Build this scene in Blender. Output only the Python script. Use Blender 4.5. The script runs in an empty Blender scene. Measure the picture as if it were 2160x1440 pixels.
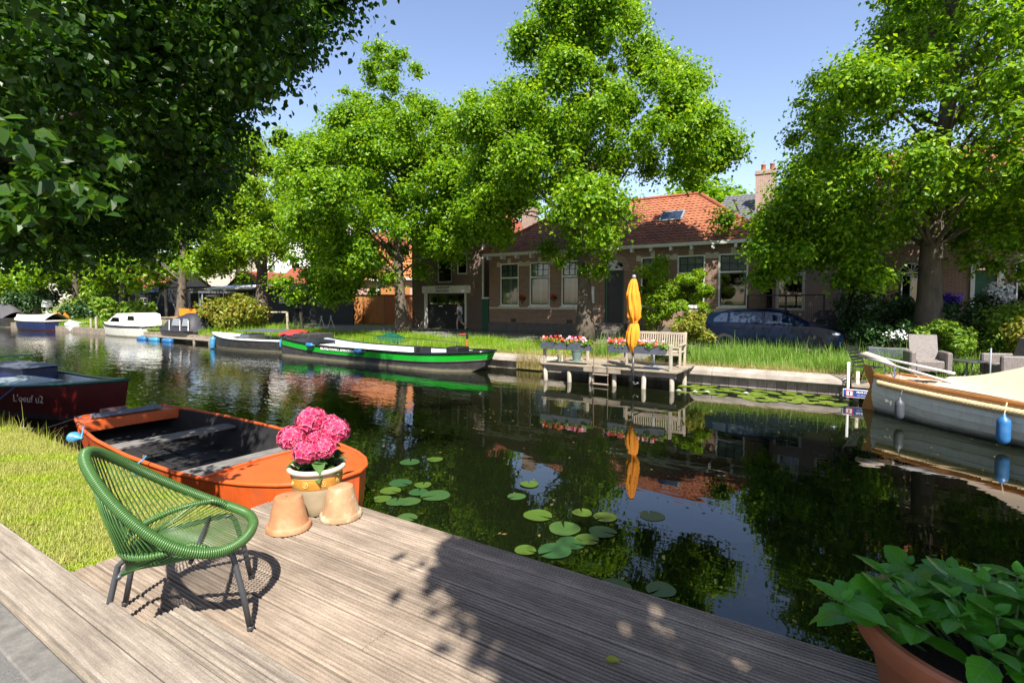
import bpy, math, random
import numpy as np
from mathutils import Vector, Matrix
RD=random.Random(7); NR=np.random.default_rng(11)
SC=bpy.context.scene; COL=SC.collection
pi=math.pi; sin=math.sin; cos=math.cos
def props(o,label=None,cat=None,group=None,kind=None):
    if label: o['label']=label
    if cat: o['category']=cat
    if group: o['group']=group
    if kind: o['kind']=kind
    return o
def thing(name,label,cat,loc=(0,0,0),rz=0,group=None):
    o=bpy.data.objects.new(name,None); COL.objects.link(o); o.location=loc; o.rotation_euler=(0,0,rz)
    o.empty_display_size=.2
    return props(o,label,cat,group)
def link(o,parent=None):
    COL.objects.link(o)
    if parent is not None: o.parent=parent
    return o
def copy_tree(o,parent=None):
    c=o.copy(); COL.objects.link(c)
    if parent is not None: c.parent=parent
    for ch in list(o.children): copy_tree(ch,c)
    return c
def nrm(v):
    v=np.asarray(v,float); return v/max(1e-9,np.linalg.norm(v))
class MB:
    def __init__(s): s.v=[];s.f=[];s.m=[]
    def add(s,vs,fs,m=0):
        b=len(s.v); s.v+= [tuple(map(float,p)) for p in vs]
        for f in fs: s.f.append(tuple(b+i for i in f)); s.m.append(m)
        return s
    def box(s,x0,y0,z0,x1,y1,z1,m=0):
        x0,x1=min(x0,x1),max(x0,x1); y0,y1=min(y0,y1),max(y0,y1); z0,z1=min(z0,z1),max(z0,z1)
        v=[(x0,y0,z0),(x1,y0,z0),(x1,y1,z0),(x0,y1,z0),(x0,y0,z1),(x1,y0,z1),(x1,y1,z1),(x0,y1,z1)]
        return s.add(v,[(3,2,1,0),(4,5,6,7),(0,1,5,4),(1,2,6,5),(2,3,7,6),(3,0,4,7)],m)
    def bbox(s,x0,y0,z0,x1,y1,z1,b=.01,m=0):
        # box with chamfered vertical and top edges
        v=[];f=[]
        def ring(d,z): return [(x0+d,y0,z),(x1-d,y0,z),(x1,y0+d,z),(x1,y1-d,z),(x1-d,y1,z),(x0+d,y1,z),(x0,y1-d,z),(x0,y0+d,z)]
        def ring2(d,z): return [(x0+d+b*.3,y0+d,z),(x1-d-b*.3,y0+d,z),(x1-d,y0+d+b*.3,z),(x1-d,y1-d-b*.3,z),(x1-d-b*.3,y1-d,z),(x0+d+b*.3,y1-d,z),(x0+d,y1-d-b*.3,z),(x0+d,y0+d+b*.3,z)]
        v=ring(b,z0)+ring(b,z1-b)+ring2(b,z1)
        for k in (0,8):
            for i in range(8):
                j=(i+1)%8; f.append((k+i,k+j,k+8+j,k+8+i))
        f.append(tuple(range(16,24))); f.append(tuple(range(7,-1,-1)))
        return s.add(v,f,m)
    def bar(s,p,q,w,h,m=0,up=(0,0,1)):
        p=np.array(p,float);q=np.array(q,float); d=nrm(q-p); u=np.array(up,float)
        if abs(d@u)>.98: u=np.array((1.,0,0))
        a=nrm(np.cross(d,u))*w/2; b=nrm(np.cross(a,d))*h/2
        v=[p-a-b,p+a-b,p+a+b,p-a+b,q-a-b,q+a-b,q+a+b,q-a+b]
        return s.add(v,[(3,2,1,0),(4,5,6,7),(0,1,5,4),(1,2,6,5),(2,3,7,6),(3,0,4,7)],m)
    def tube(s,pts,r,seg=8,m=0,closed=False,cap=True):
        P=[np.array(p,float) for p in pts]; n=len(P)
        rr=list(r) if hasattr(r,'__len__') else [r]*n
        T=[]
        for i in range(n):
            a=P[(i-1)%n] if (i>0 or closed) else P[i]; b=P[(i+1)%n] if (i<n-1 or closed) else P[i]
            T.append(nrm(b-a))
        u=np.array((0,0,1.)) if abs(T[0][2])<.9 else np.array((1.,0,0))
        u=nrm(u-T[0]*(u@T[0])); v=[];f=[]
        for i in range(n):
            u=nrm(u-T[i]*(u@T[i])); w=np.cross(T[i],u)
            for k in range(seg):
                a=2*pi*k/seg; v.append(P[i]+rr[i]*(cos(a)*u+sin(a)*w))
        R=n if closed else n-1
        for i in range(R):
            j=(i+1)%n
            for k in range(seg):
                l=(k+1)%seg; f.append((i*seg+k,i*seg+l,j*seg+l,j*seg+k))
        if cap and not closed:
            f.append(tuple(range(seg-1,-1,-1))); f.append(tuple((n-1)*seg+k for k in range(seg)))
        return s.add(v,f,m)
    def lathe(s,prof,c=(0,0,0),seg=32,m=0,sx=1,sy=1):
        v=[];f=[];n=len(prof)
        for r,z in prof:
            for k in range(seg):
                a=2*pi*k/seg; v.append((c[0]+sx*r*cos(a),c[1]+sy*r*sin(a),c[2]+z))
        for i in range(n-1):
            for k in range(seg):
                l=(k+1)%seg; f.append((i*seg+k,i*seg+l,(i+1)*seg+l,(i+1)*seg+k))
        return s.add(v,f,m)
    def ell(s,c,r,seg=12,rings=8,m=0,jit=0):
        v=[];f=[]
        for i in range(rings+1):
            t=pi*i/rings
            for k in range(seg):
                a=2*pi*k/seg; j=1+RD.uniform(-jit,jit)
                v.append((c[0]+r[0]*sin(t)*cos(a)*j,c[1]+r[1]*sin(t)*sin(a)*j,c[2]-r[2]*cos(t)*j))
        for i in range(rings):
            for k in range(seg):
                l=(k+1)%seg; f.append((i*seg+k,i*seg+l,(i+1)*seg+l,(i+1)*seg+k))
        return s.add(v,f,m)
    def prism(s,poly,y0,y1,axis='y',m=0):
        # poly of (a,z): extruded along y (a=x) or along x (a=y)
        n=len(poly)
        if axis=='y': v=[(a,y0,z) for a,z in poly]+[(a,y1,z) for a,z in poly]
        elif axis=='x': v=[(y0,a,z) for a,z in poly]+[(y1,a,z) for a,z in poly]
        else: v=[(a,z,y0) for a,z in poly]+[(a,z,y1) for a,z in poly]
        f=[tuple(range(n)),tuple(range(2*n-1,n-1,-1))]
        for i in range(n):
            j=(i+1)%n; f.append((i,n+i,n+j,j))
        return s.add(v,f,m)
    def grid(s,G,m=0,flip=False):
        # G: [rows][cols] of points
        r=len(G);c=len(G[0]); v=[p for row in G for p in row]; f=[]
        for i in range(r-1):
            for j in range(c-1):
                q=(i*c+j,i*c+j+1,(i+1)*c+j+1,(i+1)*c+j); f.append(q[::-1] if flip else q)
        return s.add(v,f,m)
    def build(s,name,mats,parent=None,world=False,smooth=False,sub=0,solid=0,loc=None,recalc=True):
        me=bpy.data.meshes.new(name)
        off=np.zeros(3)
        if world and parent is not None:
            p=parent
            while p is not None: off+=np.array(p.location); p=p.parent
        me.from_pydata([tuple(np.array(p)-off) for p in s.v],[],s.f)
        if not isinstance(mats,(list,tuple)): mats=[mats]
        for m in mats: me.materials.append(m)
        me.polygons.foreach_set('material_index',s.m)
        if recalc:
            import bmesh
            bm=bmesh.new(); bm.from_mesh(me); bmesh.ops.recalc_face_normals(bm,faces=bm.faces); bm.to_mesh(me); bm.free()
        if smooth: me.polygons.foreach_set('use_smooth',[True]*len(me.polygons))
        me.update()
        o=bpy.data.objects.new(name,me); link(o,parent)
        if loc: o.location=loc
        if smooth=='auto':
            try:
                me.set_sharp_from_angle(angle=math.radians(40))
            except Exception: pass
        if sub:
            md=o.modifiers.new('s','SUBSURF'); md.levels=sub; md.render_levels=sub
        return o
def fastmesh(name,V,Q,mats,parent=None,attrs=None,mi=None,smooth=False,off=None):
    V=np.asarray(V,np.float32); Q=np.asarray(Q,np.int32)
    if off is not None: V=V-np.asarray(off,np.float32)
    me=bpy.data.meshes.new(name); k=Q.shape[1]
    me.vertices.add(len(V)); me.vertices.foreach_set('co',V.ravel())
    me.loops.add(Q.size); me.loops.foreach_set('vertex_index',Q.ravel())
    me.polygons.add(len(Q)); me.polygons.foreach_set('loop_start',np.arange(0,Q.size,k,dtype=np.int32))
    try: me.polygons.foreach_set('loop_total',np.full(len(Q),k,np.int32))
    except Exception: pass
    if not isinstance(mats,(list,tuple)): mats=[mats]
    for m in mats: me.materials.append(m)
    if mi is not None: me.polygons.foreach_set('material_index',np.asarray(mi,np.int32))
    me.polygons.foreach_set('use_smooth',np.full(len(Q),bool(smooth)))
    for n,a in (attrs or {}).items():
        at=me.attributes.new(n,'FLOAT','POINT'); at.data.foreach_set('value',np.asarray(a,np.float32))
    me.update(calc_edges=True); me.validate()
    return link(bpy.data.objects.new(name,me),parent)
def text(s,size,mat,parent,loc,rot=(pi/2,0,0),name='lettering',ext=.004,align='CENTER',shear=0,sx=1,bold=0):
    c=bpy.data.curves.new(name,'FONT'); c.body=s; c.size=size; c.extrude=ext; c.align_x=align; c.align_y='CENTER'; c.shear=shear
    c.offset=bold; c.resolution_u=3; q=bpy.data.objects.new('tmp',c); COL.objects.link(q)
    bpy.context.view_layer.update(); me=bpy.data.meshes.new_from_object(q.evaluated_get(bpy.context.evaluated_depsgraph_get()))
    bpy.data.objects.remove(q); me.name=name; me.materials.clear(); me.materials.append(mat)
    o=bpy.data.objects.new(name,me); link(o,parent); o.location=loc; o.rotation_euler=rot; o.scale=(sx,1,1)
    return o
# ---------------------------------------------------------------- materials
def _nt(name):
    m=bpy.data.materials.new(name); m.use_nodes=True; t=m.node_tree; b=t.nodes['Principled BSDF']
    return m,t,b
def N(t,ty,**k):
    n=t.nodes.new(ty)
    for a,v in k.items():
        if a.startswith('i_'):
            n.inputs[a[2:].replace('_',' ')].default_value=v
        else: setattr(n,a,v)
    return n
def ramp(t,fac,stops):
    r=N(t,'ShaderNodeValToRGB'); e=r.color_ramp.elements
    while len(e)<len(stops): e.new(.5)
    for i,(p,c) in enumerate(stops): e[i].position=p; e[i].color=(*c,1) if len(c)==3 else c
    t.links.new(fac,r.inputs[0]); return r.outputs[0]
def mixc(t,fac,a,b,mode='MIX'):
    n=N(t,'ShaderNodeMix',data_type='RGBA',blend_type=mode)
    for s,v in ((0,fac),(6,a),(7,b)):
        if hasattr(v,'is_output'): t.links.new(v,n.inputs[s])
        else: n.inputs[s].default_value=v if s==0 else ((*v,1) if len(v)==3 else v)
    return n.outputs[2]
def coord(t,sc=(1,1,1),kind='Object'):
    tc=N(t,'ShaderNodeTexCoord'); mp=N(t,'ShaderNodeMapping'); mp.inputs['Scale'].default_value=sc
    t.links.new(tc.outputs[kind],mp.inputs[0]); return mp.outputs[0]
def noise(t,vec,scale,detail=4,rough=.6,out='Fac'):
    n=N(t,'ShaderNodeTexNoise'); n.inputs['Scale'].default_value=scale; n.inputs['Detail'].default_value=detail; n.inputs['Roughness'].default_value=rough
    if vec is not None: t.links.new(vec,n.inputs['Vector'])
    return n.outputs[out]
def bump(t,b,h,st=.3,dist=.02):
    n=N(t,'ShaderNodeBump'); n.inputs['Strength'].default_value=st; n.inputs['Distance'].default_value=dist
    t.links.new(h,n.inputs['Height']); t.links.new(n.outputs[0],b.inputs['Normal'])
def darker(c,k): return tuple(min(1,max(0,x*k)) for x in c)
def pm(name,col,rough=.6,var=.15,scale=4,bmp=.0,bscale=30,metal=0,spec=.5,stretch=(1,1,1),dirt=None,dirtamt=.5,coat=0,sheen=0,stain=None):
    m,t,b=_nt(name)
    b.inputs['Roughness'].default_value=rough; b.inputs['Metallic'].default_value=metal; b.inputs['Specular IOR Level'].default_value=spec
    if coat: b.inputs['Coat Weight'].default_value=coat; b.inputs['Coat Roughness'].default_value=.05
    v=coord(t,stretch); n=noise(t,v,scale,6,.65)
    c=ramp(t,n,[(.3,darker(col,1-var)),(.7,darker(col,1+var))])
    if dirt is not None:
        n2=noise(t,coord(t,stretch),scale*.6+1.3,8,.75)
        f=ramp(t,n2,[(.5,(0,0,0)),(.5+.22/max(.05,dirtamt)*.5,(dirtamt,)*3)])
        c=mixc(t,f,c,dirt)
    if stain is not None:   # algae and scum along the waterline
        tc=N(t,'ShaderNodeTexCoord'); sp=N(t,'ShaderNodeSeparateXYZ'); t.links.new(tc.outputs['Object'],sp.inputs[0])
        ms=N(t,'ShaderNodeMath',operation='MULTIPLY_ADD'); ms.inputs[1].default_value=.16; t.links.new(noise(t,coord(t,(1,1,3)),5,6,.75),ms.inputs[0]); t.links.new(sp.outputs[2],ms.inputs[2])
        f=ramp(t,ms.outputs[0],[(.10,(.9,.9,.9)),(.15,(.55,.55,.55)),(.21,(0,0,0))]); c=mixc(t,f,c,stain)
        st=ramp(t,noise(t,coord(t,(9,9,.7)),2.5,6,.7),[(.52,(0,0,0)),(.72,(.35,.35,.35))]); c=mixc(t,st,c,darker(col,.45))
    t.links.new(c,b.inputs['Base Color'])
    if bmp: bump(t,b,noise(t,v,bscale,4,.6),bmp,.01)
    return m
def leafmat(name,c1,c2,c3=None,trans=.4,rough=.42,spec=.35,tr_boost=1.6):
    m,t,b=_nt(name); g=N(t,'ShaderNodeNewGeometry')
    st=[(0,c1),(.6,c2)]+([(1,c3)] if c3 else [])
    c=ramp(t,g.outputs['Random Per Island'],st)
    t.links.new(c,b.inputs['Base Color']); b.inputs['Roughness'].default_value=rough; b.inputs['Specular IOR Level'].default_value=spec
    tr=N(t,'ShaderNodeBsdfTranslucent'); c2=mixc(t,1,c,(tr_boost*1.15,tr_boost,tr_boost*.45),'MULTIPLY')
    t.links.new(c2,tr.inputs[0]); mx=N(t,'ShaderNodeMixShader'); mx.inputs[0].default_value=trans
    t.links.new(b.outputs[0],mx.inputs[1]); t.links.new(tr.outputs[0],mx.inputs[2])
    t.links.new(mx.outputs[0],t.nodes['Material Output'].inputs[0]); return m
def glassmat(name,tint=(.8,.85,.85),dark=.35):
    m,t,b=_nt(name); tr=N(t,'ShaderNodeBsdfTransparent'); tr.inputs[0].default_value=(*darker(tint,1-dark),1)
    gl=N(t,'ShaderNodeBsdfGlossy'); gl.inputs['Roughness'].default_value=.03
    fr=N(t,'ShaderNodeFresnel'); fr.inputs[0].default_value=1.5
    mx=N(t,'ShaderNodeMixShader'); ad=N(t,'ShaderNodeMath',operation='MULTIPLY_ADD'); ad.inputs[1].default_value=.9; ad.inputs[2].default_value=.06
    t.links.new(fr.outputs[0],ad.inputs[0]); t.links.new(ad.outputs[0],mx.inputs[0])
    t.links.new(tr.outputs[0],mx.inputs[1]); t.links.new(gl.outputs[0],mx.inputs[2]); t.links.new(mx.outputs[0],t.nodes['Material Output'].inputs[0]); return m
def brickmat(name,c1,c2,mortar,w=.22,h=.065,ms=.011,dirt=.35):
    m,t,b=_nt(name); tc=N(t,'ShaderNodeTexCoord'); sp=N(t,'ShaderNodeSeparateXYZ'); t.links.new(tc.outputs['Object'],sp.inputs[0])
    ad=N(t,'ShaderNodeMath',operation='ADD'); t.links.new(sp.outputs[0],ad.inputs[0]); t.links.new(sp.outputs[1],ad.inputs[1])
    cb=N(t,'ShaderNodeCombineXYZ'); t.links.new(ad.outputs[0],cb.inputs[0]); t.links.new(sp.outputs[2],cb.inputs[1])
    br=N(t,'ShaderNodeTexBrick'); br.inputs['Scale'].default_value=1; br.inputs['Brick Width'].default_value=w; br.inputs['Row Height'].default_value=h
    br.inputs['Mortar Size'].default_value=ms; br.inputs['Color1'].default_value=(*c1,1); br.inputs['Color2'].default_value=(*c2,1); br.inputs['Mortar'].default_value=(*mortar,1); br.inputs['Bias'].default_value=0
    t.links.new(cb.outputs[0],br.inputs['Vector'])
    n=noise(t,tc.outputs['Object'],1.1,6,.7); f=ramp(t,n,[(.45,(0,0,0)),(.75,(dirt,)*3)])
    c=mixc(t,f,br.outputs[0],darker(c1,.45)); t.links.new(c,b.inputs['Base Color']); b.inputs['Roughness'].default_value=.85
    bump(t,b,br.outputs['Fac'],-.5,.008); return m
def attrmat(name,att,stops,rough=.5,trans=0,spec=.5,isl=.0):
    m,t,b=_nt(name); a=N(t,'ShaderNodeAttribute'); a.attribute_name=att
    c=ramp(t,a.outputs['Fac'],stops)
    if isl:
        g=N(t,'ShaderNodeNewGeometry'); k=ramp(t,g.outputs['Random Per Island'],[(0,(1-isl,)*3),(1,(1,1,1))]); c=mixc(t,1,c,k,'MULTIPLY')
    t.links.new(c,b.inputs['Base Color']); b.inputs['Roughness'].default_value=rough; b.inputs['Specular IOR Level'].default_value=spec
    if trans:
        tr=N(t,'ShaderNodeBsdfTranslucent'); t.links.new(c,tr.inputs[0]); mx=N(t,'ShaderNodeMixShader'); mx.inputs[0].default_value=trans
        t.links.new(b.outputs[0],mx.inputs[1]); t.links.new(tr.outputs[0],mx.inputs[2]); t.links.new(mx.outputs[0],t.nodes['Material Output'].inputs[0])
    return m
def woodmat(name,light,dark,pitch=.15,rough=.8,axis=0,grain=1.0,moss=None):
    # weathered timber: grain along object axis, tone per board
    m,t,b=_nt(name); tc=N(t,'ShaderNodeTexCoord')
    s=[7,7,7]; s=[42*grain,42*grain,42*grain]; s[axis]=2.6
    mp=N(t,'ShaderNodeMapping'); mp.inputs['Scale'].default_value=s; t.links.new(tc.outputs['Object'],mp.inputs[0])
    n=noise(t,mp.outputs[0],1,8,.7)
    n2=noise(t,tc.outputs['Object'],2.2,5,.6)
    c=ramp(t,n,[(.28,dark),(.5,tuple((a+b_)/2 for a,b_ in zip(light,dark))),(.66,light)])
    f=ramp(t,n2,[(.35,(.72,.70,.68)),(.65,(1.06,1.04,1.0))]); c=mixc(t,1,c,f,'MULTIPLY')
    fs=ramp(t,noise(t,tc.outputs['Object'],160,3,.7),[(.3,(.70,.69,.68)),(.6,(1.12,1.11,1.10))]); c=mixc(t,1,c,fs,'MULTIPLY')
    if pitch:
        sp=N(t,'ShaderNodeSeparateXYZ'); t.links.new(tc.outputs['Object'],sp.inputs[0])
        d=N(t,'ShaderNodeMath',operation='DIVIDE'); d.inputs[1].default_value=pitch; t.links.new(sp.outputs[1 if axis==0 else 0],d.inputs[0])
        fl=N(t,'ShaderNodeMath',operation='FLOOR'); t.links.new(d.outputs[0],fl.inputs[0])
        w=N(t,'ShaderNodeTexWhiteNoise',noise_dimensions='1D'); t.links.new(fl.outputs[0],w.inputs['W'])
        k=ramp(t,w.outputs['Value'],[(0,(.74,.72,.70)),(1,(1.1,1.08,1.06))]); c=mixc(t,1,c,k,'MULTIPLY')
    if moss:
        n3=noise(t,tc.outputs['Object'],6,8,.8); f=ramp(t,n3,[(.58,(0,0,0)),(.72,(.6,.6,.6))]); c=mixc(t,f,c,moss)
    t.links.new(c,b.inputs['Base Color']); b.inputs['Roughness'].default_value=rough; b.inputs['Specular IOR Level'].default_value=.3
    bump(t,b,n,.5,.004); return m
M={}
def setup_mats():
    M['deck']=woodmat('deck_wood',(.385,.325,.27),(.175,.140,.112),.15)
    M['beam']=woodmat('beam_wood',(.35,.31,.265),(.155,.13,.11),0,moss=(.15,.15,.09))
    M['oldwood']=woodmat('old_wood',(.42,.38,.32),(.18,.15,.12),.3)
    M['pier']=woodmat('pier_wood',(.40,.36,.29),(.17,.14,.11),.16)
    M['teak']=woodmat('bench_wood',(.48,.42,.34),(.32,.27,.21),0)
    M['vwood']=woodmat('post_wood',(.50,.46,.39),(.22,.19,.15),0,axis=2)
    M['quay']=woodmat('quay_boards',(.44,.39,.34),(.20,.17,.145),.25,axis=2,moss=(.16,.15,.09))
    M['quaycap']=woodmat('quay_cap',(.40,.36,.32),(.22,.19,.17),0)
    M['white']=pm('white_paint',(.66,.66,.64),.4,.06,6)
    M['cruiserwhite']=pm('cruiser_white',(.64,.63,.56),.5,.1,5,dirt=(.38,.34,.24),dirtamt=.5,stain=(.22,.19,.11))
    M['offwhite']=pm('worn_white',(.70,.69,.64),.5,.12,6,dirt=(.35,.31,.24),dirtamt=.5)
    M['cream']=pm('cream_stone',(.52,.46,.36),.8,.12,8,.2,60)
    M['black']=pm('black_paint',(.012,.012,.014),.45,.3,5)
    M['blackgloss']=pm('black_gloss',(.010,.010,.012),.2,.3,5)
    M['darkgrey']=pm('dark_grey_metal',(.045,.047,.052),.38,.15,9,spec=.6)
    M['grey']=pm('grey_paint',(.20,.22,.24),.5,.12,6)
    M['slate']=pm('slate_box',(.065,.075,.095),.6,.2,9,dirt=(.2,.2,.2),dirtamt=.4)
    M['rust']=pm('rusty_steel',(.20,.095,.05),.8,.35,14,.2,80)
    M['blue']=pm('blue_vinyl',(.022,.12,.30),.4,.2,8,dirt=(.2,.25,.28),dirtamt=.35)
    M['blue2']=pm('sky_blue_vinyl',(.045,.21,.38),.42,.15,8,dirt=(.3,.35,.36),dirtamt=.35)
    M['greenstripe']=pm('bright_green_paint',(.008,.30,.018),.22,.08,3,coat=.4)
    M['darkgreen']=pm('dark_green_paint',(.006,.075,.045),.35,.2,5)
    M['navy']=pm('navy_paint',(.010,.018,.085),.35,.2,5)
    M['hullblack']=pm('hull_black',(.032,.030,.030),.5,.25,5,dirt=(.10,.09,.075),dirtamt=.5,stain=(.20,.18,.12))
    M['tarp']=pm('black_canvas',(.022,.022,.03),.6,.3,5,.3,25)
    M['canvas']=pm('beige_canvas',(.50,.385,.285),.85,.06,2.5,.25,7)
    M['creamcanvas']=pm('cream_canvas',(.55,.50,.40),.8,.06,3,.2,8)
    M['varnish']=pm('varnished_wood',(.42,.17,.04),.3,.25,7,stretch=(1,6,6),coat=.3)
    M['rope']=pm('manila_rope',(.52,.38,.20),.85,.25,30)
    M['orangepaint']=pm('orange_boat_paint',(.52,.085,.014),.45,.12,5,dirt=(.26,.09,.05),dirtamt=.5,stain=(.07,.05,.03))
    M['redpaint']=pm('dark_red_paint',(.095,.008,.007),.4,.2,5,stain=(.02,.02,.015))
    M['boatinside']=pm('tarred_bilge',(.011,.010,.011),.75,.35,6,dirt=(.04,.034,.03),dirtamt=.5)
    M['thwart']=woodmat('thwart_wood',(.24,.23,.22),(.095,.09,.095),0,axis=1)
    M['terracotta']=pm('terracotta_pale',(.31,.145,.06),.85,.2,7,.05,90,dirt=(.40,.27,.17),dirtamt=.6)
    M['terracotta2']=pm('terracotta_limed',(.31,.18,.09),.85,.25,9,.05,90,dirt=(.47,.41,.31),dirtamt=.9)
    M['terrared']=pm('terracotta_red',(.33,.105,.045),.6,.15,6,.1,60)
    M['soil']=pm('potting_soil',(.028,.018,.012),.95,.5,60,.8,90)
    M['asphalt']=pm('asphalt_fine',(.11,.105,.10),.9,.3,90,.5,220)
    M['paving']=pm('street_paving',(.15,.13,.12),.9,.3,12,.3,60)
    M['concrete']=pm('kerb_concrete',(.125,.118,.108),.9,.35,14,.3,90)
    M['bark']=pm('tree_bark',(.085,.066,.047),.92,.45,7,.8,22,stretch=(1,1,.35),dirt=(.15,.135,.09),dirtamt=.5)
    M['rooftile']=pm('orange_roof_tiles',(.29,.098,.045),.75,.4,3,dirt=(.11,.065,.045),dirtamt=.5)
    M['rooftile2']=pm('bright_orange_tiles',(.42,.15,.045),.7,.2,3,dirt=(.30,.12,.05),dirtamt=.35)
    M['rooftile3']=pm('dark_red_tiles',(.25,.06,.03),.75,.3,3,dirt=(.12,.05,.03),dirtamt=.5)
    M['slateroof']=pm('grey_slate',(.10,.10,.105),.75,.25,5)
    M['blacktimber']=pm('black_clapboard',(.020,.020,.024),.7,.3,5,stretch=(.3,1,1))
    M['cedar']=pm('cedar_boards',(.42,.17,.055),.6,.2,5,stretch=(3,3,.3))
    M['brick']=brickmat('brown_brick',(.25,.118,.068),(.155,.072,.043),(.29,.25,.20))
    M['brickdark']=brickmat('dark_brick',(.16,.085,.062),(.10,.055,.042),(.20,.18,.16))
    M['brickred']=brickmat('red_brick',(.28,.12,.08),(.19,.08,.058),(.30,.26,.23))
    M['brickchim']=brickmat('chimney_brick',(.30,.17,.12),(.21,.11,.08),(.38,.34,.30))
    M['pinkwall']=pm('pink_render',(.55,.33,.28),.85,.08,3)
    M['pinkgrey']=pm('mauve_render',(.34,.25,.24),.85,.1,3)
    M['greywall']=pm('weathered_render',(.46,.40,.34),.9,.14,2.2,.2,40)
    M['whitewall']=pm('white_render',(.74,.72,.68),.85,.06,2)
    M['plinth']=pm('grey_plinth',(.11,.095,.085),.9,.25,5,.3,40)
    M['glass']=glassmat('window_glass')
    M['glassdark']=glassmat('dark_glass',(.5,.55,.6),.6)
    M['skyglass']=pm('skylight_glass',(.02,.03,.05),.05,.1,2)
    M['interior']=pm('dim_interior',(.035,.03,.026),.9,.3,2)
    M['shutter']=pm('plantation_shutter',(.62,.66,.62),.5,.05,4)
    M['greendark']=pm('sash_green',(.008,.035,.028),.35,.2,5)
    M['carpaint']=pm('blue_car_paint',(.002,.006,.020),.32,.05,3,metal=.1,spec=.3,coat=.1)
    M['rubber']=pm('tyre_rubber',(.012,.012,.012),.8,.2,9)
    M['chrome']=pm('polished_metal',(.62,.62,.62),.22,.05,4,metal=1)
    M['headlight']=pm('headlight_glass',(.6,.63,.66),.08,.05,4,spec=.9)
    M['orangecloth']=pm('orange_canvas',(.68,.235,.006),.75,.08,5,.2,12)
    M['redcloth']=pm('red_tarp',(.36,.03,.03),.45,.15,5,.4,14)
    M['wicker']=None
    M['skin']=pm('skin',(.50,.29,.20),.55,.06,9)
    M['shirt']=pm('white_shirt',(.72,.74,.78),.8,.05,9)
    M['shorts']=pm('grey_shorts',(.22,.24,.25),.85,.12,12)
    M['hair']=pm('dark_hair',(.03,.018,.012),.6,.3,40)
    M['greenvinyl']=pm('green_vinyl_cord',(.045,.112,.026),.34,.12,30,spec=.5)
    M['paleceramic']=pm('pale_glazed_clay',(.36,.29,.19),.45,.1,4,dirt=(.52,.40,.24),dirtamt=.4)
    M['ochre']=pm('ochre_glaze',(.42,.19,.03),.35,.25,9,stretch=(1,1,5))
    M['rim']=pm('cream_glaze',(.58,.49,.36),.4,.06,5)
    M['signblue']=pm('sign_blue',(.02,.05,.22),.4,.05,5)
    M['signred']=pm('sign_red',(.5,.02,.06),.4,.05,5)
    M['orangeplastic']=pm('orange_plastic',(.75,.24,.02),.45,.1,8)
    M['lilac']=pm('lilac_pipe',(.42,.34,.52),.5,.1,8)
    M['leaf']=leafmat('tree_leaf',(.063,.165,.004),(.137,.275,.007),(.27,.40,.012),.48)
    M['leaf2']=leafmat('tree_leaf_warm',(.090,.190,.005),(.165,.290,.008),(.27,.38,.012),.45)
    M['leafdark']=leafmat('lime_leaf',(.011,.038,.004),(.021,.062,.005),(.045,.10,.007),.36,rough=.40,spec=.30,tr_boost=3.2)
    M['shrubleaf']=leafmat('shrub_leaf',(.075,.175,.012),(.15,.27,.02),(.24,.31,.04),.36)
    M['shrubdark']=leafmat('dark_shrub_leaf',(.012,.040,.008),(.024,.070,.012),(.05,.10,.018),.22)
    M['shrubyellow']=leafmat('yellow_shrub_leaf',(.10,.16,.012),(.20,.22,.02),(.28,.20,.04),.32)
    M['grassfar']=leafmat('verge_grass',(.095,.21,.006),(.165,.31,.008),(.28,.34,.03),.36,rough=.5)
    M['grassdry']=leafmat('dry_grass',(.30,.24,.09),(.38,.32,.13),(.20,.20,.06),.25,rough=.6)
    M['weed']=leafmat('reed_grass',(.075,.18,.015),(.14,.26,.03),(.25,.34,.09),.34,rough=.45)
    M['lily']=None
setup_mats()
# ---------------------------------------------------------------- world, sun, camera
def world():
    w=bpy.data.worlds.new('World'); SC.world=w; w.use_nodes=True; t=w.node_tree
    bg=t.nodes['Background']; sk=t.nodes.new('ShaderNodeTexSky'); sk.sky_type='NISHITA'; sk.sun_disc=False
    S=Vector((.403,-.485,.777)).normalized()
    sk.sun_elevation=math.asin(S.z); sk.sun_rotation=math.atan2(S.x,S.y)
    sk.air_density=1.0; sk.dust_density=.6; sk.ozone_density=1.5; sk.altitude=0
    t.links.new(mixc(t,1,sk.outputs[0],(1.09,.985,1.0),'MULTIPLY'),bg.inputs[0]); bg.inputs[1].default_value=.092
    l=bpy.data.lights.new('sun','SUN'); l.energy=4.6; l.angle=math.radians(.5); l.color=(1,.95,.86)
    o=bpy.data.objects.new('sun',l); COL.objects.link(o); o.rotation_euler=(-S).to_track_quat('-Z','Y').to_euler(); o.location=(0,0,30)
    F=1100.; yaw=math.atan((1080+660)/F); p=math.radians(2.5)
    c=bpy.data.cameras.new('camera'); c.sensor_width=36; c.lens=F/2160*36; c.clip_end=2000; c.clip_start=.05
    c.shift_y=-(86-F*math.tan(p))/2160
    o=bpy.data.objects.new('camera',c); COL.objects.link(o); o.location=(0,0,2.5)
    f=Vector((-cos(yaw)*cos(p),sin(yaw)*cos(p),-sin(p))); o.rotation_euler=f.to_track_quat('-Z','Y').to_euler(); SC.camera=o
    v=SC.view_settings; v.view_transform='Standard'; v.look='None'; v.gamma=1; v.exposure=EXPOSURE
EXPOSURE=1.47
world()
CAM=np.array((0,0,2.5)); _y=math.atan(1740/1100.); CF=np.array((-cos(_y),sin(_y),0)); CR=np.array((sin(_y),cos(_y),0))
def pix(P):
    d=np.asarray(P,float)-CAM; z=d@CF; z=np.where(np.abs(z)<1e-3,1e-3,z)
    return 1080+1100*(d@CR)/z, 634-1100*d[...,2]/z, z
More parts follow.
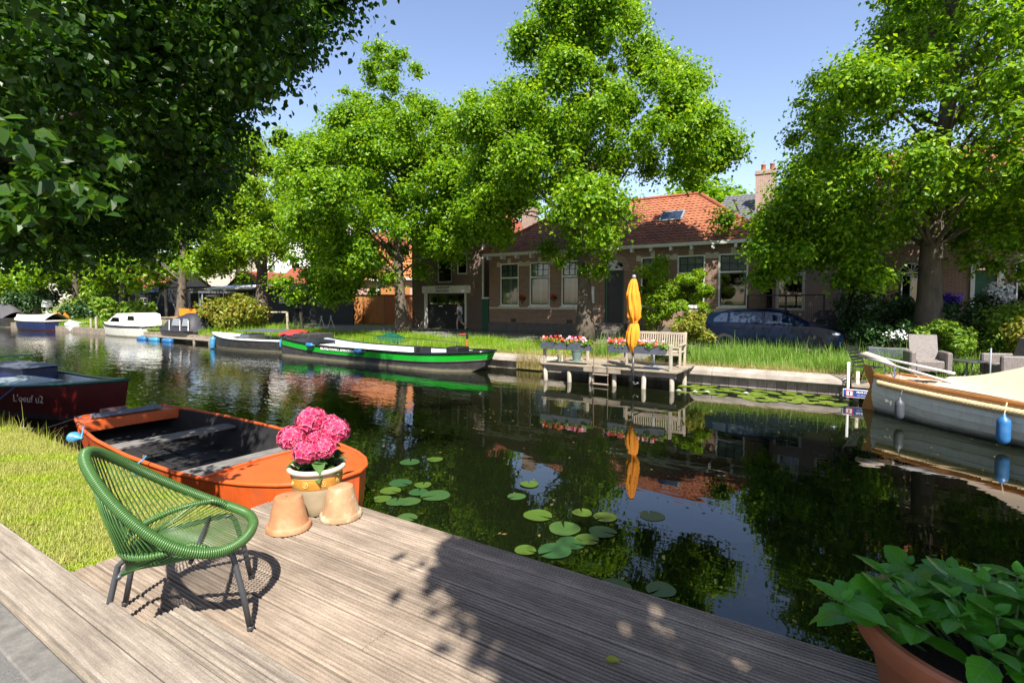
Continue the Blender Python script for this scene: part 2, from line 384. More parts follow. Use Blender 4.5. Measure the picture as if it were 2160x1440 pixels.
# ---------------------------------------------------------------- ground, water
def watermat():
    m,t,b=_nt('canal_water')
    b.inputs['Base Color'].default_value=(.004,.006,.002,1); b.inputs['Roughness'].default_value=.015; b.inputs['IOR'].default_value=1.48
    b.inputs['Specular IOR Level'].default_value=.62
    tc=N(t,'ShaderNodeTexCoord')
    def nz(sc,rot,detail,dist=0):
        mp=N(t,'ShaderNodeMapping'); mp.inputs['Scale'].default_value=sc; mp.inputs['Rotation'].default_value=(0,0,rot); t.links.new(tc.outputs['Object'],mp.inputs[0])
        n=N(t,'ShaderNodeTexNoise'); n.inputs['Scale'].default_value=1; n.inputs['Detail'].default_value=detail; n.inputs['Roughness'].default_value=.5; n.inputs['Distortion'].default_value=dist
        t.links.new(mp.outputs[0],n.inputs['Vector']); return n.outputs['Fac']
    a=nz((.9,2.2,1),.95,2,.6); c=nz((3.2,7.5,1),.95,2,.4)
    sp=N(t,'ShaderNodeSeparateXYZ'); t.links.new(tc.outputs['Object'],sp.inputs[0])
    mr=N(t,'ShaderNodeMapRange'); mr.inputs['From Min'].default_value=-5; mr.inputs['From Max'].default_value=-16; mr.inputs['To Min'].default_value=.04; mr.inputs['To Max'].default_value=1
    t.links.new(sp.outputs[0],mr.inputs['Value'])
    big=nz((.18,.3,1),.2,2); mb=N(t,'ShaderNodeMath',operation='MULTIPLY'); t.links.new(mr.outputs[0],mb.inputs[0])
    rr=ramp(t,big,[(.35,(.35,)*3),(.65,(1,1,1))]); t.links.new(rr,mb.inputs[1])
    mc=N(t,'ShaderNodeMath',operation='MULTIPLY'); t.links.new(c,mc.inputs[0]); t.links.new(mb.outputs[0],mc.inputs[1])
    m2=N(t,'ShaderNodeMath',operation='MULTIPLY'); m2.inputs[1].default_value=.25; t.links.new(mc.outputs[0],m2.inputs[0])
    ad=N(t,'ShaderNodeMath',operation='MULTIPLY_ADD'); ad.inputs[1].default_value=.30
    ma=N(t,'ShaderNodeMath',operation='MULTIPLY'); m3=N(t,'ShaderNodeMapRange'); m3.inputs['To Min'].default_value=.16; m3.inputs['To Max'].default_value=1; t.links.new(mr.outputs[0],m3.inputs['Value']); t.links.new(a,ma.inputs[0]); t.links.new(m3.outputs[0],ma.inputs[1]); t.links.new(ma.outputs[0],ad.inputs[0]); t.links.new(m2.outputs[0],ad.inputs[2])
    bump(t,b,ad.outputs[0],1,.042); return m
def structure(name,mb,mat,**k):
    return props(mb.build(name,mat,**k),kind='structure')
structure('water',MB().add([(-260,2.0,0),(60,2.0,0),(60,17.2,0),(-260,17.2,0)],[(0,1,2,3)]),watermat())
def groundmat():
    m,t,b=_nt('earth_and_turf'); v=coord(t); n=noise(t,v,1.6,8,.7)
    c=ramp(t,n,[(.3,(.15,.12,.05)),(.5,(.12,.16,.02)),(.7,(.17,.24,.025))]); t.links.new(c,b.inputs['Base Color']); b.inputs['Roughness'].default_value=.95
    bump(t,b,noise(t,v,14,6,.7),.6,.05); return m
GM=groundmat()
# far land: canal edge, verge, flat ground to the horizon
g=MB(); xs=[-260,-120,-60,-30,-12,1.5,12,30,60]
prof=[(16.55,-1.2),(16.56,.47),(17.3,.58),(18.9,.74),(21,.75),(60,.78),(700,.8)]
g.grid([[(x,y,z) for x in (-700,)+tuple(xs)+(700,)] for y,z in prof])
structure('ground',g,GM)
structure('street',MB().add([(-120,19.3,.757),(60,19.3,.757),(60,24.62,.757),(-120,24.62,.757)],[(0,1,2,3)]),M['paving'])
# near bank: street and lawn ground behind the deck
g=MB(); prof=[(-700,1.10),(-40,1.10),(.60,1.13),(.62,1.0),(1.2,.97),(1.9,.88),(2.30,.77),(2.38,-1.2)]
g.grid([[(x,y,z) for x in (-700,-60,-20,-8,-3.47)] for y,z in prof])
g.grid([[(x,y,z) for x in (-3.47,0,4,40,700)] for y,z in [(-700,1.10),(-40,1.10),(.60,1.13),(.62,.5),(2.2,.3),(2.3,-1.2)]])
structure('near_bank',g,GM)
structure('pavement',MB().add([(-40,-12,1.135),(40,-12,1.135),(40,.595,1.155),(-40,.595,1.155)],[(0,1,2,3)]),M['asphalt'])
# canal end far to the left
structure('far_shore',MB().add([(-130,2.0,.0),(-130,17.2,.0),(-131,17.2,.7),(-131,2.0,.7),(-700,2.,.8),(-700,17.2,.8)],[(0,1,2,3),(3,2,5,4)]),GM)
# concrete strip between pavement and edging beam
structure('kerb',MB().bbox(-30,.595,1.0,20,.70,1.163,.006),M['concrete'])
# ---------------------------------------------------------------- deck
def groovebeam(mb,x0,x1,y0,y1,z0,z1,n=7,gd=.006,edge=.006,jit=.0):
    # one board along x with milled grooves on top
    prof=[(y0,z0),(y0,z1-edge),(y0+edge,z1)]
    w=(y1-y0-2*edge)
    for i in range(n):
        a=y0+edge+w*(i+.05)/n; b=y0+edge+w*(i+.95)/n
        prof+=[(a-.0012,z1),(a+.0018,z1-gd),(a+ (b-a)*.42,z1-gd),(a+(b-a)*.5,z1)]
    prof+=[(y1-edge,z1),(y1,z1-edge),(y1,z0)]
    tw=RD.uniform(-jit,jit)
    P0=[(x0,y,z+tw*0) for y,z in prof]; P1=[(x1,y,z+tw) for y,z in prof]
    n_=len(prof)
    mb.add(P0+P1,[(i,i+1,n_+i+1,n_+i) for i in range(n_-1)]+[tuple(range(n_)),tuple(range(2*n_-1,n_-1,-1))])
def deck():
    t=thing('wooden_deck','weathered grey grooved timber deck jutting along the water under the green chair','deck',(0,0,1.05))
    b=MB(); y=2.5; k=0
    while y>1.0:
        y0=y-.146
        cuts=[-3.47+RD.uniform(0,.01)]
        c={0:[.62],2:[.42],4:[-1.62],6:[-1.66],1:[.3],8:[-1.3],5:[.5]}.get(k,[])
        xs=cuts+c+[4.2]
        for a,e in zip(xs[:-1],xs[1:]):
            groovebeam(b,a+.0015,e-.0015,y0+.004,y-.003,1.022+RD.uniform(-.001,.001),1.05+RD.uniform(-.0025,.0025),6,.008,.007,.002)
        y-=.150; k+=1
    boards=b
    f=MB(); f.box(-3.44,2.40,.78,4.2,2.46,1.02); f.box(-3.44,1.6,.80,4.2,1.66,1.02); f.box(-3.46,.75,.82,-3.41,2.46,1.02)
    for x in (-3.2,-1.2,.8,2.8): f.box(x,2.32,-.6,x+.14,2.40,1.02)
    f.build('joist',M['oldwood'],t,world=True)
    s=boards
    for k in range(10):
        for x in (.60,.64,.40,.44,.50,2.2):
            for d in (.03,.11): s.lathe([(0,.0026),(.0045,.0026),(.0052,0)],(x+RD.uniform(-.008,.008),2.5-.15*k-d,1.051),8,m=1)
    boards.build('deck_board',[M['deck'],M['chrome']],t,world=True)
    return t
deck()
t=thing('edging_beam','long grooved timber edging beam between the pavement and the sunken deck','beam',(0,.85,1.2))
b=MB(); groovebeam(b,-14,8,.715,.83,1.0,1.20,4,.006,.01); groovebeam(b,-14,8,.832,.945,1.0,1.198,5,.006,.008); b.build('plank',M['beam'],t,world=True)
b=MB(); b.box(-14,.700,1.0,8,.7145,1.172); b.build('edge_strip',M['oldwood'],t,world=True)
t=thing('deck_step','thick grooved wooden step board lying between edging beam and deck','step',(-1.9,1.02,1.05))
b=MB()
y=.95
for i in range(3):
    groovebeam(b,-2.49+i*.004+RD.uniform(0,.012),3.5,y,y+.066,1.052,1.135,2,.010,.009); y+=.068
b.build('plank',M['beam'],t,world=True)
# ---------------------------------------------------------------- lawn
def blades(n,xr,yr,zf,h,w,lean,mat,name,mask=None,seed=3,dryatt=False,parent=None,curl=1.0,kind='stuff',segs=2,lab=None):
    r=np.random.default_rng(seed); X=r.uniform(*xr,n); Y=r.uniform(*yr,n)
    if mask is not None:
        k=mask(X,Y,r); X,Y=X[k],Y[k]
    n=len(X); Z=zf(X,Y); a=r.uniform(0,2*pi,n); hh=h*np.exp(r.normal(0,.35,n)); ww=w*r.uniform(.6,1.3,n); ln=lean*np.abs(r.normal(0,1,n))
    D=np.stack([np.cos(a),np.sin(a),0*a],1); S=np.stack([-np.sin(a),np.cos(a),0*a],1); B=np.stack([X,Y,Z],1)
    up=np.array((0,0,1.))
    rows=[]
    for s in np.linspace(0,1,segs+1):
        wv=ww*(1-s**1.5*.93)
        c=B+up*(hh*s*(1-.28*curl*ln*s))[:,None]+D*(hh*ln*s*s)[:,None]
        rows.append((c-S*wv[:,None]/2,c+S*wv[:,None]/2))
    V=np.stack([v for ab in rows for v in ab],1).reshape(-1,3); k=2*(segs+1); base=np.arange(n)*k
    Q=np.concatenate([np.stack([base+2*i,base+2*i+1,base+2*i+3,base+2*i+2],1) for i in range(segs)])
    o=fastmesh(name,V,Q,mat,parent); props(o,kind=kind)
    return o
def lz(X,Y): return np.interp(Y,[.62,1.2,1.9,2.3],[1.0,.97,.88,.77])
def lawnmat():
    m,t,b=_nt('lawn_blades'); g=N(t,'ShaderNodeNewGeometry'); n=noise(t,coord(t),1.7,5,.65)
    c1=ramp(t,g.outputs['Random Per Island'],[(0,(.18,.31,.008)),(.55,(.29,.40,.012)),(.9,(.42,.47,.05))])
    c2=ramp(t,g.outputs['Random Per Island'],[(0,(.42,.36,.15)),(1,(.30,.34,.07))])
    f=ramp(t,n,[(.38,(0,0,0)),(.56,(.85,)*3)]); c=mixc(t,f,c1,c2); t.links.new(c,b.inputs['Base Color']); b.inputs['Roughness'].default_value=.5; b.inputs['Specular IOR Level'].default_value=.3
    tr=N(t,'ShaderNodeBsdfTranslucent'); t.links.new(mixc(t,1,c,(1.5,1.4,.6),'MULTIPLY'),tr.inputs[0]); mx=N(t,'ShaderNodeMixShader'); mx.inputs[0].default_value=.35
    t.links.new(b.outputs[0],mx.inputs[1]); t.links.new(tr.outputs[0],mx.inputs[2]); t.links.new(mx.outputs[0],t.nodes['Material Output'].inputs[0]); return m
LM=lawnmat()
props(blades(110000,(-11.5,-3.49),(.955,2.34),lz,.028,.0055,.8,LM,'grass',seed=1),'sunlit mown lawn with dry patches between deck and moored boats','grass')
props(blades(700,(-13,-7.2),(2.15,2.34),lz,.13,.006,.35,LM,'long_grass',seed=2,segs=3),'taller unmown grass along the near bank edge','grass')
props(blades(50000,(-24,-11.3),(.955,2.34),lz,.07,.010,.5,LM,'grass',seed=4),'shaded lawn under the overhanging near tree','grass')
# ---------------------------------------------------------------- quay wall
def quay():
    t=thing('quay_wall','weathered grey timber sheet pile wall holding up the far bank','quay wall',(-6,16.3,0))
    b=MB(); x=-24.
    while x<.1:
        w=.25; d=RD.uniform(0,.012); b.box(x+.004,16.27+d,-.8,x+w-.004,16.36,.26+RD.uniform(-.004,.004)); x+=w
    b.build('sheet_pile',M['quay'],t,world=True)
    c=MB()
    for x0,x1 in ((-24,-18),(-18,-12.2),(-12.2,-7.9),(-7.9,-3.2),(-3.2,.15)):
        c.prism([(16.10,.30),(16.12,.27),(16.30,.25),(16.56,.27),(16.56,.52),(16.36,.53),(16.13,.42)],x0+.006,x1-.006,'x')
    c.build('capping_beam',M['quaycap'],t,world=True)
quay()
t=thing('bank_boarding','dark low timber boarding along the far bank behind the moored boats','quay wall',(-60,16.4,0))
b=MB(); x=-110.
while x<-24: b.box(x+.01,16.30+RD.uniform(0,.03),-.8,x+.39,16.42,.42+RD.uniform(-.04,.03)); x+=.4
b.build('sheet_pile',M['oldwood'],t,world=True)
def vz(X,Y): return np.interp(Y,[16.55,17.3,18.9,21],[.47,.58,.74,.75])
def vmask(X,Y,r): return ~((X>-7.8)&(X<-4.0)&(Y<16.9)) & ~((X>-6.6)&(X<-5.3)&(Y<19)) & (r.random(len(X))<.18+.82*(np.sin(X*1.7+np.sin(Y*2.3)*1.5)*.5+.5)**1.3)
props(blades(52000,(-27,-8),(16.5,19.4),vz,.19,.012,.5,M['grassfar'],'grass',vmask,5,segs=3),'lush green verge grass behind the green barge','grass')
props(blades(30000,(-60,-27),(16.5,20.5),vz,.30,.022,.5,M['grassfar'],'grass',vmask,6),'green verge grass behind the far moored boats','grass')
props(blades(30000,(-8,1.6),(16.5,19.3),vz,.33,.014,.6,M['weed'],'tall_grass',vmask,7,segs=3),'tall reedy grass between the blue car and the quay','grass')
props(blades(9000,(-12,1.0),(16.36,16.75),lambda X,Y:Y*0+.48,.16,.008,.8,M['grassdry'],'dry_grass',None,8),'dry yellow grass along the quay cap','grass')
props(blades(1300,(-9.95,-8.95),(16.0,16.3),lambda X,Y:Y*0+.05,.5,.008,.5,M['grassdry'],'dry_reed',None,9,segs=3),'dry reed clump against the quay beside the barge','reeds')
props(blades(40000,(1.2,20),(16.5,24),vz,.30,.02,.6,M['weed'],'tall_grass',None,10),'rank grass around the wicker chairs','grass')
# ---------------------------------------------------------------- green cord lounge chair
def lounge_chair():
    t=thing('lounge_chair','low round lounge chair of woven green vinyl cord on dark grey steel legs','chair',(-2.5135,1.139,1.05),.9422)
    a,b_,k,h0,h1,p,dip=.3138,.3596,.3974,.3897,.4166,1.4874,.0415
    def A(th):
        u=(1-cos(th))/2; return np.array((a*cos(th),b_*sin(th)*(1-k*u),h0+h1*u**p-dip*sin(th)**2))
    n=120; P=[A(2*pi*i/n) for i in range(n)]
    rr=[.0185]*n
    m=MB(); m.tube(P,.0165,10,closed=True)
    # cord wound round the rim: one thin torus-like ring per turn
    def wound(m,P,r,rc,step,closed):
        Q=[np.array(q) for q in P]+([np.array(P[0])] if closed else []); L=[0]
        for x,y in zip(Q[:-1],Q[1:]): L.append(L[-1]+np.linalg.norm(y-x))
        H=[];nt=int(L[-1]/step); seg=9; up=np.array((.13,.09,1.))
        Qa=np.array(Q)
        for i in range(nt*seg+1):
            s=L[-1]*i/(nt*seg); c=np.array([np.interp(s,L,Qa[:,d]) for d in range(3)]); c2=np.array([np.interp(min(s+.01,L[-1]),L,Qa[:,d]) for d in range(3)]); c1=np.array([np.interp(max(s-.01,0),L,Qa[:,d]) for d in range(3)])
            T=nrm(c2-c1); u=nrm(up-T*(up@T)); w=np.cross(T,u); an=2*pi*(i%seg)/seg
            H.append(c+r*(cos(an)*u+sin(an)*w))
        m.tube(H,rc,5)
    wound(m,P,.0185,.0048,.0085,True)
    m.build('rim',M['greenvinyl'],t,smooth=True)
    # inner hoop: arms sweeping behind the seat
    def B(s):  # s 0..1 far arm -> back -> near arm
        an=math.radians(66)+s*math.radians(228)
        x=.02+ .28*cos(an) if cos(an)>0 else .02+.215*cos(an); y=.27*sin(an); e=abs(s-.5)*2
        z=.405+.045*e**2
        return np.array((x,y,z))
    BP=[B(i/40) for i in range(41)]
    BP=[A(math.radians(52))*.98,A(math.radians(58))*.5+BP[0]*.5]+BP[1:-1]+[A(math.radians(-58))*.5+BP[-1]*.5,A(math.radians(-52))*.98]
    m=MB(); m.tube(BP,.010,8); wound(m,BP,.0115,.0042,.0105,False); m.build('arm_hoop',M['greenvinyl'],t,smooth=True)
    rear=[np.array((-.165,y,.318)) for y in np.linspace(.17,-.17,39)]
    m=MB()
    for i in range(39):
        f=i/38; th=math.radians(96+168*f); q=A(th); h=B(.06+.88*f); h=h+np.array((-.012,0,0)); r=rear[i]
        for d in (-.0035,.0035):
            o=np.array((0,d,0)); m.tube([q+o,(q+h)/2+o*.8+np.array((-.008,0,0)),h+o,r+o*.6],.0022,5)
    m.build('back_cord',M['greenvinyl'],t,smooth=True)
    m=MB()
    for i in range(42):
        f=(i-20.5)/20.5; th=math.radians(78*f); q=A(th); y=.19*f*.98
        r=np.array((-.165,y*.9,.328)); mid=(q+r)/2+np.array((0,0,-.012)); m.tube([q+np.array((0,0,-.004)),mid,r],.0026,5)
    m.build('seat_cord',M['greenvinyl'],t,smooth=True)
    # steel frame
    cw=lambda X,Y:(cos(.9422)*(X+2.5135)+sin(.9422)*(Y-1.139),-sin(.9422)*(X+2.5135)+cos(.9422)*(Y-1.139))
    ft={'fn':cw(-2.172,1.276),'ff':cw(-2.579,1.526),'bf':cw(-2.856,1.065),'bn':cw(-2.66,.905)}
    for s,kf,kb in ((-1,'fn','bn'),(1,'ff','bf')):
        m=MB(); x,y=ft[kf]; m.tube([(x,y,.004),(x-.03,y-s*.012,.18),(x-.065,y-s*.03,.33),(x-.085,y-s*.036,.362),(x-.125,y-s*.042,.366)],.0125,10)
        m.lathe([(0,.0),(.014,.0),(.0145,.018),(.0125,.02)],(x,y,.0),10); m.build('leg',M['darkgrey'],t,smooth=True)
        m=MB(); x2,y2=ft[kb]; m.tube([(x2,y2,.004),(x2+.03,y2-s*.01,.16),(x2+.058,y2-s*.02,.295),(x2+.082,y2-s*.016,.318),(x2+.13,y2,.326),(x-.125,y-s*.042,.366)],.0125,10)
        m.lathe([(0,.0),(.014,.0),(.0145,.018),(.0125,.02)],(x2,y2,.0),10); m.build('leg',M['darkgrey'],t,smooth=True)
    m=MB(); m.tube([(-.165,.18,.322),(-.165,-.18,.322)],.010,8)
    m.tube([(.10,.24,.366),(.10,-.24,.366)],.010,8)
    m.build('frame',M['darkgrey'],t,smooth=True)
lounge_chair()
# ---------------------------------------------------------------- leaves with veins
def leafshape(nu=5,nv=8,wid=.62,serr=.03,quilt=.018,droop=.25,fold=.12):
    V=[];U=[];W=[]
    for i in range(nv):
        v=i/(nv-1); w=wid/2*(sin(pi*v**.82)**.85)*(1 if 0<v<1 else 0)+.004
        for j in range(nu):
            u=2*j/(nu-1)-1; ww=w*(1+(serr if (i%2) else -serr)*(abs(u)>.9))
            z=fold*abs(u)*w*2 - droop*v*v + quilt*cos(v*pi*7-abs(u)*2.2)*(1-abs(u)*.4)*w*2
            V.append((v,u*ww,z)); U.append(u); W.append(v)
    Q=[(i*nu+j,i*nu+j+1,(i+1)*nu+j+1,(i+1)*nu+j) for i in range(nv-1) for j in range(nu-1)]
    return np.array(V),np.array(Q),np.array(U),np.array(W)
def place_leaves(items,shape):
    # items: (pos, dir, normal, length)
    V0,Q0,U0,W0=shape; VV=[];QQ=[];n=len(V0)
    for i,(p,d,u,l) in enumerate(items):
        d=nrm(d); u=np.asarray(u,float); u=nrm(u-d*(u@d)); s=np.cross(u,d)
        VV.append(np.asarray(p)+l*(V0[:,:1]*d+V0[:,1:2]*s+V0[:,2:]*u)); QQ.append(Q0+i*n)
    k=len(items)
    return np.concatenate(VV),np.concatenate(QQ),np.tile(U0,k),np.tile(W0,k)
def veinmat(name,c,vein,trans=.25,rough=.38):
    m,t,b=_nt(name); a=N(t,'ShaderNodeAttribute'); a.attribute_name='across'; l=N(t,'ShaderNodeAttribute'); l.attribute_name='along'
    ab=N(t,'ShaderNodeMath',operation='ABSOLUTE'); t.links.new(a.outputs['Fac'],ab.inputs[0])
    mu=N(t,'ShaderNodeMath',operation='MULTIPLY_ADD'); mu.inputs[1].default_value=-.32; t.links.new(ab.outputs[0],mu.inputs[0]); t.links.new(l.outputs['Fac'],mu.inputs[2])
    m7=N(t,'ShaderNodeMath',operation='MULTIPLY'); m7.inputs[1].default_value=7; t.links.new(mu.outputs[0],m7.inputs[0])
    fr=N(t,'ShaderNodeMath',operation='PINGPONG'); fr.inputs[1].default_value=.5; t.links.new(m7.outputs[0],fr.inputs[0])
    v1=ramp(t,fr.outputs[0],[(0,(1,1,1)),(.12,(0,0,0))]); v2=ramp(t,ab.outputs[0],[(0,(1,1,1)),(.07,(0,0,0))])
    mx=N(t,'ShaderNodeMath',operation='MAXIMUM'); t.links.new(v1,mx.inputs[0]); t.links.new(v2,mx.inputs[1])
    g=N(t,'ShaderNodeNewGeometry'); k=ramp(t,g.outputs['Random Per Island'],[(0,darker(c,.7)),(.7,c),(1,tuple(x*1.25 for x in c))])
    f=N(t,'ShaderNodeMath',operation='MULTIPLY'); f.inputs[1].default_value=.45; t.links.new(mx.outputs[0],f.inputs[0])
    cc=mixc(t,f.outputs[0],k,vein); t.links.new(cc,b.inputs['Base Color']); b.inputs['Roughness'].default_value=rough; b.inputs['Specular IOR Level'].default_value=.45
    bump(t,b,mx.outputs[0],-.4,.003)
    tr=N(t,'ShaderNodeBsdfTranslucent'); t.links.new(mixc(t,1,cc,(1.5,1.5,.6),'MULTIPLY'),tr.inputs[0]); ms=N(t,'ShaderNodeMixShader'); ms.inputs[0].default_value=trans
    t.links.new(b.outputs[0],ms.inputs[1]); t.links.new(tr.outputs[0],ms.inputs[2]); t.links.new(ms.outputs[0],t.nodes['Material Output'].inputs[0]); return m
M['hydleaf']=veinmat('hydrangea_leaf',(.062,.235,.012),(.15,.36,.04))
M['hydleaf2']=veinmat('flowering_hydrangea_leaf',(.055,.12,.030),(.13,.22,.07))  # duller leaf green of the flowering plant
M['petal']=attrmat('pink_petal','edge',[(0,(.38,.004,.045)),(.55,(.60,.025,.12)),(.82,(.70,.10,.21)),(1,(.84,.42,.50))],.6,.25,.3,.35)
M['stem']=pm('green_stem',(.10,.16,.04),.6,.2,20)
# ---------------------------------------------------------------- glazed pot with pink hydrangea
PX,PY=-3.02,2.27
t=thing('flower_pot','cream glazed clay flower pot with an ochre band holding the pink hydrangea','flower pot',(PX,PY,1.05))
m=MB(); m.lathe([(0,.0),(.095,.0),(.105,.01),(.125,.08),(.150,.16),(.160,.20),(.166,.275),(.168,.30)],seg=40); m.build('body',M['paleceramic'],t,smooth=True)
m=MB(); m.lathe([(.168,.297),(.184,.302),(.193,.314),(.192,.328),(.180,.336),(.166,.332),(.160,.30),(.155,.25)],seg=40); m.build('rim',M['rim'],t,smooth=True)
bd=MB(); m=bd; m.lathe([(.1606,.2),(.1635,.205),(.1668,.245),(.1690,.272),(.1685,.277)],seg=40)
for k in range(9):
    an=2*pi*k/9+.3; c=(.166*cos(an),.166*sin(an),.240); q=[np.array(c)+.017*(cos(x)*np.array((-sin(an),cos(an),0))+sin(x)*np.array((0,0,1))) for x in np.linspace(0,2*pi,13)[:-1]]; m.tube(q,.0035,6,m=1,closed=True); m.ell((.1665*cos(an),.1665*sin(an),.24),(.006,.006,.008),8,6,m=1)
m.build('band',[M['ochre'],pm('ochre_relief',(.46,.29,.09),.4,.1,8)],t,smooth=True)
m=MB(); m.lathe([(.162,.285),(.10,.30),(0,.305)],seg=24); m.build('soil',M['soil'],t)
t=thing('hydrangea','pink hydrangea with rounded flower heads growing in the cream glazed pot','plant',(PX,PY,1.35))
def flowerhead(c,r,par,n=150,sq=.82,seed=0):
    rg=np.random.default_rng(seed); V=[];Q=[];E=[]
    for i in range(n):
        ph=math.acos(1-1.72*(i+.5)/n); th=i*2.39996; d=np.array((sin(ph)*cos(th),sin(ph)*sin(th),cos(ph)))+rg.normal(0,.05,3); d=nrm(d)
        p=np.array(c)+d*np.array((r,r,r*sq))*rg.uniform(.84,1.06); s=r*rg.uniform(.34,.50); u=nrm(np.cross(d,rg.normal(0,1,3))); w=np.cross(d,u)
        d=nrm(d+rg.normal(0,.38,3))
        for k in range(4):
            a=k*pi/2; x=cos(a)*u+sin(a)*w; y=-sin(a)*u+cos(a)*w; b=len(V)
            V+=[p,p+s*.62*(x*.62-y*.62)*1.05+d*s*.16,p+s*x*1.0+d*s*.10,p+s*.62*(x*.62+y*.62)*1.05+d*s*.16]; E+=[0,.8,1,.8]; Q.append((b,b+1,b+2,b+3))
    return fastmesh('flower_head',V,Q,M['petal'],par,{'edge':E})
_f=np.array((-.534,.845,0)); _r=np.array((.845,.534,0))
def fp(px,py,d=0):  # offsets measured in the plane facing the pavement, metres, plus depth
    return _r*px+np.array((0,0,py))+_f*d
heads=[((-.042,.325,.03),.097),((-.150,.22,-.03),.090),((.125,.262,.0),.094),((.05,.275,.10),.080),((-.028,.145,-.10),.080),((.078,.165,-.08),.080),((.015,.212,-.02),.062)]
stems=MB(); L=[]; rg=np.random.default_rng(5)
for i,(q,r) in enumerate(heads):
    c=fp(*q); flowerhead(c,r,t,int(46+r*560),seed=i+2); c0=np.array((rg.uniform(-.04,.04),rg.uniform(-.04,.04),-.05))
    stems.tube([c0,c0*.4+c*.5+np.array((0,0,.01)),c-np.array((0,0,r*.5))],.0045,6)
    for k in range(7):
        an=rg.uniform(0,2*pi); f=rg.uniform(.35,.98); p=c0*(1-f)+c*f-np.array((0,0,.04)); d=np.array((cos(an),sin(an),rg.uniform(-.45,.25))); L.append((p,d,np.array((0,0,1.))+rg.normal(0,.25,3),rg.uniform(.09,.145)))
for k in range(16):
    an=rg.uniform(0,2*pi); L.append((np.array((.07*cos(an),.07*sin(an),rg.uniform(.0,.10))),np.array((cos(an),sin(an),rg.uniform(-.3,.3))),np.array((0,0,1.))+rg.normal(0,.3,3),rg.uniform(.10,.15)))
stems.build('stem',M['stem'],t,smooth=True)
V,Q,U,W=place_leaves(L,leafshape(5,8,.58)); fastmesh('leaf',V,Q,M['hydleaf2'],t,{'across':U,'along':W},smooth=True)
# ---------------------------------------------------------------- upturned pots
def upturned(name,label,loc,mat,s,tilt=0):
    t=thing(name,label,'flower pot',loc,tilt,'upturned terracotta pots')
    m=MB(); m.lathe([(.134,0),(.140,.006),(.139,.030),(.133,.037),(.124,.040),(.118,.055),(.088,.195),(.082,.207),(.070,.212),(.016,.210),(.014,.200)],seg=40)
    m.lathe([(.134,0),(.128,.002),(.112,.05),(.084,.19),(.014,.200)],seg=40)
    o=m.build('pot',mat,t,smooth='auto'); o.scale=(s,s,s*1.02)
upturned('terracotta_pot','plain orange terracotta pot standing upside down, nearer the green chair',(-2.952,2.002,1.05),M['terracotta'],.98,.3)
upturned('terracotta_pot','whitish lime bloomed terracotta pot standing upside down at the deck edge',(-2.815,2.300,1.05),M['terracotta2'],.98,1.9)
# ---------------------------------------------------------------- big pot with leafy hydrangea, lower right
BX,BY=.46,2.17
t=thing('terracotta_planter','large red terracotta planter in shade at the deck edge','planter',(BX,BY,1.05))
m=MB(); m.lathe([(0,0),(.29,0),(.295,.01),(.355,.36),(.362,.37),(.385,.375),(.393,.385),(.398,.455),(.388,.468),(.368,.468),(.358,.45),(.352,.40)],seg=64); o=m.build('pot',M['terrared'],t,smooth='auto'); o.scale=(1,1,.86)
m=MB(); m.lathe([(.350,.345),(.2,.352),(0,.355)],seg=24); m.build('soil',M['soil'],t)
t=thing('leafy_hydrangea','broad green leaved hydrangea without flowers in the large shaded planter','plant',(BX,BY,1.40))
rg=np.random.default_rng(12); L=[];st=MB()
tips=[]
for i in range(36):
    q=(i+.5)/36; an=i*2.39996+.4; tips.append((.03+.37*q**.5*cos(an),.02+.35*q**.5*sin(an),.05+.13*(1-q)+rg.uniform(-.02,.06)))
tips+=[(-.50,.02,.17),(-.42,.10,.12),(-.36,.04,.20),(-.30,.14,.22)]
for i,(a,dep,h) in enumerate(tips):
    c=_r*a+_f*dep+np.array((0,0,h*.75+.02)); c0=c*np.array((.35,.35,0))+np.array((0,0,-.05))
    st.tube([c0,c0*.3+c*.62+np.array((0,0,.0)),c],[.006,.005,.0035],6)
    a0=rg.uniform(0,pi)
    for lv in range(3):
        l=[.05,.115,.145][lv]*rg.uniform(.75,1.2); p=c-np.array((0,0,[-.004,.004,.035][lv]))
        for s in range(2):
            an=a0+lv*pi/2+s*pi+rg.normal(0,.2); up=[1.1,.28,-.08][lv]
            L.append((p,np.array((cos(an),sin(an),up+rg.normal(0,.12))),np.array((0,0,1.))+rg.normal(0,.28,3)+(np.array((-cos(an),-sin(an),0))*.8 if lv==0 else 0),l))
st.build('stem',M['stem'],t,smooth=True)
V,Q,U,W=place_leaves(L,leafshape(7,12,.62,.05,.016,.22,.10)); fastmesh('leaf',V,Q,M['hydleaf'],t,{'across':U,'along':W},smooth=True)
# fallen leaf
t=thing('fallen_leaf','single yellow green leaf lying on the shaded deck boards','leaf',(-.775,1.93,1.0515))
V,Q,U,W=place_leaves([((0,0,.004),(1,.3,.0),(0,0,1),.06)],leafshape(5,8,.7,.0,.01,-.06,.12)); fastmesh('blade',V,Q,leafmat('fallen_leaf_skin',(.32,.36,.03),(.35,.38,.04)),t)
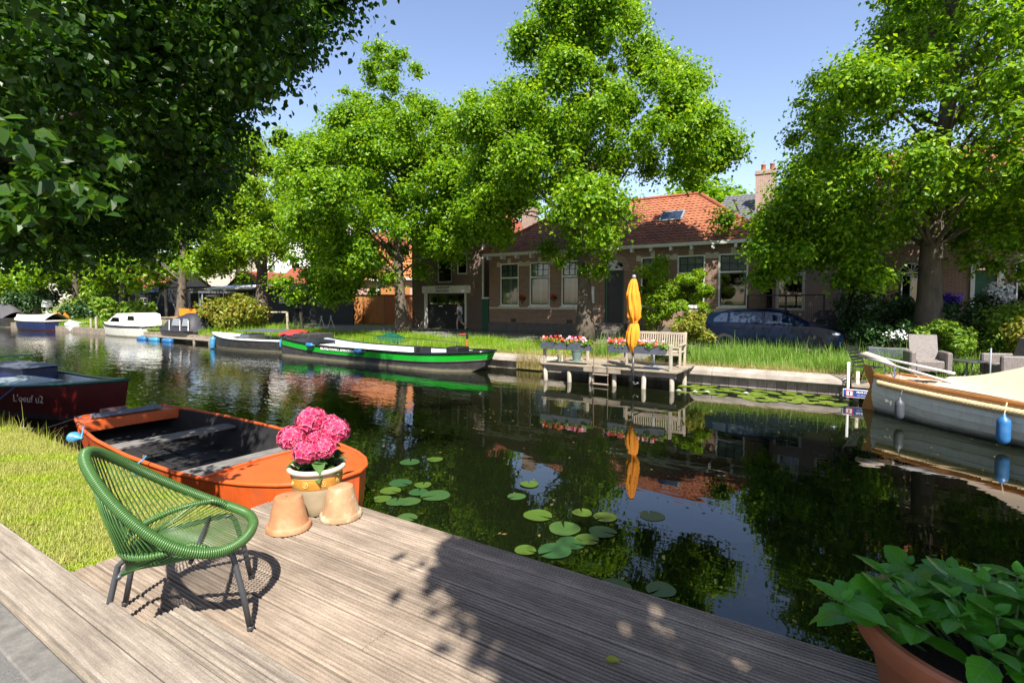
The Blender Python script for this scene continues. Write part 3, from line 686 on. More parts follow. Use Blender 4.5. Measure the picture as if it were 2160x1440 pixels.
# ---------------------------------------------------------------- boats
def hull(name,L,beam,sheer,keel,bott,N_=28,parent=None,bands=None,mats=None,thick=.035,inner=None,floor=None,gun=None,gunmat=None,gr=.03,x0=0,dx=None,smooth='auto',cs=None):
    """lofted boat hull; functions of s in 0..1 from stern to bow; x0 axis in local metres"""
    dx=dx or (lambda s,h:0); S=np.linspace(0,1,N_)
    fr=bands or [0,.25,.5,.75,1]
    def pt(s,f,side,ins=0):
        b=max(.004,beam(s)-ins); bb=max(.002,min(beam(s),bott(s))-ins); zt=sheer(s); zb=keel(s)+ins*.9
        y=bb+(b-bb)*(f**.72); z=zb+(zt-zb)*f
        return (x0+L*s+dx(s,z),side*y,z)
    m=MB(); 
    for side in (1,-1):
        for i in range(len(fr)-1):
            m.grid([[pt(s,fr[i],side) for s in S],[pt(s,fr[i+1],side) for s in S]],m=(i if mats else 0))
    m.grid([[pt(s,0,1) for s in S],[pt(s,0,-1) for s in S]])
    for s in (0,1):
        for i in range(len(fr)-1): m.add([pt(s,fr[i],1),pt(s,fr[i],-1),pt(s,fr[i+1],-1),pt(s,fr[i+1],1)],[(0,1,2,3)],m=(i if mats else 0))
    o=m.build('hull',mats or M['hullblack'],parent,smooth=smooth)
    k=MB()
    for side in (1,-1):
        k.grid([[pt(s,max(.03,0),side,thick) for s in S],[pt(s,.5,side,thick) for s in S],[pt(s,1,side,thick) for s in S]])
    fz=floor if floor is not None else .06
    k.grid([[(pt(s,0,1,thick)[0],max(.004,(bott(s)+(beam(s)-bott(s))*.4)-thick),keel(s)+fz) for s in S],[(pt(s,0,1,thick)[0],-max(.004,(bott(s)+(beam(s)-bott(s))*.4)-thick),keel(s)+fz) for s in S]])
    k.build('inner_hull',inner or M['boatinside'],parent,smooth=smooth)
    if gunmat:
        g=MB(); ring=[pt(s,1,1,.012) for s in S]+[pt(s,1,-1,.012) for s in S[::-1]]
        g.tube([np.array(p)+np.array((0,0,.004)) for p in ring],gr,8,closed=True)
        g.build('gunwale',gunmat,parent,smooth=True)
    return pt
def boat_thing(name,label,stern,bow,group=None,cat='boat'):
    a=math.atan2(bow[1]-stern[1],bow[0]-stern[0]); L=math.hypot(bow[0]-stern[0],bow[1]-stern[1])
    return thing(name,label,cat,(stern[0],stern[1],0),a,group),L
def sm(x): x=min(1,max(0,x)); return x*x*(3-2*x)
# orange punt
t,L=boat_thing('orange_punt','orange steel work punt with grey plank seats moored beside the lawn',(-10.72,4.03),(-4.44,3.72))
bm=lambda s:float(np.interp(s,[0,.08,.15,.3,.5,.7,.8,.88,.94,.98,1],[.66,.75,.83,.93,.97,.935,.86,.73,.56,.36,.16]))
sh=lambda s:.50+.05*(1-s)**2+.12*s**3
kl=lambda s:-.22+.30*max(0,(.16-s)/.16)**1.5+.44*max(0,(s-.78)/.22)**1.6
bo=lambda s:bm(s)*.80
pt=hull('orange',L,bm,sh,kl,bo,48,t,mats=[M['orangepaint']]*4,inner=M['boatinside'],floor=.27,gunmat=M['orangepaint'],gr=.026,thick=.03)
def decking(m,pt,s0,s1,drop=.02,n=8,ins=.03,camber=.03,over=0):
    rows=[]
    for i in range(n+1):
        s=s0+(s1-s0)*i/n; a=np.array(pt(s,1,1,ins)); b=np.array(pt(s,1,-1,ins)); rows.append([a*(1-u)+b*u+np.array((0,0,camber*4*u*(1-u)-drop)) for u in np.linspace(0,1,9)])
    m.grid(rows); return rows
m=MB(); r=decking(m,pt,.785,1,.0,16,.0,.05)
e=r[0]; m.add([tuple(p) for p in e]+[(p[0],p[1],p[2]-.10) for p in e],[(i,i+1,9+i+1,9+i) for i in range(8)])
m.build('foredeck',M['orangepaint'],t,smooth='auto')
m=MB(); m.tube([np.array(p)+np.array((0,0,.012)) for p in r[0]],.018,6); m.build('deck_coaming',M['orangepaint'],t,smooth=True)
m=MB(); r=decking(m,pt,0,.085,.0,3,.0,.01); e=r[-1]; m.add([tuple(p) for p in e]+[(p[0],p[1],p[2]-.16) for p in e],[(i,i+1,9+i+1,9+i) for i in range(8)]); m.build('stern_deck',M['orangepaint'],t)
def thwart(par,pt,s,w,z,mat,L,k=1.0,th=.035,name='thwart'):
    y=abs(pt(s,1,1,.05)[1])*k; m=MB(); m.bbox(pt(s,1,1)[0]-w/2,-y,z,pt(s,1,1)[0]+w/2,y,z+th,.006); m.build(name,mat,par)
thwart(t,pt,.33,.30,.40,M['thwart'],L); thwart(t,pt,.66,.27,.40,M['thwart'],L)
m=MB(); m.bbox(.20,-.50,.575,.42,.50,.615,.008); m.build('stern_seat',pm('grey_blue_plank',(.13,.155,.20),.7,.2,6,stretch=(4,.6,4)),t)
m=MB(); 
for s in (.17,.5):
    z=kl(s)+.10; 
    for y in (-.4,-.13,.14): m.bbox(pt(s,1,1)[0]-.0,y,.055,pt(s,1,1)[0]+1.5,y+.24,.075,.004)
m.build('floor_board',M['boatinside'],t)
m=MB(); m.box(-.012,-.30,.44,-.004,.10,.64); m.build('number_plate',pm('worn_plate',(.16,.10,.10),.5,.4,12),t)
for x,s in ((1.0,.16),(3.6,.58)):
    m=MB(); m.lathe([(0,0),(.012,0),(.012,.07),(.018,.075),(0,.085)],(x,-abs(pt(s,1,1)[1])+.02,sh(s)),8); m.build('thole_pin',M['rust'],t)
def fender(loc,label,mat,r=.085,h=.42,rz=0,horiz=False,rope_to=None,group='boat fenders',tilt=0):
    t=thing('boat_fender',label,'fender',loc,rz,group); m=MB()
    prof=[(0,-h/2),(r*.5,-h/2+.005),(r*.92,-h/2+.05),(r,-h/2+.10),(r,h/2-.10),(r*.92,h/2-.05),(r*.45,h/2),(r*.26,h/2+.02),(r*.26,h/2+.05),(0,h/2+.055)]
    m.lathe(prof,seg=18)
    o=m.build('body',mat,t,smooth=True)
    if horiz: o.rotation_euler=(0,pi/2,0)
    elif tilt: o.rotation_euler=(0,tilt,0)
    if rope_to is not None:
        m=MB(); a=np.array((0,0,h/2+.04)); 
        if horiz: a=np.array((h/2+.03,0,0))
        b=np.array(rope_to); m.tube([a,(a+b)/2+np.array((0,0,-.01)),b],.011,6); m.build('line',M['rope'] if mat is M['blue'] else mat,t,smooth=True)
    return t
fender((-9.35,2.93,.52),'small faded blue fender hanging from the stern quarter of the orange punt',M['blue2'],.085,.20,.3,True,(.02,.12,.14))
fender((-6.9,2.74,.45),'blue fender on the orange punt hull, seen through the green chair back',M['blue2'],.085,.22,.3,False,(.02,.1,.22))
# dark red boat
t,L=boat_thing('red_boat','dark red sloop with dark green gunwale and grey hatch, lettered on its side','boat' and (-21.3,3.75),(-12.35,4.62))
bm=lambda s:1.02*(1-abs(2*s-.92)**2.6*.0)*(sm(.25+s*3.2))*((1-max(0,(s-.42)/.58)**1.9*.985))
sh=lambda s:.62+.06*(1-s)**2+.30*max(0,(s-.5)/.5)**2
kl=lambda s:-.35+.42*max(0,(s-.8)/.2)**1.5
bo=lambda s:bm(s)*.66
pt=hull('red',L,bm,sh,kl,bo,34,t,bands=[0,.3,.78,1],mats=[M['redpaint'],M['redpaint'],M['redpaint']],inner=M['offwhite'],floor=.44,gunmat=M['darkgreen'],gr=.036,dx=lambda s,z:.28*max(0,(s-.8)/.2)*(z+.3))
m=MB(); r=decking(m,pt,.86,1,.0,8,.0,.03); m.build('foredeck',M['darkgreen'],t,smooth='auto')
m=MB(); m.bbox(4.75,-.62,.12,6.35,.10,.66,.02); m.build('engine_box',M['grey'],t)
m=MB(); m.bbox(4.65,-.70,.665,6.45,.16,.70,.01); m.build('hatch',pm('hatch_lid',(.22,.27,.28),.45,.12,5),t)
m=MB(); m.bbox(2.4,.1,.2,4.6,.8,.85,.03); m.build('locker',M['navy'],t)
m=MB(); m.box(2.35,-.0,.855,4.7,.86,.87); m.build('locker_lid',M['slate'],t)
m=MB(); m.tube([(3.0,-.9,.66),(3.0,-.9,1.05),(3.0,.9,1.05),(3.0,.9,.66)],.02,8); m.build('rail',M['darkgreen'],t,smooth=True)
x=L*.60; text("L'oeuf u2",.23,M['cream'],t,(6.95,-.70,.45),(pi/2+.15,0,.22),shear=.25,ext=.003)
m=MB(); m.tube([(6.9,-.86,.74),(6.9,-1.2,.45),(7.05,-1.75,.55),(7.2,-2.0,.74)],.012,6); m.build('mooring_line',M['blue'],t,smooth=True)
fender((-14.95,3.05,.42),'blue fender with a reddish top on the dark red sloop',M['blue'],.10,.36,0,False,(0,.1,.25))
t=thing('mooring_rope','thin slack mooring rope between the lawn and the stern of the orange punt','rope',(-10.2,3.1,.5))
m=MB(); m.tube([(-.45,.35,.08),(-.7,-.1,-.08),(-1.3,-.6,.02),(-1.6,-.75,.27)],.008,6); m.build('line',M['grey'],t,smooth=True)
# ---------------------------------------------------------------- water lilies
def padmesh(r,seed,curl=.0):
    rg=np.random.default_rng(seed); n=26; V=[(0,0,.006)];E=[0]
    for rr in (.4,.75,1.0):
        for k in range(n+1):
            a=.12+(2*pi-.24)*k/n; q=rr*(1+.03*sin(a*3+seed)+rg.normal(0,.008)); e=(rr==1.0)*curl*(1+sin(a*2+seed))*.5
            V.append((r*q*cos(a),r*q*sin(a)*.96,.006+e+(.004*sin(5*a+seed) if rr==1 else 0))); E.append(rr)
    F=[(0,1+k,2+k,0) for k in range(n)]; Q=[]
    m=MB(); m.v=[tuple(v) for v in V]
    for k in range(n): m.f.append((0,1+k,2+k)); m.m.append(0)
    for ring in range(2):
        b=1+ring*(n+1)
        for k in range(n): m.f.append((b+k,b+n+1+k,b+n+2+k,b+k+1)); m.m.append(0)
    return m
def lilymat(name,c1,c2):
    m,t,b=_nt(name); o=N(t,'ShaderNodeObjectInfo'); n=noise(t,coord(t),9,5,.7); c=ramp(t,o.outputs['Random'],[(0,c1),(1,c2)])
    f=ramp(t,n,[(.4,(.75,.78,.7)),(.65,(1.15,1.1,1.0))]); t.links.new(mixc(t,1,c,f,'MULTIPLY'),b.inputs['Base Color']); b.inputs['Roughness'].default_value=.38; bump(t,b,noise(t,coord(t),30,3,.6),.15,.01); return m
M['lily']=lilymat('lily_pad',(.022,.070,.022),(.05,.10,.022)); M['lily2']=lilymat('far_lily_pad',(.085,.15,.012),(.15,.20,.018)); M['lily3']=lilymat('yellow_lily_pad',(.045,.095,.012),(.08,.12,.014))
near=[(-5.07,5.15,.16),(-4.62,5.02,.13),(-4.35,5.05,.19),(-4.95,4.85,.14),(-4.75,5.25,.12),(-4.50,4.72,.14),(-4.18,4.35,.12),(-4.62,4.62,.13),(-4.85,4.6,.12),
(-2.93,5.2,.17),(-2.52,5.06,.18),(-2.37,4.54,.17),(-2.31,4.79,.15),(-2.53,5.55,.12),(-2.25,5.58,.14),(-2.13,5.2,.15),(-1.81,5.91,.15),(-1.27,4.42,.13),(-2.62,4.40,.11),(-3.54,6.04,.13),(-3.46,5.58,.12),(-1.62,4.25,.14),(-5.6,5.9,.16),(-5.35,6.2,.13),(-2.2,4.95,.13)]
protos=[padmesh(1,i,.0 if i<3 else .08).build('lily_pad',M['lily'],None,recalc=False,smooth=True) for i in range(5)]
for i,(x,y,r) in enumerate(near):
    o=protos[i] if i<5 else protos[i%5].copy()
    if i>=5: COL.objects.link(o)
    o.location=(x,y,.004+.0015*(i%4)); o.scale=(r,r,r*.6); o.rotation_euler=(0,0,i*2.1)
    if x<-4: lab,gr='green lily pad floating in the cluster beyond the upturned pots','lily pads beyond the upturned pots'
    elif -3.2<x and y<5.9 and y>4.3 and x<-2: lab,gr='round green lily pad in the cluster off the middle of the deck edge','lily pads off the middle of the deck'
    else: lab,gr='lone green lily pad floating apart on the dark water by the deck','scattered lily pads by the deck'
    props(o,lab,'lily pad',gr)
    if i in (4,3,8): o.data=o.data.copy(); o.data.materials[0]=M['lily3']
rg=np.random.default_rng(3); k=0; pr=None
for i in range(88):
    for _ in range(40):
        x=rg.uniform(-4.0,.25); y=16.0-abs(rg.normal(0,.75)) if i%3 else rg.uniform(14.2,15.4)
        if y>13.9: break
    r=rg.uniform(.10,.18)
    o=protos[i%5].copy(); o.data=o.data if pr is None else pr[i%5]
    if pr is None:
        pr=[]
        for q in protos[:5]:
            d=q.data.copy(); d.materials[0]=M['lily2']; pr.append(d)
        o.data=pr[i%5]
    COL.objects.link(o); o.location=(x,y,.004+.0013*(i%6)); o.scale=(r,r,r*.6); o.rotation_euler=(0,0,rg.uniform(0,6))
    props(o,'bright yellow green lily pad in the floating patch along the far quay','lily pad','lily pads along the far quay')
def lilyflower(x,y,lab):
    t=thing('water_lily',lab,'flower',(x,y,.02),rg.uniform(0,3),'white water lily flowers'); V=[];Q=[]
    for ring,(n,tl,l) in enumerate(((8,.35,.085),(8,.75,.075),(6,1.15,.06))):
        for j in range(n):
            a=2*pi*(j+ring*.5)/n; d=np.array((cos(a)*cos(tl),sin(a)*cos(tl),sin(tl))); s=np.array((-sin(a),cos(a),0)); b=len(V); V+=[(0,0,0),tuple(d*l*.55-s*l*.24),tuple(d*l),tuple(d*l*.55+s*l*.24)]; Q.append((b,b+1,b+2,b+3))
    fastmesh('petal',V,Q,M['white'],t); m=MB(); m.ell((0,0,.02),(.014,.014,.016),8,6); m.build('centre',pm('yellow_stamen',(.7,.45,.03)),t)
for x,y,l in ((-3.72,14.45,'white water lily closest to the corner post of the far pier'),(-3.3,14.5,'white water lily second from the corner post of the far pier'),(-3.02,14.65,'white water lily third from the pier corner, on the pads'),(-2.1,15.0,'small white water lily apart among the far pads')): lilyflower(x,y,l)
# drifting specks on the water
rg=np.random.default_rng(8); n=420; X=rg.uniform(-14,3,n); Y=rg.uniform(4,14,n); a=rg.uniform(0,6.3,n); l=rg.uniform(.012,.035,n)
c=np.stack([X,Y,np.full(n,.004)],1); d=np.stack([np.cos(a),np.sin(a),0*a],1)*l[:,None]; s=np.stack([-np.sin(a),np.cos(a),0*a],1)*l[:,None]*.5
V=np.stack([c-d,c-s,c+d,c+s],1).reshape(-1,3); Q=np.arange(4*n).reshape(n,4)
props(fastmesh('floating_leaves',V,Q,leafmat('dead_leaf',(.12,.09,.03),(.22,.17,.05))),'tiny dead leaves drifting on the canal','floating leaves',kind='stuff')
# ---------------------------------------------------------------- leaf clouds for bushes and crowns
def leafcloud(clumps,n,l,w,rg,drop=.25,up=.5,outw=.7,fill=(.55,1.05),sq=.8,fold=.18,soft=False,heart=False):
    P=np.array([c[0] for c in clumps]);Rr=np.array([c[1] for c in clumps]); pr=Rr**2; pr/=pr.sum()
    i=rg.choice(len(clumps),n,p=pr); d=rg.normal(0,1,(n,3)); d/=np.linalg.norm(d,axis=1)[:,None]
    rad=rg.uniform(fill[0],fill[1],n)
    if soft: rad=np.minimum(np.abs(rg.normal(0,.62,n))+.12,1.45)
    c=P[i]+d*np.array((1,1,sq))*(Rr[i]*rad)[:,None]
    nn=d*outw+np.array((0,0,up))+rg.normal(0,.45,(n,3)); nn/=np.linalg.norm(nn,axis=1)[:,None]
    t=rg.normal(0,1,(n,3))+d*.5-np.array((0,0,drop*2)); t-=nn*(t*nn).sum(1)[:,None]; t/=np.linalg.norm(t,axis=1)[:,None]
    b=np.cross(nn,t); s=rg.uniform(.65,1.25,n)[:,None]
    L=l*s;Wd=w*s
    if heart:
        q=(c-t*L*.5,c-t*L*.22+b*Wd*.5+nn*L*fold*.6,c+t*L*.15+b*Wd*.40+nn*L*fold*.35,c+t*L*.55-nn*L*fold*.5,c+t*L*.15-b*Wd*.40+nn*L*fold*.35,c-t*L*.22-b*Wd*.5+nn*L*fold*.6)
        V=np.stack(q,1).reshape(-1,3); k=np.arange(n)[:,None]*6; return V,np.concatenate([k+np.array([[0,1,2,3]]),k+np.array([[0,3,4,5]])])
    v0=c-t*L*.5; v1=c-t*L*.02+b*Wd*.5+nn*L*fold*.5; v2=c+t*L*.5-nn*L*fold*.4; v3=c-t*L*.02-b*Wd*.5+nn*L*fold*.5
    V=np.stack([v0,v1,v2,v3],1).reshape(-1,3); Q=np.arange(4*n).reshape(n,4); return V,Q
def ellclumps(c,r,n,r0,r1,rg,inner=.35,top=None):
    out=[]
    for _ in range(n):
        d=rg.normal(0,1,3); d/=np.linalg.norm(d); f=rg.uniform(inner,1)**.6
        out.append((np.array(c)+d*np.array(r)*f,rg.uniform(r0,r1)))
    return out
def bush(name,label,cat,base,r,h,mat,n,l,w,group=None,seed=1,clumps=14,stems=6,cr=(.22,.34),flowers=None,skirt=.35):
    rg=np.random.default_rng(seed); t=thing(name,label,cat,base,0,group)
    cl=ellclumps((0,0,h*.55),(r*.8,r*.7,h*.42),clumps,r*cr[0]*1.2,r*cr[1]*1.2,rg)
    V,Q=leafcloud(cl,n,l,w,rg); V[:,2]=np.maximum(V[:,2],.02); fastmesh('foliage',V,Q,mat,t)
    m=MB()
    for c,_ in cl[:stems]: m.tube([(c[0]*.15,c[1]*.15,-.08),np.array(c)*.5+np.array((0,0,.05)),c],[.018,.012,.006],5)
    m.build('stem',M['bark'],t)
    if flowers:
        fm,fn,fl=flowers; V,Q=leafcloud([(c+np.array((0,-.05,.08)),q*1.1) for c,q in cl],fn,fl,fl,rg,fill=(.9,1.15)); fastmesh('blossom',V,Q,fm,t)
    return t
# ---------------------------------------------------------------- pier on the far bank
PZ=.56
t=thing('wooden_pier','small grey timber pier on posts with flower boxes and a bench on it','pier',(-5.9,15.3,0))
m=MB(); x=-7.95
y=14.30
while y<16.2:
    m.bbox(-7.95+RD.uniform(-.02,.02),y,PZ-.045,-3.72+RD.uniform(-.015,.015),y+.152,PZ+RD.uniform(-.004,.004),.004); y+=.158
m.build('deck_board',M['pier'],t,world=True)
m=MB(); m.box(-7.9,14.40,PZ-.2,-3.8,14.48,PZ-.046); m.box(-7.9,15.9,PZ-.2,-3.8,15.98,PZ-.046); m.box(-6.5,14.28,PZ-.17,-5.35,14.33,PZ-.055); m.build('joist',M['oldwood'],t,world=True)
for x,y in ((-7.86,14.45),(-7.05,14.48),(-6.33,14.45),(-5.6,14.47),(-4.72,14.45),(-3.92,14.47),(-7.5,15.5),(-3.9,15.75),(-5.5,15.6)):
    m=MB(); a=RD.uniform(-.03,.03); m.tube([(x,y,-.8),(x+a*.3,y,.05),(x+a,y,PZ-.047)],[.075,.07,.062],9); m.build('post',M['vwood'],t,world=True,smooth=True)
for x,y,h in ((-7.86,14.36,.72),(-6.95,15.6,.55),(-5.72,15.75,.62),(-3.93,14.36,.74)):
    m=MB(); m.bbox(x-.045,y-.045,PZ,x+.045,y+.045,PZ+h,.012); m.build('railing_post',M['vwood'],t,world=True)
m=MB(); m.box(-7.86,14.33,1.10,-6.25,14.39,1.16); m.box(-5.7,14.33,1.10,-3.93,14.39,1.16); m.build('rail',M['oldwood'],t,world=True)
t=thing('swim_ladder','thin rusty steel ladder hooked over the front edge of the pier','ladder',(-5.92,14.22,.3))
m=MB()
for x in (-6.14,-5.70): m.tube([(x,14.45,PZ+.68),(x,14.24,PZ+.69),(x,14.22,PZ+.6),(x,14.22,-.3)],.012,6)
m.tube([(-6.14,14.24,PZ+.69),(-5.70,14.24,PZ+.69)],.012,6); 
m.build('rail',M['rust'],t,world=True)
m=MB(); 
for z in (.33,.05): m.bbox(-6.16,14.15,z,-5.68,14.25,z+.03,.004)
m.build('rung',M['oldwood'],t,world=True)
# flower boxes
def flowercolors():
    return [pm('red_geranium',(.70,.035,.012),.6,.25,30),pm('orange_geranium',(.80,.12,.02),.6,.25,30),pm('pink_geranium',(.80,.26,.42),.6,.2,30),pm('pale_geranium',(.85,.62,.68),.6,.1,30)]
FC=flowercolors()
def flowerbox(x0,x1,label,glab,seed):
    rg=np.random.default_rng(seed); t=thing('flower_box',label,'flower box',((x0+x1)/2,14.27,1.02),0,'grey flower boxes on the pier rail'); L=(x1-x0)/2
    m=MB(); m.prism([(-.10,0),(.10,0),(.125,.21),(.108,.215),(.095,.18),(-.095,.18),(-.108,.215),(-.125,.21)],-L,L,'x'); m.build('box',M['slate'],t)
    m=MB(); m.box(-L+.01,-.093,.15,L-.01,.093,.18); m.build('soil',M['soil'],t)
    p=thing('geraniums',glab,'flowers',((x0+x1)/2,14.27,1.20),0,'geraniums in the pier flower boxes')
    cl=[(np.array((rg.uniform(-L,L),rg.uniform(-.1,.1),rg.uniform(.0,.09))),.085) for _ in range(34)]
    V,Q=leafcloud(cl,1500,.055,.05,rg); fastmesh('foliage',V,Q,M['shrubleaf'],p)
    m=MB(); mi=0; VV=[[],[],[],[]]
    heads=[(rg.uniform(-L*1.02,L*1.02),rg.uniform(-.13,.1),rg.uniform(.07,.22),rg.integers(0,4)) for _ in range(30)]
    for x,y,z,c in heads: m.tube([(x*.97,y*.3,0),(x,y,z)],.004,4)
    m.build('stem',M['stem'],p)
    V=[];Q=[];MI=[]
    for x,y,z,c in heads:
        v,q=leafcloud([(np.array((x,y,z)),.042)],34,.032,.03,rg); Q.append(q+sum(len(a) for a in V)); V.append(v); MI+= [c]*34
    fastmesh('blossom',np.concatenate(V),np.concatenate(Q),FC,p,mi=MI)
flowerbox(-7.90,-7.02,'slate grey flower box at the left end of the pier rail','mixed geraniums in the flower box at the left end of the pier rail',31)
flowerbox(-7.0,-6.27,'slate grey flower box directly left of the rusty swim ladder','mixed geraniums in the flower box directly left of the rusty swim ladder',32)
flowerbox(-5.68,-4.98,'slate grey flower box between the rusty ladder and the orange parasol','mixed geraniums between the rusty ladder and the orange parasol',33)
flowerbox(-4.92,-4.05,'slate grey flower box right of the orange parasol, before the bench','mixed geraniums right of the orange parasol, before the bench',34)
# pots on the pier
t=thing('flower_pot','grey green bucket shaped pot standing on the pier below the flower box','flower pot',(-7.18,15.25,PZ))
m=MB(); m.lathe([(0,.0),(.17,.0),(.175,.02),(.12,.03),(.125,.05),(.165,.33),(.185,.34),(.185,.38),(.165,.38),(.15,.3),(0,.3)],seg=20); m.build('pot',pm('sage_glaze',(.11,.16,.15),.45,.15,5),t,smooth='auto')
t=thing('flower_pot','pale timber tub holding the spider plant on the pier','flower pot',(-7.62,15.05,PZ))
m=MB(); m.lathe([(0,.0),(.12,.0),(.17,.33),(.15,.33),(0,.28)],seg=12); m.build('pot',M['cream'],t)
t=thing('spider_plant','arching striped spider plant in the pale tub at the pier corner','plant',(-7.62,15.05,PZ+.3))
rg=np.random.default_rng(4); V=[];Q=[]
for i in range(90):
    a=rg.uniform(0,6.28); l=rg.uniform(.25,.45); d=np.array((cos(a),sin(a),0)); s=np.array((-sin(a),cos(a),0))*.012
    for k in range(4):
        pass
    pts=[d*l*u*.9+np.array((0,0,l*(.75*u-1.15*u*u))) for u in (0,.3,.6,.85,1)]; b=len(V)
    for j,q in enumerate(pts): w=s*(1-j*.2); V+=[q-w,q+w]
    Q+=[(b+2*j,b+2*j+1,b+2*j+3,b+2*j+2) for j in range(4)]
fastmesh('leaf',V,Q,M['shrubyellow'],t)
# bench
t=thing('garden_bench','bleached teak slatted garden bench facing the water on the pier','bench',(-4.73,15.62,PZ))
W=.80
m=MB(); 
for i in range(5): m.bbox(-W,-.28+i*.115,.42,W,-.19+i*.115,.445,.004)
m.build('seat',M['teak'],t)
m=MB(); m.bar((-W,.34,.95),(W,.34,.95),.075,.035,up=(0,1,0)); m.bar((-W,.28,.52),(W,.28,.52),.055,.03,up=(0,1,0))
n=22
for i in range(n):
    x=-W+.06+(2*W-.12)*i/(n-1); m.bar((x,.28,.53),(x,.338,.93),.034,.016,up=(0,1,0))
m.build('backrest',M['teak'],t)
for s in (-1,1):
    m=MB(); m.bar((s*W,-.28,0),(s*W,-.28,.64),.06,.06); m.build('leg',M['teak'],t)
    m=MB(); m.bar((s*W,.25,0),(s*W,.27,.44),.06,.06); m.bar((s*W,.27,.44),(s*W,.35,1.0),.06,.06); m.build('leg',M['teak'],t)
    m=MB(); m.bbox(s*W-.035,-.33,.635,s*W+.035,.32,.665,.008); m.build('armrest',M['teak'],t)
m=MB(); m.bar((-W,-.28,.37),(W,-.28,.37),.03,.07); m.build('apron',M['teak'],t)
# parasol
t=thing('parasol','closed orange parasol tied at the waist at the front edge of the pier','parasol',(-4.95,14.24,0))
m=MB(); m.tube([(0,0,.22),(0,0,.95)],.032,10); m.tube([(0,0,.9),(0,0,3.2)],.024,10); m.tube([(0,0,.22),(.06,-.02,.13),(.17,-.04,.20)],.032,8); m.build('pole',M['darkgrey'],t,smooth=True)
rg=np.random.default_rng(2); G=[]; zs=[1.02,1.06,1.16,1.35,1.6,1.82,1.90,1.96,2.05,2.3,2.6,2.72,2.75,2.95,3.08,3.13]; rs=[.02,.06,.12,.16,.16,.11,.07,.11,.16,.165,.155,.15,.135,.105,.065,.03]
for z,r in zip(zs,rs):
    row=[]
    for k in range(64):
        a=2*pi*k/64; f=1+.22*sin(8*a+z*1.3+1.5*sin(z*3))+.10*sin(13*a-z*2)+.05*sin(21*a+z*5); zz=z+(.07*sin(8*a+1.3) if z<1.3 else (.03*sin(8*a) if 2.65<z<2.8 else 0)); row.append((r*f*cos(a)+.02*sin(z*4),r*f*sin(a),zz))
    G.append(row+[row[0]])
m=MB(); m.grid(G); m.build('canopy',M['orangecloth'],t,smooth=True)
m=MB(); m.tube([(.10*cos(a),.10*sin(a),1.905+.01*sin(3*a)) for a in np.linspace(0,2*pi,25)[:-1]],.012,6,closed=True); m.build('tie',M['orangecloth'],t,smooth=True)
m=MB(); m.lathe([(0,.06),(.04,.05),(.055,0),(.05,-.05),(0,-.05)],(0,0,3.17),12); m.build('finial',M['grey'],t,smooth=True)
m=MB(); m.tube([(0,0,.75),(.37,.66,.62)],.018,8); m.build('arm',M['darkgrey'],t)
t=thing('umbrella_stand','grey steel parasol stand with a round foot on the pier boards','parasol stand',(-4.58,14.95,PZ))
m=MB(); m.lathe([(0,.05),(.06,.05),(.07,.035),(.30,.02),(.33,.0)],seg=28); m.build('foot',M['grey'],t,smooth='auto')
m=MB(); m.tube([(0,0,.04),(0,0,.62)],.03,10); m.build('tube',M['grey'],t,smooth=True)
# path from pier to street
structure('path',MB().add([(-6.5,16.57,.53),(-5.5,16.57,.53),(-5.4,19.3,.762),(-6.3,19.3,.762)],[(0,1,2,3)]),M['concrete'])
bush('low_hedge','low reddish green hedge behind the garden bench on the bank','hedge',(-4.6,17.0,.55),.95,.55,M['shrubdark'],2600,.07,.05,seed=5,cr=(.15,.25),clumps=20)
# ---------------------------------------------------------------- right hand jetty, sign, posts, chairs
t=thing('small_jetty','low dark timber jetty beside the quay end carrying the black metal chair','jetty',(.75,15.8,0))
m=MB(); y=15.35
while y<16.6: m.bbox(.25,y,.36,2.1,y+.13,.40,.004); y+=.14
m.build('deck_board',M['oldwood'],t,world=True)
for x,y in ((.35,15.45),(1.9,15.45),(.35,16.3)):
    m=MB(); m.tube([(x,y,-.8),(x,y,.36)],.06,8); m.build('post',M['oldwood'],t,world=True)
t=thing('jetty_sign','blue and white sign board with a pink numbered square on the jetty front','sign',(.43,15.28,.22))
m=MB(); m.bbox(-.36,-.012,-.10,.36,.012,.10,.004); m.build('board',M['white'],t)
m=MB(); m.box(-.345,-.0155,-.085,.345,-.013,.085); m.build('panel',M['signblue'],t)
m=MB(); m.box(-.30,-.019,-.072,-.14,-.016,.072); m.build('number_square',M['signred'],t)
m=MB(); m.box(-.28,-.022,-.052,-.16,-.0195,.052); m.build('number_field',M['white'],t)
text('1',.105,M['black'],t,(-.22,-.024,0),ext=.001,bold=.006); text('PRIVE STEIGER',.062,M['white'],t,(.105,-.019,.032),ext=.001,sx=.92,bold=.002); text('niet aanmeren a.u.b.',.046,M['white'],t,(.105,-.019,-.038),ext=.001,sx=.9)
t=thing('mooring_post','pale grey pole with wire rungs standing at the end of the quay','post',(.18,15.62,0))
m=MB(); m.tube([(0,0,-.6),(0,0,.95)],.032,10); m.build('pole',M['white'],t,smooth=True)
m=MB(); m.tube([(.20,.1,-.6),(.20,.1,.72)],.04,8); m.build('second_pole',M['cream'],t,smooth=True)
m=MB()
for z in (.25,.42,.57): m.tube([(-.1,-.04,z),(.3,.06,z)],.006,5)
m.build('rung',M['chrome'],t)
t=thing('metal_chair','black slatted metal garden chair on the jetty, turned sideways','chair',(.62,15.95,.40),-.5)
m=MB()
for i in range(6): m.bar((-.05,-.24,.42-.004*i),(-.05,.24,.42-.004*i),.001,.001) if 0 else m.bar((-.22+i*.085,-.24,.43),(-.22+i*.085,.24,.43),.055,.012)
m.build('seat',M['black'],t)
m=MB()
for i in range(6): m.bar((-.27-i*.03,-.24,.52+i*.075),(-.27-i*.03,.24,.52+i*.075),.012,.045)
m.build('backrest',M['black'],t)
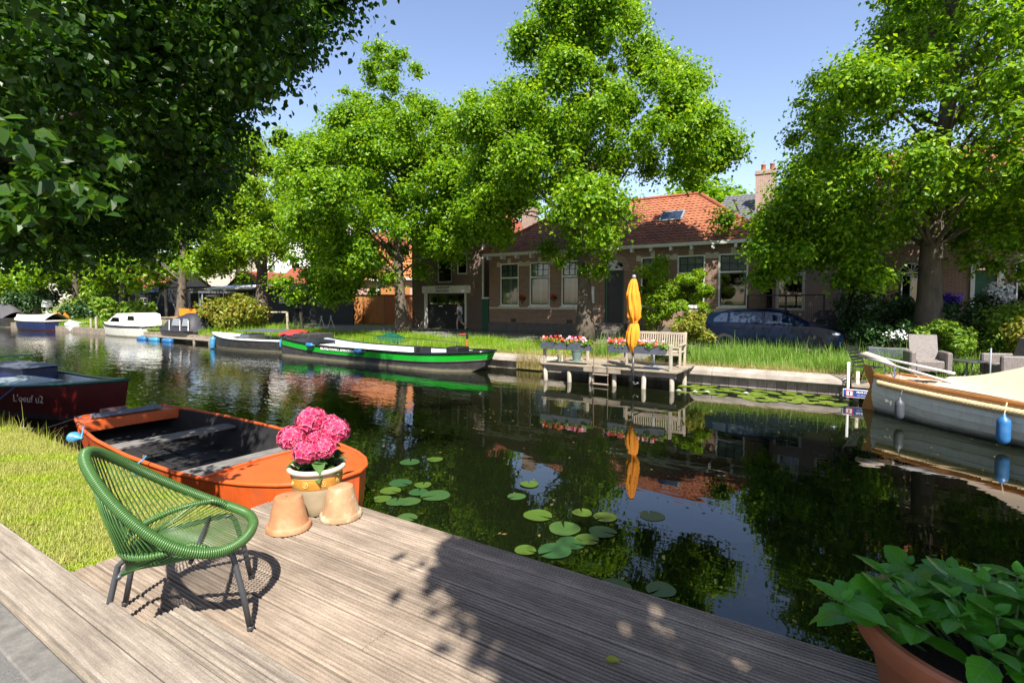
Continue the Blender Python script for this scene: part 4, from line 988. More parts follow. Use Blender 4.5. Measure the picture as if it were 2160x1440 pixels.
for s in (-1,1):
    m=MB(); m.tube([(.24,s*.25,0),(.22,s*.25,.43),(-.22,s*.25,.43),(-.46,s*.25,.98)],.014,6); m.tube([(-.34,s*.25,0),(-.22,s*.25,.43)],.014,6); m.tube([(-.32,s*.25,.66),(0,s*.27,.68),(.22,s*.27,.64),(.24,s*.25,.43)],.012,6); m.build('side_frame',M['black'],t,smooth=True)
def rattanmat():
    m,t,b=_nt('grey_wicker'); tc=N(t,'ShaderNodeTexCoord'); sp=N(t,'ShaderNodeSeparateXYZ'); t.links.new(tc.outputs['Object'],sp.inputs[0]); ad=N(t,'ShaderNodeMath',operation='ADD'); t.links.new(sp.outputs[0],ad.inputs[0]); t.links.new(sp.outputs[1],ad.inputs[1])
    cb=N(t,'ShaderNodeCombineXYZ'); t.links.new(ad.outputs[0],cb.inputs[0]); t.links.new(sp.outputs[2],cb.inputs[1])
    br=N(t,'ShaderNodeTexBrick'); br.inputs['Scale'].default_value=1; br.inputs['Brick Width'].default_value=.06; br.inputs['Row Height'].default_value=.022; br.inputs['Mortar Size'].default_value=.004
    br.inputs['Color1'].default_value=(.25,.215,.195,1); br.inputs['Color2'].default_value=(.17,.145,.135,1); br.inputs['Mortar'].default_value=(.05,.043,.04,1); t.links.new(cb.outputs[0],br.inputs['Vector']); t.links.new(br.outputs[0],b.inputs['Base Color']); b.inputs['Roughness'].default_value=.6; bump(t,b,br.outputs['Fac'],-.6,.008); return m
M['wicker']=rattanmat()
def wicker(loc,rz,label):
    t=thing('wicker_armchair',label,'chair',loc,rz,'grey wicker armchairs')
    m=MB(); m.bbox(-.30,-.32,.14,.30,.26,.40,.03); m.build('seat',M['wicker'],t)
    m=MB(); m.prism([(.20,.40),(.30,.38),(.46,1.0),(.43,1.02),(.38,1.0)],-.30,.30,'x'); m.build('backrest',M['wicker'],t)
    for s in (-1,1):
        m=MB(); m.bbox(s*.30-(.13 if s<0 else 0),-.36,.08,s*.30+(.13 if s>0 else 0),.34,.62,.03); m.build('armrest',M['wicker'],t)
    for x in (-.35,.35):
        for y in (-.3,.28):
            m=MB(); m.tube([(x,y,0),(x,y,.09)],.02,6); m.build('leg',M['darkgrey'],t)
structure('terrace',MB().box(1.1,16.5,.2,8,19.5,.60),M['concrete'])
wicker((1.86,16.85,.60),.15,'grey wicker armchair left of the round table on the bank')
wicker((3.38,16.75,.60),-1.25,'grey wicker armchair right of the round table, cut by the frame')
t=thing('garden_table','small round dark bistro table between the wicker armchairs','table',(2.68,16.85,.60))
m=MB(); m.lathe([(0,.40),(.36,.40),(.37,.41),(.37,.425),(.36,.435),(0,.435)],seg=32); m.build('table_top',M['darkgrey'],t,smooth='auto')
for k in range(3):
    a=2*pi*k/3; m=MB(); m.tube([(.08*cos(a),.08*sin(a),.40),(.05*cos(a),.05*sin(a),.2),(.26*cos(a),.26*sin(a),0)],.014,6); m.build('leg',M['grey'],t,smooth=True)
t=thing('steel_pole','thin grey steel pole standing beside the right wicker armchair','pole',(2.98,16.3,.60))
m=MB(); m.tube([(0,0,-.4),(0,0,.78)],.016,8); m.ell((0,0,.79),(.018,.018,.01),8,4); m.build('shaft',M['grey'],t,smooth=True)
# ---------------------------------------------------------------- white sloop
t,L=boat_thing('white_sloop','white clinker sloop with beige cover, rope fender and varnished rudder',(.80,14.35),(6.3,10.5))
bm=lambda s:.10+1.02*sin(pi*min(1,max(0,.06+s*.52)))**.75*(1 if s<.75 else 1-((s-.75)/.25)**2*.8)-.10*(1-s)
sh=lambda s:.72+.12*(1-s)**3+.25*max(0,s-.5)**2*4
kl=lambda s:-.32+.34*max(0,(.18-s)/.18)
bo=lambda s:bm(s)*.42
M['clinker']=pm('white_clinker',(.62,.60,.51),.4,.06,5,dirt=(.40,.37,.28),dirtamt=.35,stain=(.10,.10,.06))
S=np.linspace(0,1,30); NP=7
m=MB()
def hp(s,f,side,o=0):
    b=bm(s);bb=bo(s);y=b*float(np.interp(f,[0,.2,.38,.55,.72,.86,1],[.30,.66,.92,1.06,1.09,1.05,1.0])); z=kl(s)+(sh(s)-kl(s))*f; return (L*s+.12*max(0,1-s*6)*(f-.7),side*(y+o),z)
for side in (1,-1):
    for i in range(NP):
        f0=i/NP;f1=(i+1)/NP+.012
        m.grid([[hp(s,f0,side,.016) for s in S],[hp(s,min(1,f1),side,.0) for s in S]]); m.grid([[hp(s,f0,side,.016) for s in S],[hp(s,f0,side,-.01) for s in S]])
m.grid([[hp(s,0,1) for s in S],[hp(s,0,-1) for s in S]])
m.build('hull',M['clinker'],t,smooth=False,recalc=True)
m=MB(); 
for side in (1,-1):
    G=[]
    for s in S:
        x,y,z=hp(s,1,side); e=side
        G.append([(x,y-e*.05,z+.045),(x,y+e*.055,z+.045),(x,y+e*.065,z),(x,y+e*.05,z-.05),(x,y-e*.02,z-.05),(x,y-e*.05,z+.045)])
    m.grid(G)
m.build('rubbing_strake',M['varnish'],t)
# twisted rope fender
for side in (-1,1):
    m=MB(); pts=[np.array(hp(s,1,side))+np.array((0,side*.075,-.135)) for s in np.linspace(.02,1,220)]
    for ph in range(3):
        Q=[]
        for i,p in enumerate(pts):
            a=2*pi*(i/6.+ph/3); Q.append(p+np.array((0,side*.036*cos(a),.036*sin(a))))
        m.tube(Q,.038,6)
    m.build('rope_fender',M['rope'],t,smooth=True)
m=MB(); m.grid([[tuple(np.array(hp(s,1,1))+np.array((0,-.04,.0))) for s in S[:9]],[tuple(np.array(hp(s,1,-1))+np.array((0,.04,.0))) for s in S[:9]]]); m.build('stern_deck',pm('scrubbed_deck',(.46,.33,.24),.6,.15,6),t)
m=MB(); G=[]
for s in np.linspace(.20,1,22):
    y0=bm(s)-.015; zr=sh(s)+.05; pk=zr+.12+.80*sm((s-.16)/.42)*(1-.3*sm((s-.7)/.3)); row=[]
    for u in np.linspace(-1,1,17): row.append((L*s,y0*u,zr+(pk-zr)*(1-abs(u)**1.35)+.012*sin(u*9+s*14)))
    G.append(row)
m.grid(G); m.grid([G[0],[(p[0]-.02,p[1],sh(.2)+.04) for p in G[0]]]); m.build('cover',M['canvas'],t,smooth=True)
# lowered mast / boom with sail cover, along the centre line overhanging the stern
m=MB(); m.tube([(-.30,-.05,1.18),(.9,-.25,1.0),(2.6,-.72,.77)],[.022,.026,.026],8); m.build('boom',M['white'],t,smooth=True)
m=MB(); m.tube([(-.25,.12,1.22),(1.4,.0,1.04)],[.022,.026],8); m.build('gaff',M['white'],t,smooth=True)
m=MB(); m.tube([(-.52,.0,1.22),(-.35,.0,1.25),(.0,-.02,1.16),(.35,-.10,1.05)],[.05,.075,.075,.04],10); m.build('boom_cover',pm('sail_cover',(.50,.42,.34),.85,.15,6,.4,14),t,smooth=True)
m=MB()
for y in (-.45,.4): m.tube([(.55,y,.80),(.42,y*.6,1.05)],.014,6)
m.build('crutch',M['chrome'],t)
m=MB()
for (a,b,c) in (((.1,-.2,.80),(.3,-.25,.98),(.55,-.42,.80)),((.15,.2,.80),(.32,.05,.94),(.45,-.05,.80))): m.tube([a,b,c],.012,6)
m.build('pushpit',M['chrome'],t,smooth=True)
m=MB()
for k in range(3): m.tube([(.75+.12*cos(a)+k*.16,-.25+.09*sin(a)+.05*k,.815+.012*k) for a in np.linspace(0,6.28,15)[:-1]],.012,5,closed=True)
m.build('rope_coil',M['tarp'],t,smooth=True)
m=MB(); m.prism([(-.42,-.45),(.0,-.45),(-.04,.2),(-.07,.62),(-.22,.98),(-.40,1.02),(-.36,.8),(-.24,.55),(-.40,.1)],-.022,.022,'y'); m.build('rudder',M['varnish'],t)
m=MB(); m.tube([(-.05,0,.05),(-.05,0,.72)],.022,8); m.box(-.14,-.035,.50,.02,.035,.53); m.box(-.14,-.035,.18,.02,.035,.21); m.build('rudder_fitting',M['chrome'],t)
text('Vrij',.13,M['creamcanvas'],t,(.55,-.665,.36),(pi/2-.05,0,-.38),shear=.2,ext=.002)
def wpos(lx,ly):
    a=math.atan2(10.5-14.35,6.3-.80); return (.80+lx*cos(a)-ly*sin(a),14.35+lx*sin(a)+ly*cos(a))
q=wpos(.95,-.95); fender((q[0],q[1],.30),'dark grey fender hanging near the stern of the white sloop',pm('grey_fender',(.05,.055,.065),.5,.2,9),.085,.40,-.6,False,(-.02,.12,.42))
q=wpos(2.75,-1.23); fender((q[0],q[1],.32),'large blue fender amidships on the white sloop',M['blue'],.095,.46,-.6,False,(-.02,.12,.46))
t=thing('outboard_motor','dark outboard motor with a grey cowl tilted up beside the jetty sign','motor',(.75,14.95,0))
m=MB(); m.ell((0,0,.0),(.24,.13,.13),14,8); o=m.build('cowl',M['navy'],t,smooth=True); o.location=(0,0,.08); o.rotation_euler=(0,.5,0)
m=MB(); m.tube([(.1,0,.0),(.22,.02,-.3),(.25,.02,-.5)],[.08,.05,.05],8); m.build('shaft',M['black'],t)
# ---------------------------------------------------------------- green tour barge
t,L=boat_thing('tour_barge','long black tour barge with a bright green band and white seats along the quay',(-22.35,15.42),(-10.55,15.02))
bm=lambda s:1.02*(1-max(0,(.10-s)/.10)**2.2*.75)*(1-max(0,(s-.82)/.18)**2.2*.80)
sh=lambda s:.57+.36*max(0,(.42-s)/.42)**2+.17*max(0,(s-.70)/.30)**2
kl=lambda s:-.35+.55*max(0,(s-.88)/.12)**1.3+.15*max(0,(.06-s)/.06)
bo=lambda s:bm(s)*.93*(1-.35*max(0,(s-.85)/.15))
SB=np.linspace(0,1,44)
def hb(s,f,side,o=0):
    b=bm(s)-o; bb=bo(s)-o; z=kl(s)+(sh(s)-kl(s))*f; return (L*s+.25*max(0,(s-.85)/.15)*f,side*(bb+(b-bb)*f**.7),z)
def ffz(s,d): return 1-d/(sh(s)-kl(s))
m=MB()
for side in (1,-1):
    m.grid([[hb(s,0,side) for s in SB],[hb(s,.4,side) for s in SB],[hb(s,ffz(s,.30),side) for s in SB]],m=0)
    m.grid([[hb(s,ffz(s,.30),side) for s in SB],[hb(s,ffz(s,.055),side) for s in SB]],m=1)
    m.grid([[hb(s,ffz(s,.055),side) for s in SB],[hb(s,1,side) for s in SB]],m=2)
for s in (0,1):
    for f0,f1,mi in ((0,ffz(s,.3),0),(ffz(s,.3),ffz(s,.055),1),(ffz(s,.055),1,2)): m.add([hb(s,f0,1),hb(s,f0,-1),hb(s,f1,-1),hb(s,f1,1)],[(0,1,2,3)],mi)
m.grid([[hb(s,0,1) for s in SB],[hb(s,0,-1) for s in SB]])
m.build('hull',[M['hullblack'],M['greenstripe'],M['blackgloss']],t,smooth='auto')
m=MB(); ring=[hb(s,1,1) for s in SB]+[hb(s,1,-1) for s in SB[::-1]]; m.tube([np.array(p)+np.array((0,0,.0)) for p in ring],.045,8,closed=True); m.build('gunwale',M['blackgloss'],t,smooth=True)
m=MB(); ring=[np.array(hb(s,ffz(s,.30),1,-.01)) for s in SB]+[np.array(hb(s,ffz(s,.30),-1,-.01)) for s in SB[::-1]]; m.tube(ring,.022,6,closed=True); m.build('rubbing_strip',M['hullblack'],t,smooth=True)
m=MB()
SI=SB[4:-5]
for side in (1,-1): m.grid([[hb(s,1,side,.07) for s in SI],[hb(s,.45,side,.09) for s in SI]],m=0)
m.grid([[hb(s,.45,1,.09) for s in SI],[hb(s,.45,-1,.09) for s in SI]],m=0)
for s in (SI[0],SI[-1]): m.add([hb(s,.45,1,.09),hb(s,.45,-1,.09),hb(s,1,-1,.07),hb(s,1,1,.07)],[(0,1,2,3)])
m.build('inner_hull',pm('pale_blue_grey',(.42,.47,.52),.5,.08,5),t)
m=MB(); 
for s0,s1 in ((0,.115),(.90,1)):
    ss=np.linspace(s0,s1,6); m.grid([[tuple(np.array(hb(s,1,1))*(1,u,1)+np.array((0,0,.02*(1-u*u)-.012))) for u in np.linspace(-1,1,7)] for s in ss])
m.build('end_deck',M['blackgloss'],t,smooth=True)
m=MB()
for k in range(9):
    s=.20+.062*k; x=L*s; y=bm(s)-.16
    if k!=4: m.bbox(x-.14,-y,.36,x+.14,y,.40,.006); m.bbox(x-.17,-y,.40,x-.15,y,.52,.006)
    b=MB(); b.bbox(x-.19,-y,.30,x+.17,y,.345,.006); b.bbox(x-.20,-y,.345,x-.175,y,.50,.004); b.build('bench',M['white'],t)
m=MB(); z=.57
for side in (1,):
    for x0,x1 in ((4.1,9.6),): 
        m.tube([(x0,side*.98,.58),(x0,side*.98,.98),(x1,side*.98,.88),(x1,side*.98,.55)],.014,6)
        for x in np.linspace(x0,x1,6): m.tube([(x,side*.98,.55),(x,side*.98,.97-.09*(x-x0)/(x1-x0))],.010,5)
m.build('handrail',M['black'],t,smooth=True)
m=MB(); m.bbox(1.15,-.62,.80,2.35,.75,1.0,.03); m.build('stern_locker',M['hullblack'],t)
m=MB(); 
G=[]
for i in range(9):
    s=i/8; row=[]
    for u in np.linspace(-1,1,13): row.append((.10+1.05*s,u*(.45+.35*sin(pi*min(1,s+.25))),.93+.20*(1-abs(u)**2.2)*(sin(pi*(.12+.76*s))**.6)+.03*sin(u*7+i*2.1)))
    G.append(row)
m.grid(G); m.build('red_cover',M['redcloth'],t,smooth=True)
for q in (8.5,8.8):
    m=MB(); m.bbox(q,-.28,.40,q+.12,.28,.72,.02); m.build('seat_post',M['black'],t)
m=MB(); m.bbox(10.2,-.35,.60,10.75,.35,.82,.03); m.build('bow_locker',M['black'],t)
a=math.atan2(15.02-15.42,-10.55+22.35)
text('RONDVAART ENKHUIZEN',.20,M['white'],t,(5.0,-1.035,.50),(pi/2-.03,0,0),ext=.004,sx=1.02,bold=.006)
def bpos(lx,ly): return (-22.35+lx*cos(a)-ly*sin(a),15.42+lx*sin(a)+ly*cos(a))
q=bpos(.42,-.72); fender((q[0],q[1],.52),'pale blue fender hanging at the left end of the green barge',M['blue2'],.085,.40,0,False,(0,.12,.42))
q=bpos(3.15,-1.12); fender((q[0],q[1],.60),'blue fender lying on the green band left of the white lettering',M['blue'],.10,.42,.0,True,(.55,.35,.03))
q=bpos(6.3,-1.12); fender((q[0],q[1],.50),'blue fender lying on the green band right of the white lettering',M['blue'],.10,.42,.0,True,(.5,.3,.09))
t=thing('tiller_post','rusty orange post with a black head and red lever beside the barge bow','post',(-12.65,16.65,.50))
m=MB(); m.tube([(0,0,0),(0,0,.48)],[.045,.035],8); m.build('post',M['orangepaint'],t); m=MB(); m.bbox(-.045,-.045,.48,.045,.045,.70,.015); m.build('head',M['black'],t)
m=MB(); m.tube([(0,0,.66),(-.34,-.05,.645)],.028,8); m.build('lever',M['redcloth'],t)
def bike(t,fr,acc):
    for x in (-.52,.52):
        m=MB(); m.tube([(x+.33*cos(q),0,.34+.33*sin(q)) for q in np.linspace(0,2*pi,25)[:-1]],.018,6,closed=True); w=m.build('wheel',M['rubber'],t,smooth=True)
        m=MB()
        for k in range(8): m.tube([(x,0,.34),(x+.32*cos(k*pi/4),0,.34+.32*sin(k*pi/4))],.003,4)
        m.build('spokes',M['chrome'],w)
    m=MB(); m.tube([(-.52,0,.34),(-.08,0,.30),(-.22,0,.80),(.36,0,.86),(.52,0,.34)],.016,6); m.tube([(-.08,0,.30),(.38,0,.80)],.016,6); m.tube([(-.52,0,.34),(-.22,0,.78)],.012,6); m.tube([(.36,0,.86),(.33,0,1.05)],.016,6); m.build('frame',fr,t,smooth=True)
    m=MB(); m.tube([(.22,-.28,1.03),(.33,-.2,1.06),(.36,0,1.06),(.33,.2,1.06),(.22,.28,1.03)],.014,6); m.build('handlebar',acc,t,smooth=True)
    m=MB(); m.ell((-.24,0,.92),(.14,.08,.035),10,6); m.tube([(-.22,0,.8),(-.24,0,.9)],.013,6); m.build('saddle',M['black'],t,smooth=True)
    m=MB(); m.bbox(-.85,-.07,.70,-.35,.07,.73,.005); m.build('carrier',acc,t)
t2=thing('bicycle','dark bicycle leaning by the workshop wall beside the white door post','bicycle',(-23.3,24.6,.76),.1); bike(t2,M['black'],M['black'])
# ---------------------------------------------------------------- black and white open boat
def simple_boat(name,label,stern,bow,half,sheer,mats,inner,gun,full=.5,transom=.8,keel=-.25,bands=None,N_=26,rise=.18,gr=.03,floor=.34):
    t,L=boat_thing(name,label,stern,bow)
    bm=lambda s:half*(transom+(1-transom)*sm(s/.35))*(1-max(0,(s-full)/(1-full))**2*.97)
    sh=lambda s:sheer+rise*max(0,(s-.35)/.65)**2
    kl=lambda s:keel+(sheer-keel)*.55*max(0,(s-.82)/.18)**1.6
    pt=hull('h',L,bm,sh,kl,lambda s:bm(s)*.72,N_,t,mats=mats,inner=inner,gunmat=gun,gr=gr,bands=bands or [0,.35,.7,1],floor=floor,dx=lambda s,z:.3*max(0,(s-.8)/.2)*z)
    return t,L,pt,bm,sh
t,L,pt,bm,sh=simple_boat('open_motorboat','black open motorboat with white deck moored left of the green barge',(-22.9,15.85),(-29.0,15.45),.95,.55,[M['hullblack']]*3,M['white'],M['white'],gr=.05)
m=MB(); decking(m,pt,.62,1,-.01,8,.02,.05); m.build('foredeck',M['white'],t,smooth='auto')
for side in (1,-1):
    m=MB(); m.grid([[tuple(np.array(pt(s,1,side,0))+np.array((0,0,.03))) for s in np.linspace(0,.65,10)],[tuple(np.array(pt(s,1,side,.16))+np.array((0,0,.03))) for s in np.linspace(0,.65,10)]]); m.build('side_deck',M['white'],t)
m=MB(); m.bbox(2.6,-.5,.4,3.3,.5,.80,.05); m.build('console',M['white'],t)
m=MB(); m.tube([(2.9,.18*cos(q)+.2,.86+.18*sin(q)) for q in np.linspace(0,6.28,17)[:-1]],.014,6,closed=True); m.build('steering_wheel',M['black'],t,smooth=True)
m=MB(); m.bbox(.3,-.8,.98,3.2,.8,1.02,.02); m.build('bimini_top',M['slate'],t)
m=MB()
for x in (.5,2.9):
    for y in (-.75,.75): m.tube([(x,y,.55),(x,y,.98)],.012,6)
m.build('bimini_pole',M['chrome'],t)
fender((-27.6,14.55,.30),'bright blue fender on the black open motorboat',M['blue2'],.13,.62,0,False,(0,.1,.5),tilt=.15)
# pontoon with blue floats and the boat under black canvas
t=thing('floating_pontoon','low dark timber pontoon between the white cruiser and the black motorboat','pontoon',(-34.6,16.2,0))
m=MB(); y=15.75
while y<16.8: m.bbox(-38.6,y,.20,-30.0,y+.16,.25,.004); y+=.17
m.build('deck_board',M['oldwood'],t,world=True)
for x in (-38,-35,-32,-30.3):
    m=MB(); m.tube([(x,15.8,-.6),(x,15.8,.2)],.08,8); m.build('post',M['oldwood'],t,world=True)
for k,(x,mt) in enumerate(((-37.9,M['blue']),(-36.3,M['blue2']),(-34.6,M['blue']))):
    t=thing('float_drum','blue plastic float drum at the pontoon front, '+['beside the cruiser stern','in the middle of three','nearest the black motorboat'][k],'float',(x,15.55,.06),0,'blue float drums')
    m=MB(); m.lathe([(0,-.5),(.10,-.5),(.15,-.45),(.16,-.1),(.165,0),(.16,.1),(.15,.45),(.10,.5),(0,.5)],seg=16); o=m.build('drum',mt,t,smooth=True); o.rotation_euler=(0,pi/2,0)
t,L,pt,bm,sh=simple_boat('covered_boat','small dark boat under a black canvas tent with clear side windows',(-33.1,17.1),(-38.4,16.9),.95,.62,[M['hullblack']]*3,M['boatinside'],M['hullblack'])
m=MB(); G=[]
for s in np.linspace(0,1,15):
    x=.1+3.4*s; hgt=(1.06*sm(s*4.5)*(1-.35*sm((s-.45)/.55))+.04*sin(s*19)); row=[]
    for u in np.linspace(-1,1,13): row.append((x+.15*(1-abs(u))*0,u*(.90-.10*(1-abs(u))),.64+hgt*(1-abs(u)**3.2)+.02*sin(7*u+s*12)))
    G.append(row)
m.grid(G); m.build('canopy',M['tarp'],t,smooth=True)
m=MB()
for x0,x1,z0,z1,side in ((.5,1.15,.95,1.4,1),(1.4,2.3,.95,1.4,1)):
    m.add([(x0,side*.875,z0),(x1,side*.875,z0),(x1-.06,side*.80,z1),(x0+.06,side*.80,z1)],[(0,1,2,3)])
m.build('window',M['grey'],t)
m=MB()
for x in (.35,1.27,2.5): m.tube([(x,.92,.66),(x+.08,.86,1.3)],.02,5)
m.build('zip_strip',M['offwhite'],t)
# white cabin cruiser
t,L,pt,bm,sh=simple_boat('cabin_cruiser','small white cabin cruiser with black rub strip and two dark side windows',(-39.6,17.0),(-46.6,16.7),1.05,.72,[M['cruiserwhite']]*3,M['white'],M['black'],full=.45,gr=.06,rise=.15)
m=MB(); decking(m,pt,.0,1,-.01,10,.03,.05); m.build('deck',M['white'],t,smooth='auto')
m=MB(); ps=[(.6,.74),(5.2,.80),(4.6,1.10),(3.9,1.38),(3.3,1.62),(1.4,1.66),(.8,1.55)]
for y0,y1,k in ((-.78,.78,1),): m.prism(ps,y0,y1,'y')
m.build('cabin',M['white'],t)
m=MB()
for a_,b_ in (((3.0,1.02),(4.3,1.32)),((.95,1.15),(1.9,1.45))):
    for y in (-.785,.785): m.add([(a_[0],y,a_[1]),(b_[0]+.1 if a_[0]>2 else b_[0],y,a_[1]),(b_[0]-.35 if a_[0]>2 else b_[0]-.1,y,b_[1]),(a_[0]+.08,y,b_[1])],[(0,1,2,3)])
m.build('window',M['glassdark'],t)
for k,(x,y,h,l) in enumerate(((-48.6,16.5,1.15,'weathered mooring post, left of a close pair beside the cabin cruiser'),(-47.5,16.45,1.3,'weathered mooring post nearest the cabin cruiser bow'))):
    t=thing('mooring_post',l,'post',(x,y,0),0,'posts by the cruiser'); m=MB(); m.tube([(0,0,-.8),(.03,0,h)],[.10,.085],9); m.build('shaft',M['vwood'],t)
# blue launch, dinghy, dark boat far left
t,L,pt,bm,sh=simple_boat('blue_launch','dark blue launch with a cream cover moored at the far left',(-55.3,16.5),(-62.5,15.9),1.15,.80,[M['redpaint'],M['navy'],M['navy']],M['white'],M['creamcanvas'],gr=.07,bands=[0,.36,.7,1])
m=MB(); G=[[(pt(s,1,1)[0],u*(bm(s)+.05),sh(s)+.03+(.28+.35*(1-s))*(1-abs(u)**1.5)) for u in np.linspace(-1,1,9)] for s in np.linspace(0,1,14)]; m.grid(G); m.build('cover',M['creamcanvas'],t,smooth=True)
t,L,pt,bm,sh=simple_boat('white_dinghy','small white dinghy tucked in between the blue launch and the posts',(-51.0,16.9),(-54.6,17.1),.75,.55,[M['black'],M['offwhite'],M['white']],M['white'],M['white'])
m=MB(); decking(m,pt,0,1,-.03,8,.02,.16); m.build('cover',M['white'],t,smooth=True)
t,L,pt,bm,sh=simple_boat('shrouded_boat','grey boat shrouded in dark canvas at the far left edge of the canal',(-66.5,16.8),(-74,16.4),1.3,.8,[M['hullblack']]*3,M['black'],M['hullblack'])
m=MB(); G=[[(pt(s,1,1)[0],u*(bm(s)+.04),sh(s)+.02+(1.5*sin(pi*min(1,.1+s))**.8)*(1-abs(u)**1.6)) for u in np.linspace(-1,1,9)] for s in np.linspace(0,1,14)]; m.grid(G); m.build('cover',pm('grey_canvas',(.06,.055,.06),.75,.2,3),t,smooth=True)
# ---------------------------------------------------------------- buildings
def facade(mb,x0,x1,z0,z1,y,holes,depth=.16,m=0,mr=None,axis='y',flip=1):
    """wall face in plane y with rectangular openings and their reveals; holes (xa,xb,za,zb)"""
    xs=sorted({x0,x1,*[h[0] for h in holes],*[h[1] for h in holes]}); zs=sorted({z0,z1,*[h[2] for h in holes],*[h[3] for h in holes]})
    P=lambda x,z,d=0:(x,y+d,z) if axis=='y' else (y+d*flip,x,z)
    for a,b in zip(xs[:-1],xs[1:]):
        for c,d in zip(zs[:-1],zs[1:]):
            cx,cz=(a+b)/2,(c+d)/2
            if any(h[0]<cx<h[1] and h[2]<cz<h[3] for h in holes): continue
            mb.add([P(a,c),P(b,c),P(b,d),P(a,d)],[(0,1,2,3)],m)
    for xa,xb,za,zb in holes:
        for p,q in (((xa,za),(xa,zb)),((xa,zb),(xb,zb)),((xb,zb),(xb,za)),((xb,za),(xa,za))):
            mb.add([P(*p),P(*q),P(*q,depth),P(*p,depth)],[(0,1,2,3)],m if mr is None else mr)
def wallbox(x0,x1,y0,y1,z0,z1,holes=(),holes_r=(),depth=.16):
    m=MB(); facade(m,x0,x1,z0,z1,y0,list(holes),depth)
    facade(m,y0,y1,z0,z1,x1,list(holes_r),depth,axis='x',flip=-1); facade(m,y0,y1,z0,z1,x0,[],axis='x'); facade(m,x0,x1,z0,z1,y1,[])
    return m
def roofplane(m,e0,e1,r1,r0,rows=16,tile=.24,h=.028,mi=0):
    """pantile roof: e0-e1 eave, r0-r1 ridge"""
    e0,e1,r0,r1=[np.array(p,float) for p in (e0,e1,r0,r1)]
    nn=nrm(np.cross(e1-e0,(r0+r1)/2-(e0+e1)/2)); 
    if nn[2]<0: nn=-nn
    W=np.linalg.norm(e1-e0); U=nrm(e1-e0)
    for i in range(rows):
        f0=i/rows;f1=min(1,(i+1.12)/rows); A0=e0+(r0-e0)*f0;B0=e1+(r1-e1)*f0;A1=e0+(r0-e0)*f1;B1=e1+(r1-e1)*f1
        off=(A0-e0)@U; w=np.linalg.norm(B0-A0); n=max(2,int(w/tile*3)); lo=[];hi=[];lip=[]
        for k in range(n+1):
            u=k/n; ph=2*pi*(off+w*u)/tile; d=h*(.5+.5*sin(ph)); a=A0+(B0-A0)*u; b=A1+(B1-A1)*u
            lo.append(a+nn*(d+.035)); hi.append(b+nn*(d+.002)); lip.append(a+nn*(-.01))
        m.grid([lip,lo,hi],m=mi)
def window(par,x0,x1,z0,z1,y,frame=None,sash=None,cols=3,topf=.34,blind=None,pane=None,depth=.12,rows=2,dark=None):
    frame=frame or M['offwhite']; sash=sash or M['greendark']; w=.075
    m=MB(); m.box(x0,y+.02,z0,x0+w,y+depth,z1); m.box(x1-w,y+.02,z0,x1,y+depth,z1); m.box(x0+w,y+.02,z1-w,x1-w,y+depth,z1); m.box(x0+w,y+.02,z0,x1-w,y+depth,z0+w)
    zt=z1-(z1-z0)*topf
    if topf: m.box(x0+w,y+.015,zt-.05,x1-w,y+depth,zt+.03)
    W=m.build('window',frame,par,world=True)
    s=MB(); q=.045; yy=y+.05
    for za,zb in (((z0+w,zt-.05),(zt+.03,z1-w)) if topf else ((z0+w,z1-w),)):
        a,b=x0+w,x1-w; s.box(a,yy,za,a+q,yy+.05,zb); s.box(b-q,yy,za,b,yy+.05,zb); s.box(a+q,yy,za,b-q,yy+.05,za+q); s.box(a+q,yy,zb-q,b-q,yy+.05,zb)
    if topf and cols>1:
        za,zb=zt+.03+q,z1-w-q; a,b=x0+w+q,x1-w-q
        for c in range(1,cols): xx=a+(b-a)*c/cols; s.box(xx-.014,yy+.005,za,xx+.014,yy+.045,zb)
        for r in range(1,rows): zz=za+(zb-za)*r/rows; s.box(a,yy+.008,zz-.012,b,yy+.042,zz+.012)
    o=s.build('sash',sash,None); off=np.array(W.parent.location) if W.parent else np.zeros(3); o.parent=W; o.location=tuple(-off)
    p=MB(); p.add([(x0+w,y+.078,z0+w),(x1-w,y+.078,z0+w),(x1-w,y+.078,z1-w),(x0+w,y+.078,z1-w)],[(0,1,2,3)]); o=p.build('pane',pane or M['glass'],None); o.parent=W; o.location=tuple(-off)
    bk=MB(); bk.box(x0-.05,y+.9,z0-.05,x1+.05,y+.95,z1+.05); bk.box(x0-.05,y+.17,z0-.08,x1+.05,y+.9,z0-.05); o=bk.build('room',dark or M['interior'],None); o.parent=W; o.location=tuple(-off)
    if blind=='shutter':
        b=MB(); yb=y+.15; a_,b_=x0+w,x1-w; mid=(a_+b_)/2
        for za,zb in ((z0+w,zt-.06),(zt+.04,z1-w)):
            for xa,xb in ((a_,mid-.01),(mid+.01,b_)):
                b.box(xa,yb,za,xa+.05,yb+.03,zb); b.box(xb-.05,yb,za,xb,yb+.03,zb); z=za+.03
                while z<zb-.02: b.bar((xa+.05,yb+.01,z),(xb-.05,yb+.01,z),.055,.010,up=(0,.55,.8)); z+=.062
        o=b.build('shutter',M['shutter'],None); o.parent=W; o.location=tuple(-off)
    elif blind=='half':
        b=MB(); b.box(x0+w,y+.16,zt-.1,x1-w,y+.17,z1-w); o=b.build('blind',M['white'],None); o.parent=W; o.location=tuple(-off)
    return W
def wpart(name,mb,mat,par,**k): return mb.build(name,mat,par,world=True,**k)
